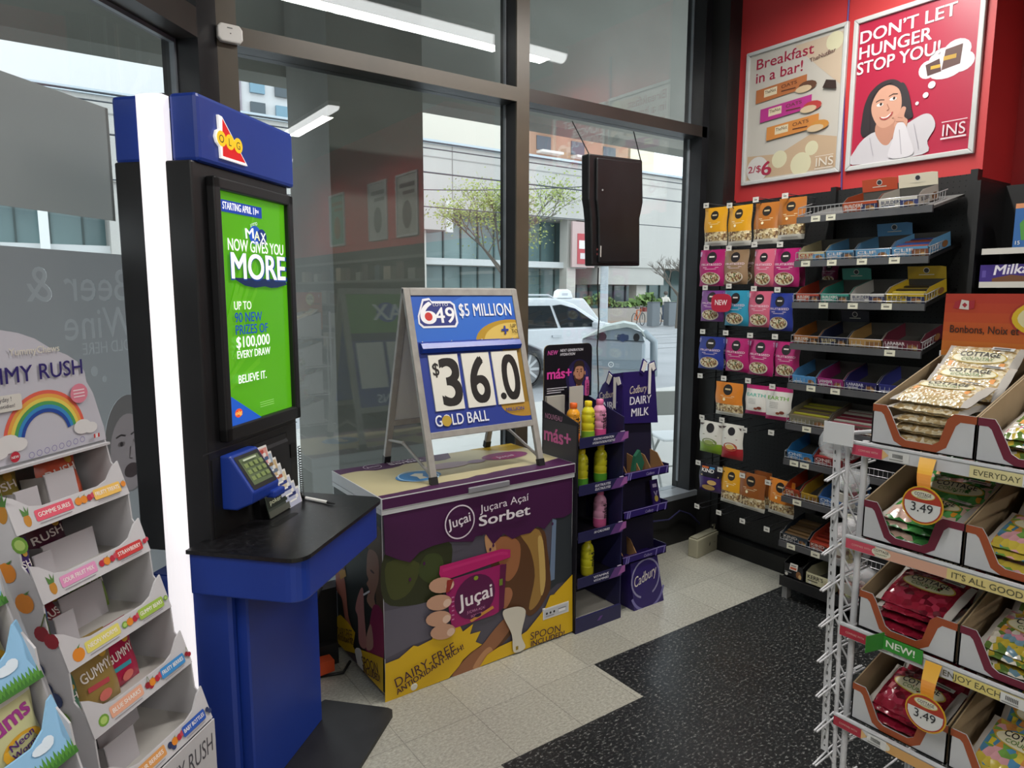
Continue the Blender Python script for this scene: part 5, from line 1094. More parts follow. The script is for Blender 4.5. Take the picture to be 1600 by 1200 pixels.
# ================================================================ RIGHT WALL: PEGBOARD AND SHELVES
GX, GY = 3.62, 2.74
def Gw(p): return (GX+p[1], GY-p[0], p[2])        # wall frame: x to the right, y into the wall, z up
GR_ = R(-90)
PEG = noisy('black_pegboard', ['101011', '151516'], 12, .55)
def gondola():
    t = thing('wall_shelving', 'black pegboard shelving bay along the red wall', 'shelving', (GX, GY, 0), GR_)
    b = B(); b.box(.0, 1.34, -.004, .02, .12, 2.20, PEG); a = front(b, -.0043); hole = m('040404', .9)
    for i in range(50):
        for k in range(82):
            x, z = .015+.0262*i, .14+.0254*k
            a.b.face([a.pt(x-.003, z), a.pt(x, z-.003), a.pt(x+.003, z), a.pt(x, z+.003)], hole)
    b.build('pegboard', t)
    for x in (-.015, .655, 1.325): B().box(x, x+.03, -.03, .02, 0, 2.215, m('0e0e0f', .5)).build('upright', t)
    B().box(.0, 1.34, -.05, .02, 0, .10, m('0c0c0c', .5)).build('kick_plate', t)
    b = B(); b.box(.68, 1.34, -.34, -.05, .085, .115, m('131314', .5)); b.box(.68, 1.34, -.345, -.34, .07, .125, m('1a1a1b', .5)); b.build('base_deck', t)
    for x in (.69, 1.30): B().box(x, x+.03, -.33, -.29, 0, .085, m('8a8a88', .4)).build('leg', t)
gondola()
TAGM = m('d9d7cf', .5)
def price_tag(a, x, z, w=.034, h=.026, c='dcdad2'): a.rect(x-w/2, z-h/2, w, h, c).rect(x-w*.3, z-h*.12, w*.6, h*.2, '77756e').rect(x-w*.4, z+h*.2, w*.5, h*.07, '9a988f')
ROWN = ('top', 'second', 'third', 'fourth', 'fifth', 'sixth', 'seventh', 'eighth'); COLN = ('nearest the window', 'second from the window', 'third from the window', 'nearest the shelves')
HOOKS = ([(0.041,-0.29,2.162),(0.206,-0.29,2.146),(0.377,-0.29,2.16),(0.555,-0.29,2.161)], [(0.055,-0.29,1.918),(0.214,-0.29,1.906),(0.382,-0.29,1.918),(0.54,-0.29,1.91)], [(0.057,-0.29,1.684),(0.225,-0.29,1.692),(0.392,-0.29,1.677),(0.539,-0.29,1.67)], [(0.051,-0.29,1.423),(0.217,-0.29,1.423),(0.382,-0.29,1.417),(0.539,-0.29,1.418)], [(0.045,-0.29,1.155),(0.217,-0.29,1.157),(0.383,-0.29,1.16),(0.539,-0.29,1.144)], [(0.071,-0.29,0.903),(0.217,-0.29,0.909),(0.374,-0.29,0.874),(0.547,-0.29,0.888)], [(0.056,-0.29,0.617),(0.219,-0.29,0.607),(0.375,-0.29,0.607),(0.543,-0.29,0.604)], [(0.059,-0.29,0.341),(0.223,-0.29,0.344),(0.39,-0.29,0.338),(0.551,-0.29,0.335)])
for r, row in enumerate(HOOKS):
    for c, (x, y, z) in enumerate(row):
        t = thing('peg_hook', 'chrome peg hook with paper price tag, %s row, %s' % (ROWN[r], COLN[c]), 'peg hook', Gw((x, 0, 0)), GR_, 'peg hooks with price tags')
        b = B(); b.tube([(0, -.004, z-.02), (0, -.24, z-.02), (0, -.262, z-.008)], .0028, m('77777a', .3, .8), 5); b.tube([(0, -.004, z+.012), (0, -.285, z+.012)], .002, m('77777a', .3, .8), 5); b.build('prong', t)
        b = B(); b.box(-.018, .018, -.292, -.29, z-.014, z+.014, TAGM); a = front(b, -.2923); a.rect(-.009, -.004+z, .018, .006, '6f6d66').rect(-.014, z+.006, .016, .002, '98968e'); b.build('price_tag', t)
MG, YL, CR, TN, PK, BLU, TL, PP, OR = 'ab1f68', 'd69a1e', 'a8672c', '8f7458', 'c85f78', '27378c', '2f8fae', '7c3f8a', 'd6812c'
PCH = [  # kind, colour, accent, (row, column), where the pouch is in the wall frame, extra label words
 ('clear', YL, None, 0, 0, [(0.01,2.149),(0.163,1.928)]), ('clear', YL, None, 0, 1, [(0.17,2.145),(0.332,1.919)]), ('clear', CR, None, 0, 2, [(0.344,2.145),(0.505,1.92)]), ('clear', CR, None, 0, 3, [(0.498,2.153),(0.65,1.935)]),
 ('bowl', MG, 'b8a2c2', 1, 0, [(-0.016,1.907),(0.162,1.693)]), ('bowl', TN, '9f8468', 1, 1, [(0.16,1.899),(0.315,1.702)]), ('bowl', PK, 'c9a9bc', 1, 2, [(0.363,1.893),(0.495,1.687)]), ('bowl', MG, 'b8a2c2', 1, 3, [(0.483,1.89),(0.636,1.686)]),
 ('bowl', PP, '9a78ae', 2, 0, [(0,1.667),(0.164,1.484)]), ('bowl', TL, '6fb0c4', 2, 1, [(0.173,1.667),(0.341,1.465)]), ('bowl', PK, 'c9a9bc', 2, 2, [(0.342,1.663),(0.489,1.464)]), ('bowl', BLU, '8a88b8', 2, 3, [(0.469,1.652),(0.617,1.449)]),
 ('bowl', BLU, '8a88b8', 3, 0, [(-0.001,1.392),(0.174,1.197)]), ('bowl', MG, 'b8a2c2', 3, 1, [(0.196,1.395),(0.355,1.199)]), ('bowl', MG, 'b8a2c2', 3, 2, [(0.345,1.392),(0.513,1.193)]), ('bowl', MG, 'b8a2c2', 3, 3, [(0.521,1.391),(0.67,1.198)]),
 ('clear', OR, None, 4, 1, [(0.141,1.132),(0.327,0.934)]), ('white', 'b01f66', '3fae9a', 4, 2, [(0.346,1.135),(0.49,0.966)]), ('white', 'b01f66', '6fae3f', 4, 3, [(0.483,1.139),(0.632,0.956)]),
 ('seeds', '7f9f2c', '7d8f4a', 5, 0, [(0.033,0.882),(0.205,0.686)]), ('seeds', 'a8242c', 'b5563a', 5, 1, [(0.195,0.887),(0.341,0.679)]),
 ('kind', '3c2460', None, 6, 0, [(0.046,0.614),(0.199,0.444)]), ('clear', YL, None, 6, 1, [(0.199,0.618),(0.351,0.407)]), ('clear', '96582a', None, 6, 2, [(0.326,0.622),(0.506,0.406)]), ('clear', OR, None, 6, 3, [(0.522,0.627),(0.688,0.423)])]
WORD = {YL: 'yellow', CR: 'caramel brown', MG: 'magenta', TN: 'tan', PK: 'salmon pink', BLU: 'deep blue', TL: 'teal', PP: 'violet', OR: 'orange', 'b01f66': 'white and pink', '7f9f2c': 'white and lime', 'a8242c': 'white and red', '3c2460': 'dark purple', '96582a': 'brown'}
_pm = {}
for kind, c, c2, r, k, q in PCH:
    (x0, zt), (x1, zb) = q; w, h = abs(x1-x0), zt-zb
    b = nut_pouch(kind, w, h, c, c2)
    o = b.build('snack_pouch', loc=Gw((HOOKS[r][k][0] if False else (x0+x1)/2, -.25, zb)), rot=(R(rnd.uniform(-3, 3)), 0, GR_+R(rnd.uniform(-6, 6))))
    tag(o, '%s snack pouch hanging in the %s peg row, %s' % (WORD[c], ROWN[r], COLN[k]), 'snack pouch', 'snack pouches on the pegboard')
# second pouches behind the front ones, same colours darkened to imitate their shade
for kind, c, c2, r, k, q in ((('bowl', '5f4a38', '6f5a48', 1, 1, [(0.217,1.903),(0.331,1.707)])), (('bowl', '1f2c74', '6a68a0', 3, 0, [(0.062,1.385),(0.179,1.199)])), (('bowl', '8f1a58', 'a08aae', 3, 2, [(0.4,1.385),(0.492,1.199)])), (('bowl', '9c1c60', 'a892b8', 1, 3, [(0.53,1.881),(0.625,1.69)])), (('clear', '86491f', None, 6, 2, [(0.384,0.621),(0.499,0.406)]))):
    (x0, zt), (x1, zb) = q; b = nut_pouch(kind, .115, zt-zb, c, c2); cx = (x0+x1)/2-.02
    tag(b.build('snack_pouch', loc=Gw((cx, -.16, zb)), rot=GR_), '%s pouch half hidden behind another, %s peg row, %s' % ({'5f4a38': 'shade-darkened tan', '1f2c74': 'shade-darkened blue', '8f1a58': 'shade-darkened magenta', '9c1c60': 'magenta', '86491f': 'brown'}[c], ROWN[r], COLN[k]), 'snack pouch', 'snack pouches on the pegboard')
q = [(0.114,1.648),(0.254,1.543)]
b = B(); x0, x1, z1, z0 = q[0][0], q[1][0], q[0][1], q[1][1]
cx, cz, w, h = (x0+x1)/2, (z0+z1)/2, (x1-x0)/2, (z1-z0)/2
pts = [(cx+w*math.copysign(abs(math.cos(R(t)))**.6, math.cos(R(t))), cz+h*math.copysign(abs(math.sin(R(t)))**.6, math.sin(R(t)))) for t in range(0, 360, 15)]
b.prism(pts, 'y', -.302, -.298, m('b81f3c', .4)); front(b, -.3023).txt('NEW', cx, cz-.012, .03, 'eee6e4', w=w*1.2, al='c', bold=.04)
tag(b.build('new_sign', loc=(GX, GY, 0), rot=GR_), 'red rounded NEW sign clipped to a peg in the third row', 'sign')
# ---------------------------------------------------------------- wire fronted shelves
SH = [(0.655,-0.32,2.035),(0.651,-0.32,1.814),(0.646,-0.32,1.603),(0.648,-0.32,1.388),(0.654,-0.32,1.177),(0.644,-0.32,0.961),(0.644,-0.32,0.767),(0.645,-0.32,0.56),(0.645,-0.32,0.31)]
SHN = ('topmost', 'second', 'third', 'fourth', 'fifth', 'sixth', 'seventh', 'eighth', 'ninth')
TAGX = ((.76, .84), (.72, .86, 1.01, 1.16), (.83, .98, 1.14), (1.17,), (.79, .92), (.78, 1.0), (.72, .78), (.75, 1.05), (.73, .87))
SLOPE = R(14); SX0, SX1 = .655, 1.305
def shelf(i):
    z = SH[i][2]
    t = thing('wire_front_shelf', 'black tilted shelf with price rail, %s from the top of the wall bay' % SHN[i] if i else 'nearly empty topmost black tilted shelf of the wall bay', 'shelf', Gw((0, -.32, z)), GR_, 'tilted shelves of the wall bay')
    L = .30; tz = math.tan(SLOPE); GM = noisy('grey_shelf', ['1c1c1d', '242425'], 6, .45) if i else noisy('grey_shelf_bare', ['6a6a68', '787876'], 6, .4)
    b = B(); b.prism([(0, 0), (L, L*tz), (L, L*tz-.012), (0, -.012)], 'x', SX0, SX1, GM); b.build('tray', t)
    b = B(); b.box(SX0, SX1, -.012, 0, -.028, .004, noisy('price_rail', ['48484a', '545456'], 10, .35)); ra = b.build('price_rail', t)
    for x in TAGX[i]:
        q = B(); q.box(x-.024, x+.024, -.0145, -.012, -.026, .002, m('dcd9c4', .5)); front(q, -.0148).rect(x-.013, -.016, .026, .007, '77756a').rect(x-.018, -.004, .02, .002, '9a988c'); q.build('price_tag', ra)
    b = B(); ch = m('b4b4b6', .3, .5); h = .045 if i else .05; rr = .002
    for zz in (.012, h): b.tube([(SX1, .12, zz+.03), (SX1, .0, zz), (SX0, .0, zz), (SX0, .12, zz+.03)], rr*1.2, ch, 4)
    nx = 30
    for k in range(nx+1): x = SX0+(SX1-SX0)*k/nx; b.bar((x, 0, .006), (x, 0, h), rr*.75, ch, 4)
    for k in range(1, 5): b.bar((SX1, .025*k, .006+.0065*k), (SX1, .025*k, h+.0065*k), rr*.75, ch, 4)
    b.build('wire_fence', t)
for i in range(9): shelf(i)
def carton(i, x0, x1, c, word, wc, label, dep=.22, h=.042, back=None, accent=None, fill=None, z0=None, two=None):
    """open display carton on tilted shelf i, between x0 and x1 of the wall frame"""
    z = SH[i][2] if z0 is None else z0
    t = bpy.data.objects.new('snack_carton', None); COL.objects.link(t); tag(t, label, 'carton', 'snack bar cartons on the wall shelves')
    t.location = Gw((x0+.003, -.313, z+.004)); t.rotation_euler = (SLOPE if z0 is None else 0, 0, GR_); w = x1-x0-.006; cm = m(c, .45); inn = m('4c4a46', .8); d = .0025; hb = h+.022
    b = B(); b.box(0, w, 0, d, 0, h, cm); b.box(0, w, 0, dep, 0, d, inn)
    a = front(b, -.0003); a.rect(w*.55, 0, w*.45, h*.75, accent or c)
    if word: a.txt(word, w*.07, h*.5, h*.34, wc, w=w*.52, bold=.05)
    a.rect(w*.07, h*.30, w*.35, h*.08, wc).ell(w*.16, h*.16, h*.13, h*.13, 'd5d2c8', 10); a.ell(w*.78, h*.35, w*.13, h*.28, two or '8a5f3a', 12); a.ell(w*.86, h*.22, w*.08, h*.18, 'c9a873', 10)
    b.build('front_panel', t)
    b = B()
    for x in (0, w-d): b.prism([(0, 0), (0, h), (.05, hb), (dep, hb), (dep, 0)], 'x', x, x+d, cm, inn)
    b.box(0, w, dep-d, dep, 0, hb, inn)
    a = Art(b, (w, 0, 0), Y3, Z3); 
    if word: a.txt(word, .03, h*.4, h*.4, wc, w=.08, bold=.05)
    a.ell(.16, h*.5, .03, h*.35, two or '8a5f3a', 12)
    b.build('side_panels', t)
    if back:
        b = B(); b.prism([(0, hb), (w, hb), (w, hb+.055), (w*.85, hb+.06), (0, hb+.06)], 'y', dep-.004, dep-.001, m(back, .5)); a = front(b, dep-.0043); a.ell(w*.5, hb+.04, .014, .014, 'd2cfc6', 14).ell(w*.5, hb+.04, .011, .011, '33343a', 14).rect(w*.3, hb+.018, w*.4, .004, 'cfc9b8'); b.build('back_card', t)
    if fill:
        b = B()
        for k in range(fill[1]):
            y = .01+k*(dep-.03)/max(1, fill[1]); b.box(.006, w-.006, y, y+.018, .003, h*.9+.003*(k % 3), m(fill[0] if k % 2 else fill[2], .3))
        b.build('bars', t, kind='stuff')
    return t
LB = '5f97c0'
def row(i, items):
    for k, it in enumerate(items): carton(i, *it)
row(0, [(.885, 1.06, 'b5502a', 'BUILDERS', 'e3dcd2', 'orange snack bar carton with raised orange card on the topmost shelf', .2, .045, 'b0482a', '2c3358'), (1.06, 1.24, 'd5d1c6', 'BUILDERS', '2c3358', 'white snack bar carton with raised cream card on the topmost shelf', .2, .045, 'd8d0ba', '3a4272')])
row(1, [(.665, .815, 'c9bd94', 'CLIF', 'a8302a', 'pale yellow and blue bar carton, leftmost on the second shelf', .22, .042, None, LB), (.815, .965, LB, 'CLIF', 'e6dcd8', 'light blue bar carton, second from left on the second shelf', .22, .042, None, '39566e'), (.965, 1.135, LB, 'CLIF', 'e8e0dc', 'light blue bar carton with raised blue card on the second shelf', .22, .042, '4f86b0', LB), (1.135, 1.30, LB, 'CLIF', 'e8e0dc', 'blue and brown bar carton full of bars, rightmost on the second shelf', .22, .045, None, '7a4a33', ('a8532f', 9, '35549a'))])
row(2, [(.665, .80, 'b8452f', 'BUILDERS', 'e3dcd2', 'red bar carton, leftmost on the third shelf', .22, .042, None, '3a2a3a'), (.80, .955, '3f9a88', 'BUILDERS', 'e6ece6', 'teal bar carton with raised teal card on the third shelf', .22, .042, '3f8f80', '24484a'), (.955, 1.125, 'cfcdc6', 'BUILDERS', '2c3358', 'white bar carton on the third shelf beside the teal one', .22, .042, None, '3c3f5c'), (1.125, 1.30, 'c8a92a', 'BUILDERS', '2c2f44', 'yellow bar carton with raised yellow card on the third shelf', .22, .042, 'b89a24', '2c3456', ('d8c04a', 5, '4a4030'))])
row(3, [(.665, .81, 'a8672c', 'BUILDERS', 'e8dfd0', 'orange brown bar carton, leftmost on the fourth shelf', .22, .042, None, '3a2c26'), (.81, .96, '232a4a', 'BUILDERS', 'c9b880', 'navy bar carton with raised navy card on the fourth shelf', .22, .042, '2a2c38', '2f2a26'), (.96, 1.125, 'b08a52', '', 'e3d9c0', 'tan cookie bar carton on the fourth shelf', .22, .042, None, '8a6436'), (1.125, 1.30, '5a1f2e', 'LARABAR', 'e6dede', 'maroon bar carton, rightmost on the fourth shelf', .22, .046, None, '6a2434')])
row(4, [(.67, .81, '5a9ad0', '', 'e6ecf0', 'bright blue bar carton, leftmost on the fifth shelf', .22, .045, None, '4f8fc8'), (.81, .955, '9c2f76', 'LARABAR', 'e6dce6', 'magenta bar carton on the fifth shelf', .22, .045, None, '8a2a68'), (.955, 1.12, '2f2a6a', 'LARABAR', 'dcdaea', 'indigo bar carton on the fifth shelf', .22, .045, None, '262256'), (1.12, 1.29, '30357a', '', 'dcdaea', 'dark blue bar carton at the right of the fifth shelf', .22, .045, None, '262256')])
row(5, [(.665, .89, '857f68', '', 'cfc8b0', 'wide olive grey carton of bars on the sixth shelf', .22, .05, None, '6f6a54', ('a8a43a', 8, '6a5a4a')), (.89, 1.13, '6a5a50', '', 'cfc8b0', 'brown carton of striped bars on the sixth shelf', .22, .045, None, '7a3040', ('a9a79c', 8, '7a2c3c'))])
row(6, [(.665, .82, '2f78b4', 'ONE', 'd8e4ee', 'blue bar carton at the left of the seventh shelf', .22, .05, None, '3a86c0'), (.82, .98, '8a2428', 'ONE', 'ecdcd8', 'dark red bar carton on the seventh shelf', .22, .05, None, '7a1f24', ('b8b0a8', 6, '9a3a3a'))])
row(7, [(.665, .76, 'b0401f', 'ONE', 'f0d8b8', 'red orange bar carton at the left of the eighth shelf', .22, .05, None, 'a03a1c'), (.76, .86, 'b8932f', '', '3a2c1c', 'mustard bar carton between red and blue on the eighth shelf', .22, .045, None, '8a6420'), (.86, 1.02, '3f6fb0', 'ONE', 'dce6f0', 'blue bar carton on the eighth shelf', .22, .05, None, '3a68a6')])
row(8, [(.665, .82, '1d2c3a', 'KIND', 'd8d4cc', 'dark navy bar carton with brown top on the ninth shelf', .22, .048, None, '22384a', ('6a5236', 7, '5a4630')), (.825, .97, 'b0432c', 'KIND', 'ece0d4', 'red orange bar carton on the ninth shelf', .22, .048, None, '2c2426', ('8a3424', 6, '7a2a20'))])
b0 = .118
carton(8, .68, .80, '17171a', '', '8a8a8a', 'black empty carton with a tag on the lowest deck', .24, .07, None, '222226', None, b0); carton(8, .81, .98, 'c9c4a2', 'KERR’S', '2a2622', 'cream carton with dark lettering on the lowest deck', .24, .06, None, 'b9b492', None, b0); carton(8, .99, 1.14, '6a3f22', '', 'dcd4c8', 'brown and orange carton on the lowest deck', .24, .055, None, 'c9741f', None, b0)
b = B(); b.box(0, .045, -.002, 0, 0, .035, m('d5d2c8', .5)); front(b, -.0023).rect(.004, .004, .037, .012, 'b0563a').rect(.006, .02, .03, .006, '77756e'); tag(b.build('price_card', loc=Gw((.72, -.318, .165)), rot=(R(-15), 0, GR_)), 'small white price card on the black carton of the lowest deck', 'price card')
b = B(); b.box(0, .07, -.002, 0, 0, .035, m('c9a9a0', .5)); q = nut_pouch('bowl', .09, .11, '7a1f4c', '8a6a7a'); tag(q.build('snack_pouch', loc=Gw((.71, -.08, SH[2][2]+.10)), rot=GR_), 'dark magenta pouch hanging behind the red carton of the third shelf', 'snack pouch')
# ---------------------------------------------------------------- recess shelving with chocolate
t = thing('recess_shelving', 'dark shelving unit with pale shelf edges in the wall recess', 'shelving', (3.5, 1.335, 0), GR_)
b = B(); b.box(0, 1.0, .28, .30, 0, 2.15, m('0b0b0c', .6)); b.build('back_panel', t)
B().box(-.02, 0, .0, .3, 0, 2.15, m('0d0d0e', .6)).build('side_panel', t)
for z in (1.70, 1.845, 1.45, 1.2, .9, .6, .3): b = B(); b.box(0.03, 1.0, .0, .28, z-.012, z, m('141415', .5)); b.box(.03, 1.0, -.006, 0, z-.022, z+.004, m('c6c3bb', .4)); b.build('shelf', t)
def Rw(p): return (3.5+p[1], 1.335-p[0], p[2])
b = B(); b.box(0, .25, 0, .10, 0, .075, m('3c2878', .4)); a = front(b, -.0003); a.poly([(.05, 0), (.20, 0), (.20, .02), (.12, .03), (.05, .015)], '6a4326'); a.seg('Milka', [(.055, .03), (.185, .038)], .042, 'e2dee6', .05, .2); a.rect(.01, .02, .015, .03, '5a4a98'); a.ell(.23, .05, .03, .04, '6a4fa8', 12); b.box(.19, .25, -.0, .1, .075, .0755, m('4a3490'))
tag(b.build('chocolate_box', loc=Rw((.02, .02, 1.704)), rot=GR_), 'long purple chocolate box on the recess shelf above the orange header', 'chocolate box')
b = B(); b.box(0, .2, 0, .10, 0, .185, m('2f5f9a', .4)); a = front(b, -.0003); a.rect(0, .165, .2, .02, 'c9865a'); a.poly([(.03, .03), (.2, .03), (.2, .15), (.06, .15), (.02, .10)], '4a8a3a'); a.poly([(.05, .05), (.2, .05), (.2, .12), (.06, .13)], 'b0343f'); a.txt('HI', .05, .07, .05, 'e6e6dc', bold=.05); a.txt('15', .01, .012, .016, 'e6e6dc')
tag(b.build('candy_box', loc=Rw((.135, .02, 1.85)), rot=GR_), 'blue and green candy box at the right edge on the upper recess shelf', 'box')

# ================================================================ POSTERS
WHF = noisy('white_snap_frame', ['b9bab8', 'c4c5c3'], 6, .35)
def poster_frame(t, x0, x1, z0, z1, f=.03, back='d0d0d0'):
    b = B(); b.box(x0+f, x1-f, -.008, -.002, z0+f, z1-f, m(back, .35)); pr = b
    for p in ([(x0, z0), (x1, z0), (x1-f, z0+f), (x0+f, z0+f)], [(x1, z0), (x1, z1), (x1-f, z1-f), (x1-f, z0+f)], [(x1, z1), (x0, z1), (x0+f, z1-f), (x1-f, z1-f)], [(x0, z1), (x0, z0), (x0+f, z0+f), (x0+f, z1-f)]):
        q = B(); q.prism(p, 'y', -.022, 0, WHF); q.build('frame_rail', t, bevel=.004)
    return b, front(b, -.0083)
PO = (3.75, 2.82, 0)
q = [(0.064,3.103),(0.696,3.098),(0.694,2.321),(0.052,2.311)]
x0, x1 = (q[0][0]+q[3][0])/2, (q[1][0]+q[2][0])/2; z0, z1 = (q[2][1]+q[3][1])/2, (q[0][1]+q[1][1])/2; w, h = x1-x0, z1-z0
t = thing('framed_poster', 'framed breakfast bar poster with three wrapped bars on the red wall', 'poster', PO, GR_, 'framed posters on the red wall')
b, a = poster_frame(t, x0, x1, z0, z1, .022, 'b9b4ab'); X = lambda f: x0+w*f; Z = lambda f: z0+h*f
a.poly([(X(.05), Z(.04)), (X(.95), Z(.04)), (X(.95), Z(.25)), (X(.7), Z(.30)), (X(.4), Z(.2)), (X(.05), Z(.22))], 'b59c80'); a.poly([(X(.5), Z(.95)), (X(.95), Z(.95)), (X(.95), Z(.6)), (X(.75), Z(.75))], 'bdaa94')
for fx, fz, r in ((.40, .16, .05), (.62, .10, .065), (.72, .2, .04), (.88, .9, .05)): a.ell(X(fx), Z(fz), r, r, 'c9c4a4', 18)
RB = '9c2440'
a.txt('Breakfast', X(.11), Z(.86), h*.075, RB, w=w*.58, bold=.02); a.txt('in a bar!', X(.11), Z(.76), h*.075, RB, w=w*.48, bold=.02); a.txt('2/$', X(.08), Z(.105), h*.045, RB, w=w*.13, bold=.03); a.ell(X(.17), Z(.11), .075, .075, 'c4c1bd', 20); a.txt('2/$', X(.07), Z(.09), h*.05, RB, w=w*.14, bold=.03); a.txt('6', X(.22), Z(.06), h*.10, RB, w=w*.10, bold=.05)
a.txt('TheNutBar', X(.66), Z(.80), h*.03, '5a3a3a', w=w*.24, rot=8, bold=.01)
for k, (fz, c, tw) in enumerate(((.605, 'a8653a', .12), (.455, 'a8307c', .18), (.31, 'c07d3c', .26))):
    xx = X(tw); zz = Z(fz); L = w*.52; bh = h*.11
    a.poly([(xx, zz), (xx+L, zz+bh*.25), (xx+L, zz+bh*1.1), (xx, zz+bh*.9)], c); a.poly([(xx+L*.17, zz+bh*.3), (xx+L*.43, zz+bh*.35), (xx+L*.43, zz+bh*.85), (xx+L*.17, zz+bh*.8)], 'cfc2a4'); a.txt('TheNut', xx+L*.19, zz+bh*.5, bh*.22, '4a2f24', w=L*.22, rot=4, bold=.02); a.txt('OATS', xx+L*.52, zz+bh*.6, bh*.22, '5a3322', w=L*.3, rot=4, bold=.02); a.rect(xx+L*.52, zz+bh*.38, L*.28, bh*.08, '5a3322')
    a.ell(xx+L*1.02, zz+bh*.35, w*.09, h*.035, ('5a3a2a', 'a83a34', 'b9803a')[k], 12); a.ell(xx+L*.95, zz+bh*.2, w*.08, h*.025, 'bfa98a', 12)
a.poly([(X(.80), Z(.60)), (X(.93), Z(.57)), (X(.92), Z(.63)), (X(.83), Z(.65))], '33241f'); a.txt('INS', X(.78), Z(.06), h*.06, 'cfc8bc', w=w*.16); a.line([(X(.77), Z(.13)), (X(.94), Z(.13))], .003, 'cfc8bc'); a.line([(X(.77), Z(.045)), (X(.94), Z(.045))], .005, 'cfc8bc')
b.build('print', t)
q = [(0.727,3.098),(1.344,3.087),(1.361,2.314),(0.725,2.31)]
x0, x1 = (q[0][0]+q[3][0])/2, (q[1][0]+q[2][0])/2; z0, z1 = (q[2][1]+q[3][1])/2, (q[0][1]+q[1][1])/2; w, h = x1-x0, z1-z0
t = thing('framed_poster', 'framed crimson poster with thinking woman and thought bubble on the red wall', 'poster', PO, GR_, 'framed posters on the red wall')
b, a = poster_frame(t, x0, x1, z0, z1, .025, 'a8233f')
G = lambda f: (x0+w*f[0], z0+h*f[1])
def GP(*p): return [G(k) for k in p]
for fx, fz, rx, rz in ((.62, .56, .07, .055), (.72, .6, .10, .07), (.82, .63, .10, .07), (.86, .56, .09, .06), (.75, .53, .12, .05)): a.ell(*G((fx, fz)), w*rx, h*rz, 'cfcbd0', 18)
a.poly(GP((.72, .535), (.85, .55), (.86, .665), (.74, .655)), '54352f'); a.poly(GP((.62, .52), (.72, .53), (.70, .61), (.60, .59)), '4a2c2a'); a.rect(*G((.64, .555)), w*.07, h*.02, 'c29a2a'); a.rect(*G((.73, .59)), w*.09, h*.025, 'b08a2a')
for tx, p, q2 in (("DON’T LET", (.06, .835), (.80, .845)), ('HUNGER', (.06, .735), (.63, .74)), ('STOP YOU!', (.05, .635), (.70, .642))): a.seg(tx, GP(p, q2), h*.078, 'd9d2d2', .045)
for fx, fz, r in ((.66, .46, .028), (.62, .405, .022), (.56, .365, .014)): a.ell(*G((fx, fz)), w*r, w*r, 'cfcbd0', 14)
# dark haired woman, chin on hand, looking up
a.spoly(GP((.13, .22), (.12, .34), (.14, .44), (.19, .51), (.27, .55), (.36, .55), (.43, .51), (.47, .43), (.52, .34), (.53, .28), (.42, .27), (.3, .2)), '2a2226')
a.spoly(GP((.06, .04), (.08, .14), (.16, .21), (.26, .23), (.34, .14), (.44, .22), (.52, .26), (.62, .29), (.68, .27), (.71, .20), (.66, .12), (.63, .04)), 'bdb9bd')
a.spoly(GP((.24, .23), (.26, .30), (.38, .30), (.40, .22), (.36, .14), (.30, .15)), 'b3806a')
a.spoly(GP((.20, .36), (.20, .43), (.25, .50), (.33, .52), (.41, .48), (.44, .40), (.43, .33), (.38, .27), (.31, .25), (.25, .28)), 'c4937c')
for fx, fz in ((.265, .405), (.37, .425)): a.ell(*G((fx, fz)), w*.028, h*.011, 'ddd4cf', 12); a.ell(*G((fx+.008, fz+.003)), w*.011, h*.010, '2a1c18', 10); a.line(GP((fx-.035, fz+.022), (fx, fz+.032), (fx+.035, fz+.026)), .004, '3a2824')
a.line(GP((.325, .40), (.345, .365), (.325, .358)), .004, '9a6854'); a.spoly(GP((.27, .325), (.32, .318), (.375, .345), (.37, .325), (.33, .302), (.29, .305)), 'a3433f'); a.spoly(GP((.28, .324), (.32, .318), (.365, .338), (.34, .315), (.30, .312)), 'e3dad6')
a.spoly(GP((.19, .35), (.20, .46), (.28, .52), (.36, .53), (.30, .545), (.18, .50), (.13, .38), (.14, .24), (.19, .23)), '2a2226'); a.spoly(GP((.41, .50), (.45, .42), (.46, .34), (.53, .28), (.50, .42), (.45, .51)), '2a2226')
a.spoly(GP((.40, .24), (.40, .29), (.37, .31), (.42, .32), (.45, .36), (.48, .35), (.47, .30), (.50, .27), (.48, .22)), 'c08e78'); a.line(GP((.42, .30), (.46, .29)), .003, '8f604e'); a.line(GP((.41, .275), (.47, .265)), .003, '8f604e')
a.spoly(GP((.37, .05), (.39, .16), (.41, .25), (.44, .265), (.48, .25), (.52, .17), (.56, .05)), 'c9c5c9'); a.line(GP((.44, .22), (.47, .06)), .004, '9f9ba2'); a.line(GP((.55, .24), (.60, .08)), .004, 'a5a1a8'); a.line(GP((.20, .20), (.24, .08)), .004, 'a5a1a8')
a.txt('INS', G((.77, .13))[0], G((.77, .13))[1], h*.07, 'd3c6ca', w=w*.16); a.line(GP((.76, .215), (.94, .215)), .004, 'd3c6ca'); a.line(GP((.76, .115), (.94, .115)), .008, 'd3c6ca')
b.build('print', t)
tag(B().tube([(3.74, y, z) for y, z in ((2.135, 3.4), (2.136, 3.0), (2.125, 2.6), (2.11, 2.20))], .005, m('4a3a7a', .5), 6).build('hanging_cable'), 'thin purple cable running down the red wall between the two posters', 'cable')
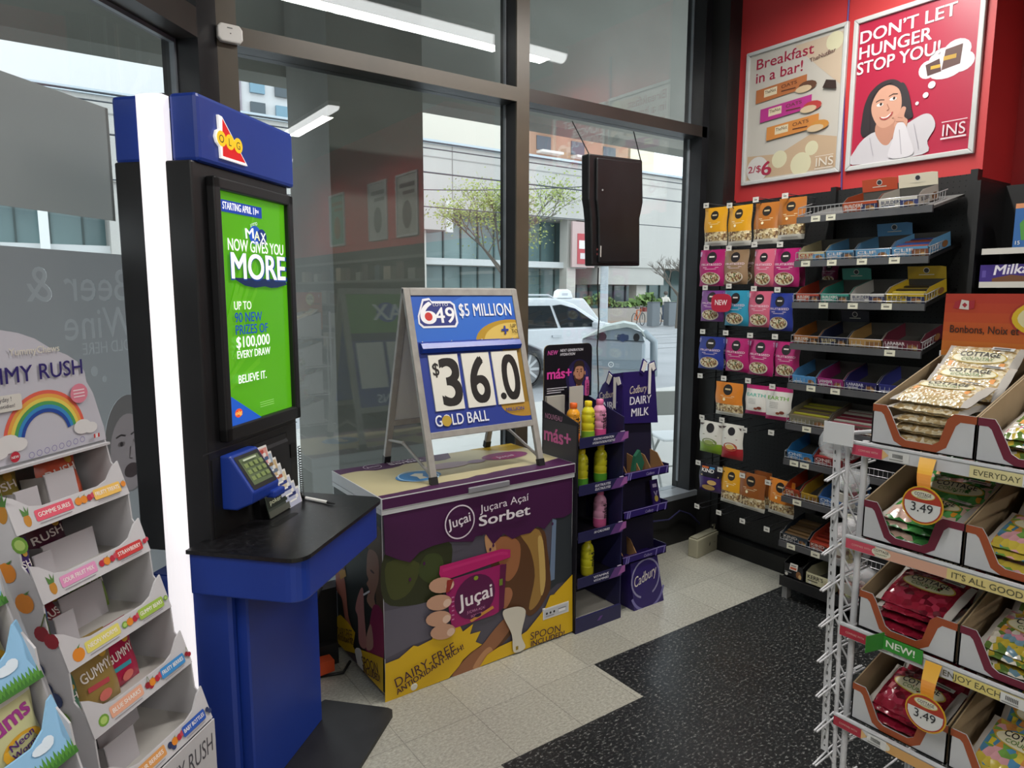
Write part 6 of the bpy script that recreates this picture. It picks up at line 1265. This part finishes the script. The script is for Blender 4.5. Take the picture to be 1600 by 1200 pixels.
# posters and shelving further along the wall, seen only as reflections in the glass
for i, (y, c, c2, lab) in enumerate(((-.95, 'a8a49c', '5a4a44', 'pale framed poster further along the wall, mirrored in the window glass'), (-1.75, 'b3b3ae', '6a6a66', 'grey framed poster further along the wall, mirrored in the window glass'), (-3.1, '5f8f80', '8a6a4a', 'green framed poster furthest along the wall, mirrored in the window glass'))):
    t = thing('framed_poster', lab, 'poster', (3.75, y, 0), GR_, 'framed posters on the red wall'); b, a = poster_frame(t, 0, .55, 2.3, 3.02, .025, c); a.rect(.08, 2.86, .38, .05, c2).rect(.08, 2.78, .3, .04, c2).ell(.28, 2.55, .12, .16, c2, 16); b.build('print', t)
t = thing('rear_shelving', 'black product shelving further along the wall, mirrored in the window glass', 'shelving', (3.74, .2, 0), GR_)
B().box(0, 4.5, -.02, 0, .1, 2.2, PEG).build('back_panel', t)
for z in (.3, .6, .9, 1.2, 1.5, 1.8, 2.05): b = B(); b.box(0, 4.5, -.3, -.02, z-.015, z, m('18181a', .5)); b.box(0, 4.5, -.305, -.3, z-.03, z, m('6a6a68', .5)); b.build('shelf', t)
rnd.seed(12)
for i in range(60):
    z = (.9, 1.2, 1.5, 1.8)[i % 4]; x = .1+(i//4)*.29+rnd.random()*.1; b = B(); w = rnd.uniform(.12, .2); b.box(0, w, 0, .12, 0, rnd.uniform(.1, .2), m(('5a4a44', '8a8a84', '4a3a3a', '3a4a5a', '9a9080')[i % 5], .5))
    tag(b.build('product_box', loc=(3.74-.28, .2-x, z), rot=GR_), 'small product box on the rear shelving, mirrored in the window glass', 'box', 'boxes on the rear shelving')
# ================================================================ WHITE WIRE CANDY RACK
RX, RY = 1.6, .83
def Rk(p): return (RX+p[1], RY-p[0], p[2])        # rack frame: x to the right, y into the rack, z up
WW = noisy('white_wire_coating', ['c3c3c6', 'cecfd2'], 10, .35)
SZ = (1.298, 1.066, .842, .602)
def rack():
    t = thing('candy_rack', 'white wire candy rack with perforated end strip and prongs at the right edge', 'rack', (RX, RY, 0), GR_)
    for x, y in ((.012, .03), (.012, .40), (1.0, .03), (1.0, .40)): B().bar((x, y, 0), (x, y, 1.30 if y < .1 else 1.5), .008, WW, 8).build('post', t)
    B().tube([(.03, .38, .05), (.03, .38, 1.3)], .005, WW).build('post', t)
    for k, z in enumerate(SZ+(.36, .12)):
        b = B()
        for i in range(9): b.bar((.02+.12*i, 0, z-.004), (.02+.12*i, .42, z-.004), .003, WW, 5)
        for y in (.0, .2, .42): b.bar((.0, y, z-.008), (1.02, y, z-.008), .0035, WW, 5)
        b.build('wire_shelf', t)
        b = B(); b.box(.0, 1.02, -.008, -.003, z-.028, z+.004, WW); b.box(.0, 1.02, -.012, -.003, z+.001, z+.006, m('d0d2d6', .3)); a = front(b, -.0083)
        a.rect(.0, z-.027, .07, .024, ('c0405a', 'c24a5c', 'a8283c', 'a52a3c', 'a52a3c', 'a52a3c')[k]); a.poly([(.07, z-.027), (.085, z-.015), (.07, z-.003)], 'd9b27a'); a.txt('COMPARE WITH', .015, z-.017, .005, 'dcb0a8', w=.045)
        if k == 0: a.rect(.25, z-.027, .10, .025, 'd9cf9a'); a.txt('EVERYDAY', .258, z-.021, .012, '55523c', w=.083, bold=.01)
        if k == 1:
            a.rect(.085, z-.027, .14, .024, 'd0a08a'); a.rect(.225, z-.027, .2, .024, 'd6c582'); a.ell(.085, z-.015, .022, .011, 'd9d3c0', 16); a.txt('COTTAGE', .068, z-.014, .006, '3a3a34', w=.034, bold=.02); a.txt('COUNTRY', .071, z-.021, .004, '4a6a3a', w=.028); a.txt("IT'S ALL GOOD", .235, z-.021, .013, '55523c', w=.13, bold=.01)
        if k == 2: a.rect(.255, z-.027, .2, .024, 'd9c97a'); a.txt('ENJOY EACH DAY', .2+.035, z-.021, .013, '55523c', w=.155, bold=.01)
        if k == 3: a.rect(.125, z-.027, .3, .024, 'cf9f62'); a.ell(.125, z-.015, .014, .01, 'd9d3c0', 14)
        for x in (.10, .36) if k != 1 else (): a.rect(x-.015, z-.026, .045, .023, 'd6d6d4'); [a.rect(x-.006+.003*j, z-.017, .0016, .009, '3a3a3a') for j in range(8)]; a.rect(x-.012, z-.022, .03, .002, '8a8a88')
        b.build('price_rail', t)
    # perforated end strip and thin pole with hanging prongs
    e = t
    (xa, za), (xb, zb) = [(-0.042,1.305),(-0.023,0.486)]
    sx = lambda z: xb+(xa-xb)*(z-zb)/(za-zb)
    b = B(); b.hexa([(xb-.009, -.001, zb), (xb+.009, -.001, zb), (xb+.009, .002, zb), (xb-.009, .002, zb), (xa-.009, -.001, za), (xa+.009, -.001, za), (xa+.009, .002, za), (xa-.009, .002, za)], WW)
    a = front(b, -.0013); n = 36
    for i in range(n): z = zb+.015+(za-zb-.03)*i/n; a.ell(sx(z)+.001, z, .0022, .0055 if i % 2 else .0025, m('4a4a4c', .6), 10)
    b.build('perforated_strip', e)
    (xc, zc), (xd, zd) = [(-0.026,1.293),(-0.005,0.44)]
    px = lambda z: xd+(xc-xd)*(z-zd)/(zc-zd)
    B().tube([(px(.05), .02, .02), (px(1.27), .02, 1.27), (px(1.27)-.012, .02, 1.295), (px(1.27)-.03, .04, 1.305), (.0, .12, 1.312)], .0055, WW, 8).build('pole', e)
    (x0, z0), (x1, z1) = [(-0.06,1.293),(0.013,1.343)]
    q = B(); q.box(x0, x1, -.033, -.03, z0, z1+.002, m('d3d4d6', .4)); q.build('label_plate', e)
    for i in range(9):
        z = 1.215-.092*i; x = sx(z)
        for s in (0, .012):
            b = B(); b.tube([(x+.028-s, .13, z+.018), (x+.014-s, .03, z+.008), (x+.006-s*.5, -.05, z-.012)], .0026, WW, 5); b.build('prong', e)
        b = B(); b.tube([(x+.004, .004, z+.01), (x+.030, .03, z-.062), (x+.046, .05, z-.048)], .0026, WW, 5); b.build('hanging_wire', e)
        b = B(); b.tube([(x+.018, .02, z+.02), (x+.040, .05, z-.05), (x+.052, .07, z-.038)], .0026, WW, 5); b.build('hanging_wire', e)
rack()
# clear cups of candy on the end strip
CLR = clearmat('clear_plastic', 'e6e8ea', .10, .1)
def cup(label, p, tilt, cols):
    t = bpy.data.objects.new('candy_cup', None); COL.objects.link(t); tag(t, label, 'candy cup', 'clear cups of candy on the rack end'); t.location = Rk(p); t.rotation_euler = (R(tilt), R(8), GR_)
    B().lathe([(.026, 0), (.028, .004), (.038, .085), (.041, .088)], CLR, n=16).build('cup', t); B().lathe([(.043, .086), (.044, .096), (.036, .10)], clearmat('clear_lid', 'd9dcde', .3, .1), n=16).build('lid', t)
    b = B(); rnd.seed(len(label))
    for i in range(26): a = rnd.random()*6.3; r = rnd.random()*.022; z = .01+.065*rnd.random(); b.ball((r*math.cos(a), r*math.sin(a), z), .009, .009, .008, m(cols[i % len(cols)], .35), 6, 4)
    b.build('candies', t, kind='stuff'); B().box(-.02, .02, -.0375, -.035, .04, .07, m('cfcac0', .5)).build('cup_label', t)
for lab, p, tl, cols in (('clear cup of dark candy, topmost on the rack end', [(-0.07,0.126,1.28)], 70, ('2c2a38', '3f3c4c', '565468')), ('clear cup of red and green candy, second on the rack end', [(-0.07,0.147,1.123)], 25, ('8a2430', '4f7a3a', 'd6d0c4')), ('clear cup of cream and brown candy, third on the rack end', [(-0.07,0.124,0.975)], 10, ('cfc08a', '7a4a30', 'd8d0b8')), ('clear cup of red candy beside the cream one on the rack end', [(-0.05,0.158,0.995)], 15, ('8a1f2c', 'a3303a')), ('clear cup of pink and green candy, lowest on the rack end', [(-0.06,0.169,0.856)], 8, ('c98a94', 'b9c08a', 'd9a9a4'))):
    q = p[0]; cup(lab, (q[0], q[1], q[2]-.03), tl, cols)
# ---------------------------------------------------------------- cardboard trays and candy bags
KR = noisy('brown_card', ['8f7a5c', '9c8768'], 8, .8); WT = noisy('white_tray_card', ['b9babd', 'c4c5c8'], 8, .5)
def tray(label, x, k, w, trim, dep=.33):
    z = SZ[k]+.006; t = thing('cardboard_tray', label, 'tray', Rk((x, .006, z)), GR_, 'cardboard display trays on the candy rack'); TR = m(trim, .5); h, hb = .092, .19
    for xx in (0, w-.003):
        b = B(); b.prism([(0, 0), (0, h), (dep, hb), (dep, 0)], 'x', xx, xx+.003, KR if True else WT); a = leftface(b, xx-.0002); a.poly([(-dep, 0), (0, 0), (0, h), (-dep, hb)], 'bcbdc0'); b.build('side_wall', t)
    b = B(); b.box(0, w, dep-.003, dep, 0, hb, KR); b.box(0, w, 0, dep, 0, .003, KR); b.build('tray_back', t)
    P = [(0, 0), (w, 0), (w, h), (w*.80, h), (w*.74, h*.86), (w*.68, h*.30), (w*.62, h*.2), (w*.36, h*.2), (w*.30, h*.28), (w*.18, h*.86), (w*.14, h), (0, h)]
    b = B(); b.prism(P, 'y', 0, .003, WT); a = front(b, -.0003)
    I = [(w, h), (w*.80, h), (w*.74, h*.86), (w*.68, h*.30), (w*.62, h*.2), (w*.36, h*.2), (w*.30, h*.28), (w*.18, h*.86), (w*.14, h), (0, h)]
    O_ = [(w, h*.82), (w*.86, h*.82), (w*.82, h*.72), (w*.75, h*.18), (w*.66, h*.03), (w*.33, h*.03), (w*.24, h*.14), (w*.12, h*.76), (w*.09, h*.82), (0, h*.82)]
    for i in range(len(I)-1): a.b.face([a.pt(*I[i]), a.pt(*I[i+1]), a.pt(*O_[i+1]), a.pt(*O_[i])], TR)
    b.build('front_panel', t); return t
ORG, MRN = '9a4a26', '6a1a30'
TW = .215
trays = [(0, .035, ORG, 'orange trimmed cardboard tray of nut bags, left on the top rack shelf'), (0, .252, MRN, 'maroon trimmed cardboard tray at the right of the top rack shelf'), (1, .03, MRN, 'maroon trimmed cardboard tray, left on the second rack shelf'), (1, .248, ORG, 'orange trimmed cardboard tray at the right of the second rack shelf'), (2, .035, ORG, 'orange trimmed cardboard tray of red candy, left on the third rack shelf'), (2, .255, MRN, 'maroon trimmed cardboard tray at the right of the third rack shelf'), (3, .035, ORG, 'orange trimmed cardboard tray of red candy, left on the lowest rack shelf in view'), (3, .255, ORG, 'orange trimmed cardboard tray at the right of the lowest rack shelf in view')]
for k, x, c, lab in trays: tray(lab, x, k, TW, c)
def cmat(name, cols, sc=45): return noisy('candy_'+name, cols, sc, .18, kind='voronoi', bump=.35, spec=.7)
FILL = {'nut': cmat('nut', ['d6c7a4', 'c0a97e', 'e2d8c0', 'b59a6c'], 110), 'mix': cmat('mix', ['5f7a3a', 'b9a23a', 'c98a9a', 'd6cfc0', '6f8fa0'], 75), 'green': cmat('green', ['3f8a44', '5aa35a', '2f6e36', 'c9a89a']), 'red': cmat('red', ['7a1428', '8f1f34', '5c0f20', 'a03048'], 60), 'gum': cmat('gum', ['4f86a8', 'c9b44a', '6f9a4a', 'c98a4a', 'd09aa0'], 60), 'dark': cmat('dark', ['3c3a34', '2c2a28', '55504a'])}
def bag(label, p, rx, fill, w=.165, l=.14, th=.028, lab_c='d2862a', word=True, rz=0, film='b9b4ae'):
    b = B(); F = FILL[fill]
    def f(x, y):
        X, Y = min(1, abs(2*x/w)), min(1, abs(2*y/l)); return th/2*max(0, (1-X**3)*(1-Y**4))**.5
    nu, nv = 12, 8
    for s in (1, -1):
        vs = [(-w/2+w*i/nu, -l/2+l*j/nv, s*(f(-w/2+w*i/nu, -l/2+l*j/nv)+.0006)+.0012*math.sin(i*2.3+j*1.7)) for j in range(nv+1) for i in range(nu+1)]
        o = len(b.v); b.v.extend(vs)
        for j in range(nv):
            for i in range(nu):
                q = (o+j*(nu+1)+i, o+j*(nu+1)+i+1, o+(j+1)*(nu+1)+i+1, o+(j+1)*(nu+1)+i); edge = i in (0, nu-1)
                b.f.append(q if s > 0 else q[::-1]); b.mi.append(b.mid(m(film, .2) if edge else F)); b.sm.append(True)
    if word:
        a = Wrap(b, (0, 0, .0008), X3, Y3, f)
        a.poly([(-w*.36, -l*.12), (w*.36, -l*.12), (w*.36, l*.02), (-w*.36, l*.02)], lab_c); a.ell(0, l*.12, w*.36, l*.17, 'c2a53a', 24); a.ell(0, l*.12, w*.34, l*.15, 'd8d2b4', 24); a.txt('COTTAGE', 0, l*.14, l*.115, '1f1f1d', w=w*.52, al='c', bold=.04); a.txt('COUNTRY', 0, l*.025, l*.08, '5a7a3a', w=w*.42, al='c', bold=.02); a.rect(w*.1, l*.33, w*.28, l*.09, 'cfcfcd'); a.rect(w*.13, l*.35, w*.2, l*.04, '6a6a6a')
    o = b.build('candy_bag', loc=Rk(p), rot=(R(rx), 0, GR_+R(rz))); tag(o, label, 'candy bag', 'candy bags in the rack trays'); return o
def stack(k, x, fill, lab, labc, n=4, top=18):
    nm = ('lowest', 'second', 'third', 'fourth', 'fifth'); cx = x+TW/2
    for i in range(n): bag('%s, %s from below' % (lab, nm[i]), (cx+.004*(-1)**i, .095, SZ[k]+.012+.024*(i+.5)), 4, fill, word=False, rz=(-1)**i*3, th=.023)
    z = SZ[k]+.012+.024*n
    bag('%s, labelled one on top' % lab, (cx, .10, z+.018), top, fill, lab_c=labc, rz=-3)
    bag('%s, middle leaning one' % lab, (cx+.008, .20, z+.038), top+14, fill, lab_c=labc, rz=4); bag('%s, rearmost' % lab, (cx, .275, z+.07), top+24, fill, lab_c=labc)
stack(0, .035, 'nut', 'bag of pale peanuts in the top left tray', 'd2862a', 4, 14)
stack(0, .252, 'mix', 'bag of mixed candy in the top right tray', 'd0902f', 2, 18)
stack(1, .03, 'green', 'bag of green candy in the second shelf left tray', 'd6922c', 2, 16)
stack(1, .248, 'gum', 'bag of assorted gummy candy in the second shelf right tray', 'd9b02f', 2, 18)
stack(2, .035, 'red', 'bag of dark red candy in the third shelf left tray', '7a1428', 3, 20)
stack(2, .255, 'mix', 'bag of pastel candy in the third shelf right tray', 'd0902f', 2, 20)
stack(3, .035, 'red', 'bag of crimson candy in the lowest left tray', 'a01f34', 2, 22)
stack(3, .255, 'gum', 'bag of colourful gummy candy in the lowest right tray', 'c9b22f', 1, 24)
# header card
q = [(0.032,1.651),(0.043,1.509)]; x0 = q[0][0]; zt, zb = q[0][1], 1.36
b = B(); W3 = .62; b.box(x0, x0+W3, .343, .347, zb, zt, m('c8651f', .45)); a = front(b, .3427)
g = ('b5351f', 'ba3f1f', 'be4a1f', 'c2561f', 'c66220', 'ca6e21', 'cd7a23', 'd08526')
hh = zt-1.46
for i, c in enumerate(g): a.rect(x0, zt-hh*(i+1)/8, W3, hh/8, c)
a.poly([(x0+.024, zt-.02), (x0+.038, zt-.015), (x0+.034, zt-.038), (x0+.02, zt-.037)], 'a82430'); a.poly([(x0+.038, zt-.015), (x0+.055, zt-.018), (x0+.056, zt-.040), (x0+.034, zt-.038)], 'd9d2cc'); a.poly([(x0+.055, zt-.018), (x0+.068, zt-.016), (x0+.068, zt-.036), (x0+.056, zt-.040)], 'a82430'); a.poly([(x0+.046, zt-.022), (x0+.052, zt-.028), (x0+.047, zt-.035), (x0+.040, zt-.028)], 'a82430')
a.ell(x0+.25, zt-.058, .105, .055, 'a82f1f', 28); a.ell(x0+.25, zt-.058, .10, .050, 'd8b522', 28); a.ell(x0+.25, zt-.058, .088, .040, 'e0d8a8', 28); a.txt('COTTAGE', x0+.18, zt-.06, .026, '2a2a22', w=.14, bold=.04); a.txt('Bonbons, Noix et', x0+.018, zt-.098, .019, '3f2416', w=.15, bold=.03); a.txt('Plus', x0+.18, zt-.098, .019, '3f2416', bold=.03)
tag(b.build('header_card', loc=(RX, RY, 0), rot=GR_), 'orange red header card with small flag standing behind the top rack trays', 'sign')
# price wobblers
def wobbler(lab, top, disc):
    t = thing('price_wobbler', lab, 'price sign', (RX, RY, 0), GR_, 'handwritten price discs'); (tx, tz), (dx, dz) = top, disc
    b = B(); n = 10
    vs = [];
    for i in range(n+1):
        f = i/n; x = tx+(dx-tx)*f; z = tz+(dz+.035-tz)*f; y = -.014-.04*math.sin(math.pi*.5*f)
        vs += [(x-.0165+.004*f, y, z), (x+.0165-.004*f, y+.002, z)]
    for i in range(n):
        b.mesh([vs[2*i], vs[2*i+1], vs[2*i+3], vs[2*i+2]], [(0, 1, 2, 3)], m('d9a022' if i < 5 else 'cf8422', .4), True)
    b.build('strap', t)
    b = B(); r = .042; yy = -.055
    b.prism([(dx+r*math.cos(R(k*15)), dz+r*math.sin(R(k*15))) for k in range(24)], 'y', yy, yy+.0012, m('cfa022', .4)); a = front(b, yy-.0003)
    a.ell(dx, dz, r*.93, r*.93, 'a8341f', 28); a.ell(dx, dz, r*.86, r*.86, 'd3d3d1', 28, 188, 352); a.poly([(dx-r*.86, dz+.006), (dx+r*.86, dz+.006), (dx+r*.85, dz-.008), (dx-r*.85, dz-.008)], 'd3d3d1'); a.ell(dx, dz+r*.55, r*.58, r*.24, 'cdb95a', 20); a.ell(dx, dz+r*.55, r*.54, r*.2, 'd8d2c0', 20); a.txt('COTTAGE', dx, dz+r*.5, .007, '2a2a28', w=r*.8, al='c', bold=.02); a.txt('COUNTRY', dx, dz+r*.39, .004, '4a6a3a', w=r*.5, al='c')
    a.txt('3.49', dx, dz-.014, .019, '25252a', w=.044, al='c', rot=0)
    b.build('price_disc', t)
wobbler('handwritten price disc on a yellow strap hanging from the top rack shelf', [(0.17,1.295),(0.164,1.186)][0], [(0.184,1.2)][0]); wobbler('handwritten price disc on a yellow strap hanging from the third rack shelf', [(0.217,0.841)][0], [(0.225,0.741)][0])
q = [(0.108,0.856),(0.195,0.825)]; z1 = q[0][1]+.0; x0 = q[0][0]; x1 = q[1][0]
b = B(); b.box(x0, x1, -.018, -.016, z1-.028, z1+.004, m('2f8a2c', .4)); front(b, -.0183).txt('NEW!', x0+.008, z1-.019, .016, 'dfe6d8', w=(x1-x0)*.72, bold=.05); b.hexa([(x0, -.016, z1-.028), (x0+.002, -.016, z1-.028), (x0-.012, -.07, z1-.028), (x0-.014, -.07, z1-.028), (x0, -.016, z1+.012), (x0+.002, -.016, z1+.012), (x0-.012, -.07, z1+.012), (x0-.014, -.07, z1+.012)], m('2f7a2c', .4))
tag(b.build('new_flag', loc=(RX, RY, 0), rot=GR_), 'green NEW flag clipped on the third rack shelf edge', 'sign')
